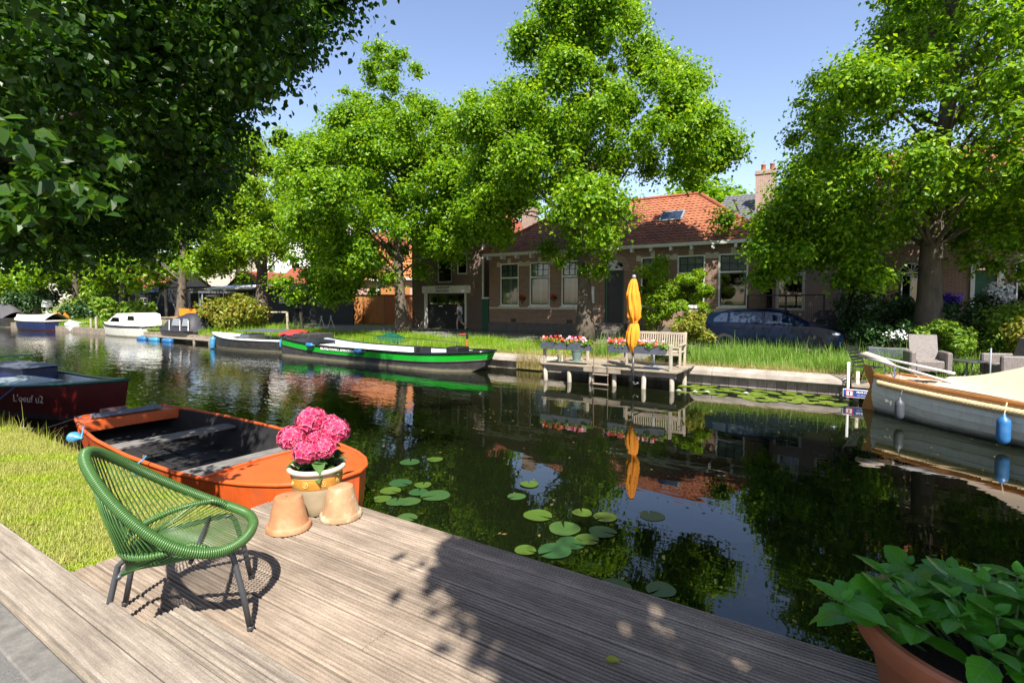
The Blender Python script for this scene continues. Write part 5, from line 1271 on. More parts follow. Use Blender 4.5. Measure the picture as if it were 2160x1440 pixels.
# main house
Y=24.6
H=thing('brick_house','long brown brick house with a hipped orange tile roof and white gutter','house',(-10,27.5,.75))
WN=[(-16.34,-15.12),(-14.42,-13.17),(-12.49,-11.30),(-8.22,-7.06),(-6.49,-5.25),(-4.68,-3.46)]
holes=[(a,b,2.22,4.58) for a,b in WN]+[(-10.06,-9.05,.95,4.0)]
m=wallbox(-17.1,-3.0,Y,31.2,.7,5.02,holes); wpart('wall',m,M['brick'],H)
m=MB(); 
for a,b in ((-17.13,-10.35),(-8.78,-2.97)): m.box(a,Y-.03,.7,b,Y-.002,1.28)
wpart('plinth',m,M['plinth'],H)
m=MB()
for a,b in ((-17.1,-10.3),(-8.8,-3.0)): m.box(a,Y-.012,2.04,b,Y-.002,2.14)
for i,(a,b) in enumerate(WN):
    for x0,x1 in ((a-.22,a+.0),(b-.0,b+.22)): m.box(x0,Y-.014,4.40,x1,Y-.002,4.66)
    m.box((a+b)/2-.10,Y-.016,4.58,(a+b)/2+.10,Y-.002,4.84)
for x0,x1 in ((-15.12+.22,-14.42-.22),(-13.17+.22,-12.49-.22),(-7.06+.22,-6.49-.22),(-5.25+.22,-4.68-.22)): m.box(x0,Y-.013,4.40,x1,Y-.002,4.60)
wpart('stone_trim',m,M['cream'],H)
m=MB()
for a,b in WN: m.box(a-.06,Y-.06,2.15,b+.06,Y+.03,2.217)
wpart('window_sill',m,M['offwhite'],H)
for i,(a,b) in enumerate(WN): window(H,a,b,2.22,4.58,Y,blind='shutter' if i<3 else 'half',cols=3)
# arched doorway
m=MB(); 
for k in range(17):
    an=pi*k/16; c=np.array((-9.555,4.0)); 
    if k<16:
        an2=pi*(k+1)/16; P=lambda r,a_:(c[0]-r*cos(a_),Y-.02,c[1]+r*sin(a_)); m.add([P(.505,an),P(.505,an2),P(.80,an2),P(.80,an)],[(0,1,2,3)])
wpart('door_arch',m,M['brickchim'],H)
m=MB(); m.add([(-9.555-.505*cos(pi*k/16),Y-.004,4.0+.505*sin(pi*k/16)) for k in range(17)],[tuple(range(17))]); wpart('fanlight',m,M['glassdark'],H)
m=MB(); m.box(-10.06,Y+.14,.95,-9.05,Y+.2,4.0); D=wpart('door',m,M['black'],H)
m=MB(); m.box(-10.05,Y+.09,.95,-9.95,Y+.139,4.0); m.box(-9.15,Y+.09,.95,-9.06,Y+.139,4.0); wpart('door_frame',m,M['darkgreen'],H)
m=MB()
for k in range(4): m.box(-10.3+.02*k,Y-.98+.24*k,.75+.0*k,-8.8-.02*k,Y-.72+.24*k if k<3 else Y-.01,.76+.16*(k+1))
wpart('door_step',m,M['plinth'],H)
m=MB(); m.box(-17.45,24.16,4.98,-2.65,24.36,5.13); m.box(-17.45,24.36,5.0,-2.65,24.62,5.05); m.box(-17.45,24.16,4.98,-17.3,31.3,5.13); wpart('gutter',m,M['white'],H)
x=-17.0
while x<-2.9: m=MB(); m.box(x,24.2,4.80,x+.12,24.59,4.978); wpart('gutter_bracket',m,M['white'],H); x+=.93
m=MB(); E0,E1=(-17.5,24.18,5.13),(-2.6,24.18,5.13); R0,R1=(-13.6,28,7.95),(-6.3,28,7.95); B0,B1=(-17.5,31.8,5.13),(-2.6,31.8,5.13)
roofplane(m,E0,E1,R1,R0,18); roofplane(m,B0,E0,R0,R0,18); roofplane(m,E1,B1,R1,R1,18); m.add([B0,B1,R1,R0],[(0,1,2,3)])
RF=wpart('roof',m,M['rooftile'],H)
m=MB()
for a,b in ((E0,R0),(R0,R1),(R1,E1)):
    a=np.array(a);b=np.array(b); n=int(np.linalg.norm(b-a)/.36)
    for k in range(n): p=a+(b-a)*k/n+np.array((0,0,.05)); q=a+(b-a)*(k+1.1)/n+np.array((0,0,.05)); m.tube([p,q],[.105,.09],8)
wpart('ridge_tile',m,M['rooftile3'],H); H.children[-1]['kind']='stuff'
def skylight(x0,x1,f0,f1):
    P=lambda x,f,d:(x,24.18+3.82*f-.60*d,5.13+2.82*f+.80*d)
    m=MB(); 
    for a,b,c,d in ((x0,x0+.07,f0,f1),(x1-.07,x1,f0,f1),(x0+.07,x1-.07,f0,f0+.02),(x0+.07,x1-.07,f1-.02,f1)):
        m.add([P(a,c,.04),P(b,c,.04),P(b,d,.04),P(a,d,.04),P(a,c,.13),P(b,c,.13),P(b,d,.13),P(a,d,.13)],[(3,2,1,0),(4,5,6,7),(0,1,5,4),(1,2,6,5),(2,3,7,6),(3,0,4,7)])
    S=wpart('skylight',m,M['grey'],H); p=MB(); p.add([P(x0+.07,f0+.02,.10),P(x1-.07,f0+.02,.10),P(x1-.07,f1-.02,.10),P(x0+.07,f1-.02,.10)],[(0,1,2,3)]); o=p.build('pane',M['skyglass'],None); o.parent=S; o.location=tuple(-np.array(H.location))
skylight(-7.75,-6.62,.42,.62); skylight(-13.0,-12.2,.38,.55)
def chimney(par,x,y,z0,z1,w,d,pots,mat):
    m=MB(); m.box(x-w/2,y-d/2,z0,x+w/2,y+d/2,z1-.22); m.box(x-w/2-.05,y-d/2-.05,z1-.22,x+w/2+.05,y+d/2+.05,z1-.1); m.box(x-w/2-.02,y-d/2-.02,z1-.1,x+w/2+.02,y+d/2+.02,z1)
    Q=wpart('chimney',m,mat,par)
    for dx in pots:
        m=MB(); m.lathe([(.13,0),(.11,.3),(.13,.32),(.13,.38),(.1,.38)],(x+dx,y,z1),12); o=m.build('chimney_pot',M['terrared'],None,smooth=True); o.parent=Q; o.location=tuple(-np.array(par.location))
chimney(H,-16.65,28.4,6.0,8.25,.75,.6,(),M['brickchim'])
m=MB(); m.box(-11.35,Y-.02,2.4,-11.25,Y-.012,4.9) if 0 else m.tube([(-11.0,Y-.06,.8),(-11.0,Y-.06,5.0)],.045,8); wpart('downpipe',m,M['grey'],H,smooth=True)
t=thing('wall_plaque','narrow upright white plaque on the brick wall beside the arched door','sign',(-10.68,Y-.03,2.8))
m=MB(); m.bbox(-.075,-.008,-.42,.075,.02,.42,.006); m.build('board',M['white'],t)
for x in (-15.45,-12.0): m=MB(); m.box(x-.17,Y-.006,1.32,x+.17,Y-.002,1.50); wpart('air_vent',m,M['black'],H)
for x,l in ((-14.79,'hanging basket of red flowers on the brick wall, left of the two'),(-12.85,'hanging basket of dark red flowers on the wall beside the tree trunk')):
    bush('flower_basket',l,'flowers',(x,Y-.16,2.42),.20,.34,M['shrubdark'],420,.05,.045,'wall flower baskets',seed=int(-x*10),clumps=8,stems=2,flowers=(FC[0],140,.045))
# workshop
G=thing('workshop_building','dark brick workshop with a wide dark garage door under a white name board','workshop',(-20.7,28,.75))
yw=25.2
hw=[(-22.40,-19.25,.76,2.95),(-21.45,-20.30,3.62,5.75),(-19.9,-19.12,4.1,5.35)]
m=wallbox(-23.6,-17.85,yw,33,.7,6.3,hw,depth=.2); m.add([(-23.6,yw,6.3),(-17.85,yw,6.3),(-20.72,yw,8.6)],[(0,1,2)]); m.add([(-23.6,33,6.3),(-17.85,33,6.3),(-20.72,33,8.6)],[(0,1,2)]); wpart('wall',m,M['brickdark'],G)
m=MB(); roofplane(m,(-17.6,33.2,6.15),(-17.6,25.0,6.15),(-20.72,25.0,8.7),(-20.72,33.2,8.7),14); roofplane(m,(-23.85,25.0,6.15),(-23.85,33.2,6.15),(-20.72,33.2,8.7),(-20.72,25,8.7),14); wpart('roof',m,M['rooftile3'],G)
m=MB(); m.bbox(-22.62,yw-.16,2.96,-18.86,yw-.005,3.42,.015); NB=wpart('name_board',m,M['offwhite'],G)
o=text('RONDVAART',.185,M['greendark'],NB,(0,0,0),ext=.003,bold=.004); o.location=np.array((-20.95,yw-.163,3.29))-np.array(G.location)
o=text('ENKHUIZEN',.185,M['greendark'],NB,(0,0,0),ext=.003,bold=.004); o.location=np.array((-20.95,yw-.163,3.09))-np.array(G.location)
m=MB(); m.box(-22.52,yw-.06,.75,-22.36,yw+.1,2.955); m.box(-19.29,yw-.06,.75,-19.17,yw+.1,2.955); wpart('door_post',m,M['offwhite'],G); H_=G.children[-1]
m=MB(); x=-22.36
while x<-19.3:
    m.box(x+.004,yw+.13,.76,x+.148,yw+.16,2.2); x+=.153
m.box(-22.36,yw+.125,2.2,-19.3,yw+.165,2.28); m.box(-22.36,yw+.125,2.86,-19.3,yw+.165,2.95)
for x in (-22.36,-21.6,-20.87,-20.78,-20.05,-19.38): m.box(x,yw+.125,2.28,x+.08,yw+.165,2.86)
GD=wpart('garage_door',m,M['blacktimber'],G); off=tuple(-np.array(G.location))
m=MB(); m.add([(-22.3,yw+.15,2.28),(-19.35,yw+.15,2.28),(-19.35,yw+.15,2.86),(-22.3,yw+.15,2.86)],[(0,1,2,3)]); o=m.build('pane',M['glassdark'],None); o.parent=GD; o.location=off
m=MB(); m.tube([(-20.95,yw+.08,1.78),(-20.80,yw+.08,1.78),(-20.80,yw+.08,1.65)],.018,6); o=m.build('handle',M['chrome'],None); o.parent=GD; o.location=off; m=MB(); m.box(-21.45,yw+.115,2.14,-21.15,yw+.128,2.19); o=m.build('letter_slot',M['chrome'],None); o.parent=GD; o.location=off
window(G,-21.45,-20.30,3.62,5.75,yw,cols=2,topf=.0,depth=.14,sash=M['greendark'],pane=M['glassdark']); window(G,-19.9,-19.12,4.1,5.35,yw,cols=2,topf=0,depth=.14,pane=M['glass'],blind=None)
m=MB(); 
for k in range(13): x=-21.5+1.25*k/12; m.box(x-.008,yw-.09,3.55,x+.008,yw-.075,4.5)
m.box(-21.52,yw-.10,4.5,-20.23,yw-.065,4.54); m.box(-21.52,yw-.10,3.55,-20.23,yw-.065,3.58); wpart('balcony_rail',m,M['black'],G)
m=MB(); m.box(-17.96,yw-.10,.76,-17.86,yw-.02,6.2); wpart('downpipe',m,M['offwhite'],G)
t=thing('garden_gate','tall dark green plank gate between the workshop and the brick house','gate',(-17.58,24.9,.75)); m=MB()
for k in range(4): m.box(-.235+.12*k,-.02,.03,-.235+.12*k+.114,.02,1.86)
m.build('plank',M['darkgreen'],t); m=MB(); m.box(-.25,-.03,1.86,.25,.03,1.95); m.build('cap',M['offwhite'],t)
# cedar slatted store
t=thing('slatted_store','orange brown cedar slatted bin store on the street','shed',(-29.3,28.4,.75)); m=MB()
m.box(-31.7,27.0,.78,-30.25,27.04,2.86); wpart('panel',m,M['cedar'],t); m=MB(); x=-30.2
while x<-28.05: m.box(x,27.0,.80,x+.055,27.05,2.86); x+=.088
y=27.1
while y<31: m.box(-28.05,y,.80,-28.0,y+.055,2.86); y+=.088
m.box(-30.2,27.06,.8,-28.06,27.08,.9); m.box(-30.2,27.06,2.7,-28.06,27.08,2.8); wpart('slat',m,M['cedar'],t)
m=MB(); m.box(-31.72,26.95,2.865,-27.96,31,2.95); m.box(-30.2,27.5,.76,-28.2,27.52,2.85); m.box(-30.26,26.99,.76,-30.205,27.09,2.86); wpart('frame',m,M['black'],t)
# simple background houses
def bghouse(name,label,x0,x1,y0,y1,ze,zr,wall,roof,wins=(),ridge='x',cat='house',z0=.7,win=None,over=.25,rows=12,chim=None):
    t=thing(name,label,cat,((x0+x1)/2,(y0+y1)/2,.75)); m=wallbox(x0,x1,y0,y1,z0,ze,[w[:4] for w in wins]); yc=(y0+y1)/2; xc=(x0+x1)/2
    if ridge=='x':
        m.add([(x1,y0,ze),(x1,y1,ze),(x1,yc,zr)],[(0,1,2)]); m.add([(x0,y0,ze),(x0,y1,ze),(x0,yc,zr)],[(0,1,2)])
    else:
        m.add([(x0,y0,ze),(x1,y0,ze),(xc,y0,zr)],[(0,1,2)]); m.add([(x0,y1,ze),(x1,y1,ze),(xc,y1,zr)],[(0,1,2)])
    wpart('wall',m,wall,t); m=MB(); o=over
    if ridge=='x': roofplane(m,(x0-o,y0-o,ze-.1),(x1+o,y0-o,ze-.1),(x1+o,yc,zr+.05),(x0-o,yc,zr+.05),rows); roofplane(m,(x1+o,y1+o,ze-.1),(x0-o,y1+o,ze-.1),(x0-o,yc,zr+.05),(x1+o,yc,zr+.05),rows)
    else: roofplane(m,(x1+o,y1+o,ze-.1),(x1+o,y0-o,ze-.1),(xc,y0-o,zr+.05),(xc,y1+o,zr+.05),rows); roofplane(m,(x0-o,y0-o,ze-.1),(x0-o,y1+o,ze-.1),(xc,y1+o,zr+.05),(xc,y0-o,zr+.05),rows)
    wpart('roof',m,roof,t)
    for w in wins: window(t,*w[:4],y0,cols=2,topf=.4 if len(w)<5 else w[4],pane=M['glassdark'],sash=win or M['white'])
    if chim: chimney(t,*chim)
    return t
t=bghouse('pink_house','pale pink rendered house with a bright orange tile roof behind the slatted store',-37.5,-25.0,32,39,4.35,7.4,M['pinkwall'],M['rooftile2'],[(-34.2,-33.0,2.6,4.0),(-29,-27.6,2.3,3.9)])
m=MB(); m.box(-37.8,31.6,4.2,-24.8,31.75,4.36); wpart('gutter',m,M['white'],t)
m=MB(); m.box(-33.5,31.9,.8,-30.2,32.0,3.6); wpart('shutter_door',m,M['cedar'],t)
bghouse('black_shed','small black clapboard shed with a low gable and a double window',-39.3,-35.5,25.0,29,3.0,3.85,M['blacktimber'],M['slateroof'],[(-37.6,-35.9,2.3,2.75,0)],'y',cat='shed',win=M['black'])
t=thing('clapboard_fence','long black clapboard wall running from the shed to the slatted store','wall',(-32.6,25.4,.75)); m=MB(); z=.78
while z<2.35: m.prism([(25.3,z),(25.33,z+.155),(25.42,z+.155),(25.42,z)],-35.5,-29.4,'x'); z+=.15
wpart('board',m,M['blacktimber'],t); m=MB(); m.box(-35.5,25.3,2.36,-31.6,29,2.42); m.add([(-35.5,26.2,2.42),(-31.8,26.2,2.42),(-32.2,28,3.8),(-35.5,28,3.8)],[(0,1,2,3)]); wpart('roof',m,M['slateroof'],t)
bghouse('black_barn','tall black timber barn with a steep gable behind the leaning tree',-50.2,-44.6,28,34,3.7,5.2,M['blacktimber'],M['rooftile3'],[],'y',cat='barn')
bghouse('red_roofed_shed','low shed with a sunlit red tile roof between the black barn and black shed',-44.2,-38.6,28.8,33,3.5,5.5,M['blacktimber'],M['rooftile3'],[],cat='shed')
bghouse('grey_house','weathered grey rendered house with a narrow upright window, far left',-84.5,-73.5,42,52,9.2,12,M['greywall'],M['slateroof'],[(-82.4,-80.9,6.1,8.3)])
bghouse('orange_roofed_house','low white house with orange tiled roof left of the grey rendered house',-100,-85,41,50,5.2,9.0,M['whitewall'],M['rooftile2'],[(-95,-93.8,2,3.6),(-91,-89.8,2,3.6)])
bghouse('white_house','tall white rendered house half hidden by the leafy tree',-68,-56.5,42,52,10.5,14,M['whitewall'],M['rooftile2'],[(-60.5,-58.6,6.0,8.2),(-65.5,-63.8,6.0,8.2)])
bghouse('brown_house','brown brick gabled house behind the clapboard wall',-55,-40,44,54,7,11.5,M['brickred'],M['rooftile3'],[(-46.5,-45.2,3.5,5.2),(-51,-49.7,3.5,5.2)])
bghouse('flat_grey_annex','dark grey roofed annex seen between workshop and brick house',-22.5,-15.5,36,42,6.5,8.6,M['greywall'],M['slateroof'],[])
# houses on the right
t=bghouse('mauve_house','mauve rendered house with white french doors behind the parked car',-2.75,1.30,27,33.5,6.2,7.6,M['pinkgrey'],M['slateroof'],[(-2.6,-1.42,2.05,4.3,.26),(-.9,-.1,4.5,5.7),(-2.4,-1.5,4.7,5.8)],'x')
m=MB(); 
for k in range(6): x=-2.5+1.0*k/5; m.box(x-.05,27.12,2.15,x+.05,27.14,3.7)
wpart('curtain',m,M['white'],t)
m=MB(); m.tube([(-.05,26.9,.8),(-.05,26.9,6.2)],.06,8); wpart('downpipe',m,M['lilac'],t)
t=bghouse('white_gabled_house','white gabled house with slate roof and a brick chimney above the trees',-6.0,-1.6,31.5,38,7.0,8.9,M['whitewall'],M['slateroof'],[],'x')
chimney(t,-3.75,32.6,7.5,9.75,1.0,.7,(-.15,.3),M['brickchim'])
m=MB(); m.tube([(-5.0,32.4,7.4),(-5.3,32.2,8.2)],.09,8); m.lathe([(.12,0),(.13,.08),(0,.1)],(-5.3,32.2,8.18),10); wpart('flue',m,M['slateroof'],t)
t=thing('white_garden_wall','sunlit white rendered wall standing between the mauve house and arched brick house','wall',(1.0,25.6,.75)); m=MB(); m.box(.35,25.6,.75,1.38,25.75,4.45); wpart('wall',m,M['whitewall'],t); m=MB(); m.box(.3,25.57,4.451,1.40,25.8,4.52); wpart('coping',m,M['cream'],t)
K=thing('arched_house','brown brick house with round arched windows and cream cornice at the right edge','house',(5.5,28,.75)); yk=24.8
hk=[(1.82,2.56,2.30,3.55),(4.0,4.70,.95,3.66),(5.06,5.85,2.36,3.55)]
m=wallbox(1.40,10,yk,33,.7,5.05,hk,depth=.15); wpart('wall',m,M['brickred'],K)
m=MB(); m.box(1.34,yk-.14,4.62,10.1,yk-.003,4.95); m.box(1.28,yk-.26,4.95,10.2,yk-.003,5.1); m.box(1.25,yk-.34,5.1,10.2,yk+.1,5.18); wpart('cornice',m,M['cream'],K)
m=MB(); roofplane(m,(1.1,yk-.3,5.2),(10.3,yk-.3,5.2),(10.3,28.9,9),(1.1,28.9,9),14); m.add([(1.4,yk,5.05),(1.4,33,5.05),(1.4,28.9,8.9)],[(0,1,2)]); wpart('roof',m,M['rooftile'],K)
for xa,xb,za,zb in (hk[0],hk[2]):
    W=window(K,xa,xb,za,zb,yk,cols=1,topf=0,frame=M['black'],sash=M['white'],pane=M['glassdark'])
    c=(xa+xb)/2; r=(xb-xa)/2; A=lambda rr,k,d=0:(c-rr*cos(pi*k/14),yk+d,zb+rr*sin(pi*k/14))
    m=MB(); m.add([A(r,k,-.004) for k in range(15)],[tuple(range(15))]); o=m.build('arch_pane',M['glassdark'],None); o.parent=W; o.location=tuple(-np.array(K.location))
    m=MB(); m.box(xa,yk-.018,zb-.03,xb,yk-.006,zb+.03)
    for k in (3,5,7,9,11): m.bar((c,yk-.012,zb),A(r,k,-.012),.03,.02)
    m.box(c-.02,yk+.03,za,c+.02,yk+.06,zb); m.tube([A(r*.97,k,-.012) for k in range(15)],.022,5); o=m.build('glazing_bar',M['white'],None); o.parent=W; o.location=tuple(-np.array(K.location))
    m=MB()
    for k in range(14): m.add([A(r+.02,k+.04,-.022),A(r+.02,k+.96,-.022),A(r+.30,k+.96,-.022),A(r+.30,k+.04,-.022)],[(0,1,2,3)])
    wpart('brick_arch',m,M['brickchim'],K)
m=MB(); m.box(4.05,yk+.10,.95,4.65,yk+.14,3.6); wpart('door',m,M['darkgreen'],K); m=MB(); m.box(3.9,yk-.06,.9,4.02,yk+.05,3.74); m.box(4.66,yk-.06,.9,4.80,yk+.05,3.74); m.box(3.9,yk-.07,3.741,4.80,yk+.05,3.86); wpart('door_frame',m,M['white'],K)
m=MB(); m.tube([(4.93,yk-.02,3.15),(4.93,yk-.16,3.15),(4.93,yk-.18,3.05)],.015,6); m.ell((4.93,yk-.19,2.98),(.05,.05,.08),10,6); wpart('wall_lamp',m,M['black'],K)
# garden fence, grill, planters near the parked car
t=thing('mesh_fence','dark metal mesh garden fence behind the parked car','fence',(-2.3,24.2,.75)); m=MB()
for x in (-3.4,-1.95,-.6): m=MB(); m.box(x-.035,24.17,.75,x+.035,24.23,2.74); wpart('post',m,M['black'],t)
m=MB(); m.box(-3.4,24.18,2.70,-.6,24.22,2.75)
x=-3.35
while x<-.6: m.box(x-.004,24.197,.8,x+.004,24.203,2.7); x+=.075
z=.9
while z<2.7: m.box(-3.37,24.195,z-.004,-.62,24.205,z+.004); z+=.1
wpart('mesh',m,M['black'],t)
t=thing('barbecue','barbecue grill under a black cover in front of the mauve house','barbecue',(-.55,23.6,.75)); m=MB(); m.bbox(-.42,-.25,.55,.42,.25,1.0,.05); G_=[[(-.42+.0*k,0,0)] for k in range(1)]; m.prism([(-.42,1.0),(.42,1.0),(.34,1.26),(.16,1.38),(-.16,1.38),(-.34,1.26)],-.22,.22,'y'); m.build('cover',M['tarp'],t); m=MB()
for x in (-.34,.34): m.tube([(x,-.2,0),(x*.9,-.2,.6)],.02,6); m.tube([(x,.2,0),(x*.9,.2,.6)],.02,6)
m.build('leg',M['chrome'],t); t.children[-1]['kind']='stuff'
bush('lavender_pot','grey leaved spiky shrub in front of the mesh fence','shrub',(-3.0,23.6,.8),.45,1.15,M['shrubdark'],500,.16,.03,seed=21)
# ---------------------------------------------------------------- parked car
def car():
    t=thing('parked_car','dark blue hatchback parked along the far street behind tall grass','car',(-2.05,19.95,.757))
    # stations: x, sill z, belt z, roof z, half width sill, belt, roof
    ST=[(-2.18,.42,.72,.74,.60,.66,.62),(-2.14,.34,.86,.90,.74,.76,.66),(-2.02,.28,.95,1.20,.82,.83,.60),(-1.8,.25,.97,1.33,.86,.87,.60),(-1.3,.2,.97,1.41,.88,.89,.60),(-.6,.19,.955,1.455,.89,.90,.60),(0,.19,.945,1.46,.89,.90,.59),(.35,.19,.94,1.42,.89,.90,.585),(.65,.19,.93,1.30,.89,.895,.60),(.95,.19,.925,1.14,.89,.89,.64),(1.22,.2,.92,.985,.885,.875,.70),(1.4,.2,.90,.935,.88,.86,.72),(1.75,.22,.84,.875,.86,.83,.69),(2.0,.25,.74,.79,.80,.76,.62),(2.13,.30,.62,.66,.70,.66,.54),(2.19,.36,.52,.54,.58,.55,.48)]
    rows=[]
    for x,s,b,r,ws,wb,wr in ST:
        h=[]
        for y,z in ((ws*.9,s),(ws,s+.10),(wb+.012,(s+b)/2+.05),(wb,b),(wb-.03,b+.015),(wr+.02,r-.035),(wr-.07,r),(wr*.5,r+.022),(0,r+.03)): h.append((x,y,z))
        rows.append(h+[(a,-b_,c) for a,b_,c in h[-2::-1]])
    m=MB(); m.grid(rows); m.add(rows[0],[tuple(range(len(rows[0])))]); m.add(rows[-1],[tuple(range(len(rows[-1])))[::-1]])
    m.grid([[r_[0] for r_ in rows],[r_[-1] for r_ in rows]])
    m.build('body',M['carpaint'],t,smooth='auto')
    def side(x,f,o=.006):  # point on the greenhouse side between belt (0) and roof edge (1)
        A=np.array(ST); g=[np.interp(x,A[:,0],A[:,k]) for k in range(7)]; y=g[5]-.03+(g[6]+.02-(g[5]-.03))*f; z=g[2]+.015+(g[3]-.035-g[2]-.015)*f; return y+o,z
    for sg in (-1,1):
        for nm,xs in (('side_window',(-.12,.05,.35,.62,.86)),('side_window',(-1.2,-.8,-.4,-.2)),('quarter_window',(-1.72,-1.5,-1.28))):
            m=MB(); lo=[];hi=[]
            for i,x in enumerate(xs):
                y,z=side(x,.08); y2,z2=side(x,.88 if not(nm=='quarter_window' and i==0) else .45); lo.append((x,sg*y,z)); hi.append((x,sg*y2,z2))
            m.grid([lo,hi]); m.build(nm,M['skyglass'],t)
        m=MB(); y,z=side(-.16,.05,.012); y2,z2=side(-.16,.9,.012); m.bar((-.16,sg*y,z),(-.16,sg*y2,z2),.05,.012); m.build('pillar',M['blackgloss'],t)
        m=MB(); m.bbox(.78,sg*.9 if sg>0 else -1.06,.96,.92,sg*.9+.16*(sg>0) if sg>0 else -.9,1.09,.03); m.build('wing_mirror',M['carpaint'],t)
        for x in (-.95,.0):
            m=MB(); m.bar((x-.13,sg*.905,.83),(x+.10,sg*.905,.825),.03,.03); m.build('door_handle',M['carpaint'],t)
        m=MB(); m.ell((1.83,sg*.72,.69),(.22,.10,.075),12,8); m.build('headlight',M['headlight'],t,smooth=True)
        m=MB(); m.ell((-2.1,sg*.66,.80),(.08,.12,.07),10,6); m.build('tail_light',M['signred'],t,smooth=True)
        for x in (-1.32,1.32):
            m=MB(); m.lathe([(.20,-.1),(.30,-.1),(.325,-.06),(.325,.06),(.30,.1),(.20,.1)],seg=24); o=m.build('wheel',M['rubber'],t,smooth='auto'); o.location=(x,sg*.80,.325); o.rotation_euler=(pi/2,0,0)
            m=MB(); m.lathe([(.21,.08),(.205,-.08),(.06,-.07),(.05,-.1),(0,-.1)],seg=20); r=m.build('rim',M['chrome'],o,smooth='auto')
    m=MB(); A=[(.42,.86),(1.2,.62)]; m.add([(1.17,-.66,1.02),(1.17,.66,1.02),(.44,.53,1.405),(.44,-.53,1.405)],[(0,1,2,3)]); o=m.build('windscreen',M['skyglass'],t); o.location=(.012,0,.02)
    m=MB(); m.add([(-2.10,-.58,1.0),(-2.10,.58,1.0),(-1.86,.50,1.315),(-1.86,-.50,1.315)],[(0,1,2,3)]); o=m.build('rear_window',M['skyglass'],t); o.location=(-.02,0,.015)
    m=MB(); m.bbox(2.17,-.26,.36,2.21,.26,.47,.004); m.build('number_plate',pm('yellow_plate',(.7,.5,.02),.4,.05),t)
car()
# ---------------------------------------------------------------- terrace with canopies on the left
T=thing('pergola','terrace pergola with a dark blue awning on slanting steel struts','pergola',(-51.5,24,.75)); m=MB()
for x,y in ((-54.9,22.2),(-49.1,22.0),(-54.9,26.5),(-49.1,26.5)): m=MB(); m.box(x-.07,y-.07,.75,x+.07,y+.07,3.5); wpart('post',m,M['vwood'],T)
m=MB(); m.bar((-55.1,22.0,3.5),(-48.9,22.0,3.55),.12,.14); m.bar((-55.1,26.5,3.7),(-48.9,26.5,3.75),.12,.14)
for x in (-55,-53,-51,-49): m.bar((x,21.8,3.58),(x,26.7,3.8),.07,.1)
wpart('beam',m,M['darkgrey'],T); m=MB(); G=[[(x,y,3.66+.2*(y-22)/4.5-(.45*(sin((y-21.6)*9)) if 0 else 0)) for y in np.linspace(21.6,26.8,6)] for x in np.linspace(-55.3,-49.3,7)]; m.grid(G); m.grid([[(x,21.6,3.66) for x in np.linspace(-55.3,-49.3,13)],[(x,21.55,3.12-.12*sin((x+55)*.9)) for x in np.linspace(-55.3,-49.3,13)]]); wpart('awning',m,M['navy'],T)
m=MB()
for a,b in (((-51.4,21.9,.8),(-49.7,22.0,3.5)),((-46.6,21.9,.8),(-48.6,22.0,3.5)),((-48.2,24.5,1.2),(-47.2,22.3,3.4))): m=MB(); m.tube([a,b],.05,6); wpart('strut',m,M['grey'],T)
T=thing('glass_canopy','flat glazed terrace roof with white panels on a steel frame, right of the awning','canopy',(-43.3,24.5,.75)); m=MB(); m.bar((-48.0,22.2,3.25),(-38.8,22.2,3.12),.14,.18); m.bar((-48.0,27,3.5),(-38.8,27,3.4),.14,.18)
for x in np.linspace(-47.8,-39,7): m.bar((x,22.2,3.32),(x,27,3.52),.06,.08)
wpart('frame',m,M['slateroof'],T); m=MB(); m.add([(-47,24.4,3.62),(-40,24.4,3.54),(-40,27,3.9),(-47,27,3.95)],[(0,1,2,3)]); m.box(-47,24.3,3.45,-40,24.4,3.6); wpart('panel',m,M['white'],T); 
for x,y in ((-47.8,22.3),(-44.2,22.3),(-39.0,22.3),(-43.9,26.8)): m=MB(); m.box(x-.05,y-.05,.75,x+.05,y+.05,3.2); wpart('post',m,M['grey'],T)
for a,b in (((-43.9,22.0,.9),(-43.5,22.2,3.1)),((-43.1,22.0,.9),(-43.5,22.2,3.1)),((-39.6,21.6,.9),(-40.4,22.2,3.1))): m=MB(); m.tube([a,b],.03,6); wpart('strut',m,M['grey'],T)
t=thing('boathouse','low dark timber boathouse with glazed front behind the terrace','building',(-47,29.5,.75)); m=wallbox(-56,-38.5,27.4,31,.7,3.6,[(-54.5,-51,.8,3),(-49,-44,.8,3),(-43,-40,.8,3)]); wpart('wall',m,M['blacktimber'],t)
m=MB(); m.box(-56.2,27.1,3.601,-38.3,31.2,3.75); wpart('roof',m,M['whitewall'],t); 
for a,b in ((-54.5,-51),(-49,-44),(-43,-40)): window(t,a,b,.8,3,27.4,cols=1,topf=0,frame=M['grey'],sash=M['black'],pane=M['glassdark'])
bghouse('dark_cottage','dark boarded cottage with small white panes at the far left',-74,-60,26,32,3.6,6,M['blacktimber'],M['rooftile3'],[(-67.5,-66,1.9,2.9),(-64,-62,1.2,2.8)],cat='house')
t=thing('orange_bench','bright orange slatted bench on the terrace edge','bench',(-41.6,20.2,.75)); m=MB()
for k in range(14): m.box(-1.5+.215*k,-.05,.55,-1.5+.215*k+.17,0,1.15)
m.build('backrest',M['orangeplastic'],t); m=MB(); m.box(-1.5,-.6,.5,1.5,-.06,.545); m.box(-1.5,-.03,.9,1.5,.02,.95); m.build('seat',M['orangeplastic'],t); m=MB()
for x in (-1.4,1.4): m.box(x-.04,-.58,0,x+.04,-.5,.499); m.box(x-.04,-.1,0,x+.04,-.06,.499)
m.build('leg',M['orangeplastic'],t); t.children[-1]['kind']='stuff'
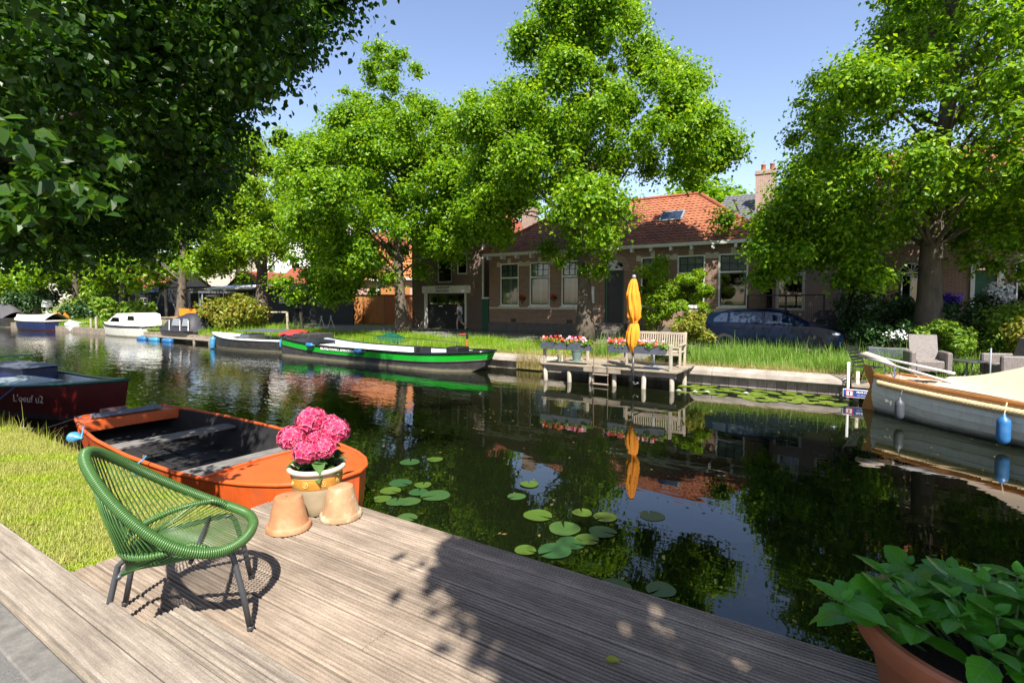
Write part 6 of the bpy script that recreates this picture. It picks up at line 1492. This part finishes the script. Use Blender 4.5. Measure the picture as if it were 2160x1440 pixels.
t=thing('storage_crate','long grey timber crate on the grass before the terrace','crate',(-43.3,18.9,.72)); m=MB(); m.bbox(-1.9,-.4,0,1.9,.4,.5,.02); m.build('box',M['quaycap'],t); m=MB(); m.bbox(-1.95,-.45,.505,1.95,.45,.56,.01); m.build('lid',M['oldwood'],t)
t=thing('orange_planter','orange planter box among the far left shrubs','planter',(-60.5,18.4,.7)); m=MB(); m.prism([(-.3,.7),(-.25,0),(.25,0),(.3,.7)],-1.3,1.3,'x'); m.build('box',M['orangeplastic'],t)
t=thing('bird_table','white bird table on a post at the far left bank','bird table',(-63.5,18.2,.6)); m=MB(); m.box(-.09,-.09,0,.09,.09,1.3); m.build('post',M['white'],t); m=MB(); m.prism([(-.4,1.3),(.4,1.3),(.4,1.5),(0,1.95),(-.4,1.5)],-.3,.3,'y'); m.build('house',M['white'],t)
t=thing('goal_frame','pale timber frame of two posts and a crossbar on the verge','frame',(-27.2,18.6,.72)); m=MB(); m.tube([(.05,0,-.1),(0,0,1.12)],.07,8); m.build('post',M['teak'],t); m=MB(); m.tube([(.72,.5,-.1),(.62,.45,1.12)],.07,8); m.build('post',M['teak'],t); m=MB(); m.bar((-.85,-.45,1.12),(.05,.02,1.12),.09,.07); m.build('crossbar',M['teak'],t)
t=thing('clothes_rack','thin white folding trestle standing on the verge','trestle',(-26.8,21,.75)); m=MB()
for y in (-.35,.35): m.tube([(-.33,y,0),(.06,y,.82)],.018,5); m.tube([(.33,y,0),(-.06,y,.82)],.018,5)
m.build('leg',M['white'],t); t.children[-1]['kind']='stuff'
t=thing('green_tarpaulin','crumpled green tarpaulin heap lying in the verge grass','tarpaulin',(-17.9,17.6,.60)); rg=np.random.default_rng(9); G=[]
for i in range(14):
    G.append([(-1.0+2*i/13,-.5+1.0*j/9,max(0,.38*sin(pi*i/13)*sin(pi*j/9)+rg.normal(0,.04))) for j in range(10)])
m=MB(); m.grid(G); m.build('sheet',M['darkgreen'],t,smooth=True)
# ---------------------------------------------------------------- walking person
def person():
    t=thing('person','person in white t-shirt and grey shorts walking away past the workshop','person',(-18.75,24.0,.757),pi+.45)
    def skin(name,V,E,Rr,mat,par,root=0,sub=2):
        me=bpy.data.meshes.new(name); me.from_pydata(V,E,[]); me.materials.append(mat); o=bpy.data.objects.new(name,me); link(o,par)
        md=o.modifiers.new('k','SKIN'); md.use_smooth_shade=True
        for i,r in enumerate(Rr): d=me.skin_vertices[0].data[i]; d.radius=(r,r) if not isinstance(r,tuple) else r; d.use_root=(i==root)
        s=o.modifiers.new('s','SUBSURF'); s.levels=s.render_levels=sub; return o
    # x forward, y left
    V=[(0,0,.93),(.02,0,1.12),(.04,0,1.32),(.05,0,1.44),(.07,0,1.50),(.09,0,1.57),(.105,0,1.66),(.095,0,1.735), # 0-7 pelvis..crown
       (.045,.17,1.42),(.06,.215,1.16),(.20,.20,1.0),(.26,.19,.965), (.045,-.17,1.42),(-.06,-.215,1.16),(.02,-.24,.92),(.045,-.24,.85), # arms 8-15
       (.0,.09,.88),(.16,.10,.50),(.13,.10,.10),(.16,.10,.035),(.28,.10,.03), (0,-.09,.88),(-.05,-.10,.49),(-.36,-.10,.24),(-.41,-.10,.20),(-.36,-.10,.09),
       (.135,0,1.60),(.17,0,1.655),(.10,.075,1.65),(.10,-.075,1.65)]
    E=[(0,1),(1,2),(2,3),(3,4),(4,5),(5,6),(6,7),(3,8),(8,9),(9,10),(10,11),(3,12),(12,13),(13,14),(14,15),(0,16),(16,17),(17,18),(18,19),(19,20),(0,21),(21,22),(22,23),(23,24),(24,25),(5,26),(6,27),(6,28),(6,29)]
    Rr=[(.12,.15),(.11,.145),(.12,.165),(.10,.13),.056,.066,.085,.06,.062,.043,.034,.03,.062,.043,.034,.03,.085,.056,.038,.04,.03,.085,.056,.038,.04,.03,.035,.018,.014,.014]
    b=skin('body',V,E,Rr,M['skin'],t)
    skin('t_shirt',[(0,0,.90),(.01,0,1.05),(.03,0,1.25),(.045,0,1.40),(.05,0,1.455),(.04,.185,1.40),(.05,.215,1.23),(.04,-.185,1.40),(-.03,-.215,1.23)],[(0,1),(1,2),(2,3),(3,4),(3,5),(5,6),(3,7),(7,8)],[(.145,.185),(.135,.17),(.145,.185),(.115,.15),.07,.078,.07,.078,.07],M['shirt'],t)
    skin('shorts',[(0,0,.95),(0,0,.88),(.06,.09,.74),(.13,.10,.54),(-.02,-.09,.74),(-.05,-.10,.53)],[(0,1),(1,2),(2,3),(1,4),(4,5)],[(.13,.165),(.12,.15),.10,.09,.10,.09],M['shorts'],t)
    m=MB(); m.ell((.09,0,1.69),(.108,.088,.095),14,10); m.ell((.06,0,1.64),(.09,.083,.08),12,8); m.build('hair',M['hair'],b,smooth=True)
    for P in ([(.10,.10,.04),(.20,.10,.035),(.30,.10,.03)],[(-.42,-.10,.20),(-.385,-.10,.12),(-.35,-.10,.05)]):
        m=MB(); m.tube(P,[.048,.05,.038],8); m.build('shoe',M['black'],t,smooth=True)
    # bag strap on the near side
    m=MB(); m.ell((-.02,.20,1.02),(.09,.05,.13),10,8); m.build('shoulder_bag',M['navy'],t,smooth=True)
person()
# ---------------------------------------------------------------- trees
def tree(label,base,H,clumps,tr,n,l,w,mat,seed,group='trees along the far bank',lean=(0,0),limbs=26,drop=.25,fork=.34,name='tree',fill=(.5,1.06),far_thin=True,heart=False):
    rg=np.random.default_rng(seed); t=thing(name,label,'tree',base,0,group)
    B=np.array(base); cl=[(np.array(c)-B,r) for c,r in clumps]
    m=MB(); top=H*.80; pts=[];rr=[]
    for i in range(14):
        f=i/13; z=-.15+top*f; pts.append((lean[0]*f+.10*sin(f*7+seed),lean[1]*f+.10*cos(f*5+seed),z)); rr.append(tr*(1.55-.55*min(1,f*9) if f<.11 else 1-.86*f**1.05))
    m.tube(pts,rr,12)
    P=np.array(pts)
    order=sorted(range(len(cl)),key=lambda i:-cl[i][1]); 
    for i in order[:limbs]:
        c,r=cl[i]; zz=max(H*.20,min(top*.92,c[2]-.55*math.hypot(c[0],c[1])-.3)); a=np.array([np.interp(zz,P[:,2],P[:,k]) for k in range(3)]); ra=float(np.interp(zz,P[:,2],rr))
        mid=a*.45+c*.55+np.array((0,0,.12*np.linalg.norm(c-a)))+rg.normal(0,.15,3); q=a*.8+mid*.2
        ra=min(ra,.16) if far_thin else ra; m.tube([a,q,mid,c+rg.normal(0,.1,3)],[ra*.5,ra*.4,ra*.2,.014],7)
        for _ in range(3):
            d=rg.normal(0,1,3); d/=np.linalg.norm(d); m.tube([mid*.5+c*.5,c+d*r*.5,c+d*r*.95],[.022,.015,.006],4)
    m.build('trunk',M['bark'],t,smooth=True)
    V,Q=leafcloud(cl,n,l,w,rg,drop=drop,fill=fill,soft=True,heart=heart); fastmesh('crown',V,Q,mat,t); return t
def crownset(c,rx,ry,z0,z1,n,rg,r0=.7,r1=1.35,prof=None,tips=.3,lobes=26):
    """clumps spread through a crown whose half width follows prof(f), f 0 bottom..1 top; most gather in lobes at the limb ends"""
    prof=prof or (lambda f:sin(pi*min(1,.16+.84*f)**.8)**.7); out=[]; lb=[]
    for i in range(lobes):
        f=(i+rg.uniform(.1,.9))/lobes; a=i*2.39996+rg.normal(0,.35); q=rg.uniform(.62,1.08); pr=prof(f)
        lb.append((np.array((c[0]+rx*pr*q*cos(a),c[1]+ry*pr*q*sin(a),z0+(z1-z0)*f)),rg.uniform(.16,.27)*min(rx,ry)*(.55+.5*pr)))
    while len(out)<n:
        if rg.uniform()<.62:
            p,R=lb[rg.integers(0,lobes)]; d=rg.normal(0,1,3); d/=np.linalg.norm(d); d[2]*=.62; e=rg.uniform(.2,1)**.5
            out.append((p+d*R*e,rg.uniform(r0,r1)*(.55 if (e>.8 and rg.uniform()<tips) else .82)))
            continue
        f=rg.uniform(0,1); pr=prof(f)
        if rg.uniform()>pr+.1: continue
        a=rg.uniform(0,2*pi); q=rg.uniform(.0,.72)**.5
        out.append((np.array((c[0]+rx*pr*q*cos(a),c[1]+ry*pr*q*sin(a),z0+(z1-z0)*f*.96)),rg.uniform(r0,r1)*.9))
    return out
rg=np.random.default_rng(101)
tallprof=lambda f:float(np.interp(f,[0,.08,.25,.45,.62,.8,.92,1],[.45,.78,1,.93,.75,.58,.42,.12]))
def seen(cl,test):
    out=[]
    for c,r in cl:
        x,y,z=pix(c); rp=1100*r/max(z,.5)
        if test(float(x),float(y),float(rp)): out.append((c,r))
    return out
# tree A in the middle
bA=(-9.4,20.5,.75)
rgA=np.random.default_rng(5)
cA=crownset((-9.0,20.4),6.2,4.8,4.7,15.4,560,rg,.48,.98,lambda f:float(np.interp(f,[0,.1,.28,.42,.6,.72,.84,.94,1],[.6,.9,1.02,1.05,.86,.74,.5,.3,.12])))
cA+=[(np.array((-9.2+rgA.uniform(-1.2,1.2),20.3+rgA.uniform(-.9,.9),rgA.uniform(3.4,5.2))),rgA.uniform(.35,.6)) for _ in range(10)]
def tA(x,y,r):
    if y+r>545 and not(1150<x<1300): return False
    if y+r*.6>590: return False
    if 1080<x<1150 and y+r>455: return False
    if 1375<x<1480 and y+r*1.5>425: return False
    if 1280<x<1560 and y+r*1.2>425: return rgA.uniform()<.10
    if x+r>np.interp(y,[0,100,130,175,220,260,310,360,430,520],[1330,1400,1420,1500,1500,1560,1605,1600,1565,1570]): return False
    if x-r<np.interp(y,[0,85,160,300,520],[1130,1060,985,930,960]): return False
    return True
cA+=[(np.array((rgA.uniform(-14.8,-11.6),20.3+rgA.uniform(-1.5,1.5),rgA.uniform(5.2,11.8))),rgA.uniform(.45,.8)) for _ in range(95)]
cA=seen(cA,tA)
tree('tall sunlit tree rising behind the pier in front of the brick house',bA,15.5,cA,.34,260000,.155,.115,M['leaf'],1,lean=(.25,.1),limbs=40)
# tree B with a narrow topknot
bB=(-19.9,20.5,.75); rgB=np.random.default_rng(6)
cB=crownset((-21.2,20.3),7.1,5.0,3.7,12.8,560,rg,.58,1.08,lambda f:float(np.interp(f,[0,.1,.3,.5,.7,.9,1],[.6,.85,1.05,1,.85,.6,.25])))
cB+=crownset((-21.0,20.6),2.2,2.0,11.4,16.3,60,rg,.38,.7,lambda f:float(np.interp(f,[0,.3,.6,1],[.55,1,.95,.35])))
cB+=[(np.array((-23.6+rgB.normal(0,1.0),18.8+rgB.normal(0,.5),2.4+rgB.uniform(0,2.2))),rgB.uniform(.4,.7)) for _ in range(46)]+[(np.array((-24.5+rgB.normal(0,1.2),19.0+rgB.normal(0,.7),4.3+rgB.uniform(-1,1.5))),rgB.uniform(.5,.8)) for _ in range(30)]+[(np.array((-16.9+rgB.normal(0,.9),20.3+rgB.normal(0,.7),5.6+rgB.uniform(-.6,2))),rgB.uniform(.45,.75)) for _ in range(30)]
def tB(x,y,r):
    if x>905 and y+r>560: return rgB.uniform()<.06
    if 790<x<905 and y+r>525: return rgB.uniform()<.35
    if x>700 and y+r>655: return False
    return x+r<1075 and y+r<672
cB=seen(cB,tB)
tree('broad sunlit tree with a narrow topknot leaning over the green barge',bB,15.6,cB,.33,230000,.18,.13,M['leaf'],2,lean=(-.4,0),limbs=40)
# tree C at the right
bC=(2.3,20.5,.75); rgC=np.random.default_rng(7)
cC=crownset((2.9,20.3),5.8,5.0,4.4,17.0,640,rg,.5,1.02,lambda f:float(np.interp(f,[0,.1,.3,.5,.7,.9,1],[.7,1,1.08,1.0,.9,.75,.5])))
cC+=[(np.array((-1.6+rgC.normal(0,1.0),19.6+rgC.normal(0,.9),4.0+rgC.uniform(0,2.8))),rgC.uniform(.4,.65)) for _ in range(46)]
cC+=[(np.array((rgC.uniform(-2.6,1.2),rgC.uniform(18.9,21.2),rgC.uniform(3.0,5.4))),rgC.uniform(.4,.65)) for _ in range(50)]+[(np.array((rgC.uniform(3.0,5.6),rgC.uniform(18.9,21.2),rgC.uniform(3.2,5.6))),rgC.uniform(.4,.65)) for _ in range(34)]
def tC(x,y,r):
    if x-r<np.interp(y,[-400,0,130,160,230,330,400,467,560],[1800,1812,1800,1697,1640,1635,1612,1560,1535]): return False
    if 1860<x<1985 and y+r>545: return False
    if y+r>560 and x>1860: return rgC.uniform()<.5 and y+r<635
    if y+r>650: return False
    return True
cC=seen(cC,tC)
tree('large tree with a thick leaning trunk before the arched brick house',bC,16.5,cC,.36,280000,.135,.10,M['leaf'],3,lean=(.3,0),limbs=50)
# tree D, leaning, warm green
bD=(-33.0,20.8,.75)
cD=crownset((-33.2,20.5),5.4,4.8,3.9,13.6,300,rg,.55,1.05,lambda f:float(np.interp(f,[0,.1,.3,.5,.7,.9,1],[.5,.8,1,.95,.85,.6,.25])))
cD=seen(cD,lambda x,y,r:y+r<560 or x<520)
tree('warm yellow green tree with a thick pale trunk beside the black barn',bD,13.5,cD,.46,100000,.21,.15,M['leaf2'],4,lean=(-.6,0))
for i,(x,l,h,mt) in enumerate(((-43.1,'tree with a straight pale trunk standing among the terrace struts',14,'leaf'),(-53.5,'tree behind the white cabin cruiser, left of the terrace awning',13,'leaf2'),(-64,'tree beyond the blue launch near the bird table',13,'leaf'),(-75,'tree behind the shrouded boat at the far left edge',12,'leaf2'),(-88,'distant tree at the bend of the canal',13,'leaf'))):
    c=crownset((x,20.5),5.5,5,(4.8 if i==0 else 3.4),h,90,rg,.8,1.5); tree(l,(x,20.5,.75),h,c,.38,22000,.36,.25,M[mt],10+i,limbs=18)
# trees at the bend and on the near bank beyond
for i,(x,y,l,h) in enumerate(((-112,20,'far tree on the left of the canal end',14),(-118,11,'far tree closing the end of the canal',15),(-110,1,'far tree on the near bank at the canal end',14),(-60,-1,'near bank tree far down the canal',13),(-38,.0,'near bank tree beyond the dark red sloop',12))):
    c=crownset((x,y),6.5,6,2.6,h,80,rg,1.0,1.8); tree(l,(x,y,.8),h,c,.4,16000,.5,.36,M['leaf'],20+i,group='trees down the canal',limbs=14)
for i,(x,y,h) in enumerate(((-62,46,12),(-30,47,14),(-9,40,11),(12,36,14))):
    c=crownset((x,y),5.5,5,2.6,h,60,rg,1.0,1.8); tree(['garden tree between the grey and white houses','garden tree behind the pink house','garden tree behind the long brick house','garden tree behind the arched house'][i],(x,y,.8),h,c,.35,12000,.42,.3,M['leaf'],30+i,group='garden trees behind the houses',limbs=12)
# near bank lime tree hanging over the boats
bN=(-9.6,1.5,.95); SUN=np.array((.403,-.485,.777))
cN=[]; rgN=np.random.default_rng(77)
def lit_zone(c,r):
    for zz in (.6,.95):
        p=c-SUN*((c[2]-zz)/SUN[2]); x,y=p[0],p[1]; e=r*.8
        if x+e>-6.9 and y-e<5 and x<0: return True
        if x+e>-8.8 and y-e<2.75: return True
        if -10.4<x+e and y-e<3.1 and y+e>2.4: return True
    return False
def limN(x): return float(np.interp(x,[-640,-40,215,390,455,515,590,640,690,745,785,850],[660,640,590,560,490,310,250,200,130,75,0,-200]))
vis=0; tot=0
while vis<520 or tot<900:
    a=rgN.uniform(0,2*pi); q=rgN.uniform(.0,1)**.5; f=rgN.uniform(0,1)**1.35
    R=float(np.interp(f,[0,.12,.4,.7,1],[7.2,7.9,7.2,5.4,2.0])); z=2.9+2.0*rgN.uniform(0,1)+(15.0-3.4)*f
    c=np.array((bN[0]+R*q*cos(a),bN[1]+R*1.0*q*sin(a),z)); r=rgN.uniform(.34,.72)
    x,y,zz=pix(c); d=np.linalg.norm(c-CAM)
    if d<4.2: continue
    if lit_zone(c,r): continue
    if zz>1:
        rp=1100*r/zz
        if y+rp*.9>limN(x): continue
        if x>-150 and y>-150: vis+=1
        elif tot-vis>520: continue
    elif tot-vis>520: continue
    cN.append((c,r)); tot+=1
    if tot>2200: break
for _ in range(12): cN.append((np.array((rgN.uniform(-5.1,-4.2),rgN.uniform(.9,1.8),rgN.uniform(3.05,3.65))),rgN.uniform(.14,.24)))
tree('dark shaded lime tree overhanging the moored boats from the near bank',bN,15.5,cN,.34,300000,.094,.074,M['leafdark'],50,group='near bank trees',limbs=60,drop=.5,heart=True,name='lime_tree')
# second near tree beside the camera, unseen; crown shaped to shade the deck
bS=(5.6,1.2,1.13); cS=[]; tries=0
while len(cS)<260 and tries<60000:
    tries+=1
    a=rgN.uniform(0,2*pi); q=rgN.uniform(.0,1)**.5; f=rgN.uniform(0,1); R=float(np.interp(f,[0,.2,.6,1],[4.6,5.4,4.6,1.6])); c=np.array((bS[0]-.3+R*q*cos(a),bS[1]-.6+R*q*sin(a),4.6+8.5*f)); r=rgN.uniform(.35,.7); x,y,zz=pix(c)
    if zz>.3 and x-1100*r/zz<2230 and y+1100*r/zz>-120: continue
    p=c-SUN*((c[2]-1.05)/SUN[2]); e=r*.7; lx,ly=p[0]-e,p[1]-e
    if -9<lx<-1.95 and ly<9: continue
    if ly<1.9 and lx<-1.05 and p[1]+e>-3: continue
    if ly<1.6 and lx<-.65 and p[1]+e>-3: continue
    cS.append((c,r))
while len(cS)<470:  # extra unseen clumps added along sun rays to cast the deck shadow
    px_,py_=rgN.uniform(-1.75,1.6),rgN.uniform(1.2,2.75)
    if (py_<1.98 and px_<-.95) or (py_<1.62 and px_<-.6) or (px_<-1.5 and py_<2.2): continue
    if -.6<px_<-.15 and 1.95<py_<2.22: continue
    k=rgN.uniform(5.2,8.5); r=rgN.uniform(.18,.34); c=np.array((px_,py_,1.05))+SUN*k
    for _ in range(3): cS.append((c+rgN.normal(0,.05,3),r))
for i in range(26):  # more added clumps, aimed to shade a patch by the deck edge
    q=np.array((rgN.uniform(-1.8,-1.12),rgN.uniform(2.02,2.55),1.05)); 
    if q[0]<-1.55 and q[1]<2.2: continue
    c=q+SUN*rgN.uniform(5.5,8)
    for _ in range(3): cS.append((c+rgN.normal(0,.05,3),rgN.uniform(.18,.30)))
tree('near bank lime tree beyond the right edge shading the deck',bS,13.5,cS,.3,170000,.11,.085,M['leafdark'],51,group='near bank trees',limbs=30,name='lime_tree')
# ---------------------------------------------------------------- shrubs
bush('tall_shrub','tall airy sunlit shrub growing against the brick house behind the parasol','shrub',(-6.9,22.6,.75),1.15,3.7,M['leaf2'],5200,.17,.075,seed=61,clumps=34,stems=16,cr=(.18,.30))
bush('tall_shrub','tall thin shrub right of the parasol before the white framed windows','shrub',(-5.3,22.3,.75),1.0,3.3,M['leaf2'],3600,.16,.07,seed=62,clumps=28,stems=14,cr=(.16,.28))
bush('leafy_shrub','low yellow green shrub growing at the tail of the blue car','shrub',(-4.35,19.0,.72),.75,1.35,M['shrubyellow'],2600,.13,.08,seed=63,clumps=18)
bush('yellow_shrub','large yellow green shrub on the bank above the black motorboat','shrub',(-32.2,18.3,.62),2.3,2.0,M['shrubyellow'],5200,.22,.13,seed=64,clumps=26)
bush('ivy_shrub','dark green shrub spilling over the bank left of the yellow shrub','shrub',(-35.2,19.4,.62),1.0,2.1,M['shrubleaf'],1800,.2,.13,seed=65)
bush('bank_shrub','upright green shrub standing beside the cabin cruiser stern','shrub',(-44.6,18.4,.6),.9,2.3,M['shrubleaf'],1700,.26,.15,seed=66)
for i,(x,y,r,h,l) in enumerate(((-51,19,2.0,1.9,'round shrub behind the mooring posts by the cabin cruiser'),(-56,19,2.2,2.3,'spreading shrub right of the orange planter at the far left'),(-60,20.2,2.2,2.6,'spreading shrub behind the orange planter'),(-69,19,3,3.2,'big shrub behind the shrouded boat'),(-78,18.5,3.5,3.6,'big bank shrub at the far left edge'))):
    bush('bank_shrub',l,'shrub',(x,y,.6),r,h,M['shrubleaf' if i%2==0 else 'shrubdark'],2400,.30,.18,'bank shrubs at the far left',70+i)
structure('lawn_patch',MB().add([(-49,16.5,.56),(-38,16.5,.56),(-38,18.4,.66),(-49,18.4,.66)],[(0,1,2,3)]),GM)
blossomw=pm('white_blossom',(.82,.82,.84),.6,.05); blossomp=pm('purple_blossom',(.08,.02,.45),.6,.2)
bush('flowering_shrub','dark shrub topped with white blossom before the right arched window','shrub',(4.3,22.4,.75),1.0,2.15,M['shrubdark'],3600,.12,.07,seed=80,clumps=24,cr=(.2,.32),flowers=(blossomw,10,.1))
t=bush('white_flower_bush','dense white flowering bush in a pot by the arched house door','shrub',(4.25,22.6,2.25),.48,.75,M['shrubdark'],700,.09,.06,seed=81,flowers=(blossomw,900,.075))
bush('purple_flower_bush','purple flowering bush between the tree trunk and arched house door','shrub',(3.05,22.8,2.0),.38,.75,M['shrubdark'],600,.09,.06,seed=82,flowers=(blossomp,500,.07))
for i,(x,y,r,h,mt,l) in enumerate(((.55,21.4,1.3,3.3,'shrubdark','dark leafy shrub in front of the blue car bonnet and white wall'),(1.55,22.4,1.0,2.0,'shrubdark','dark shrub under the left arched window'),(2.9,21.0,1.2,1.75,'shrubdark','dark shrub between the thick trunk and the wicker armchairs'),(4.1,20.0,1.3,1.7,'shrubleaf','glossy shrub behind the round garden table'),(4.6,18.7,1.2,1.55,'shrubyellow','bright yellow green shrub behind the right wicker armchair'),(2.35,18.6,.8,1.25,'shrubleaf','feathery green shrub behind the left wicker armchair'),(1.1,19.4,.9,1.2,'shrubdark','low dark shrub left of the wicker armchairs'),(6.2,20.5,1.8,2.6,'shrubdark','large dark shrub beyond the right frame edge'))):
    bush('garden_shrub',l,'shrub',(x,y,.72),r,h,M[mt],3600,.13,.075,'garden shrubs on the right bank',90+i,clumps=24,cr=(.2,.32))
t=thing('stone_trough','low grey stone trough among the shrubs left of the wicker armchair','trough',(1.15,18.2,.66)); m=MB(); m.bbox(-.5,-.2,0,.5,.2,.52,.03); m.build('basin',M['slate'],t); m=MB(); m.box(-.44,-.15,.5,.44,.15,.525); m.build('soil',M['soil'],t)
t=bush('trough_flowers','small white flowers growing in the grey stone trough','flowers',(1.25,18.2,1.15),.32,.45,M['shrubdark'],500,.08,.05,seed=99,flowers=(blossomw,160,.05))
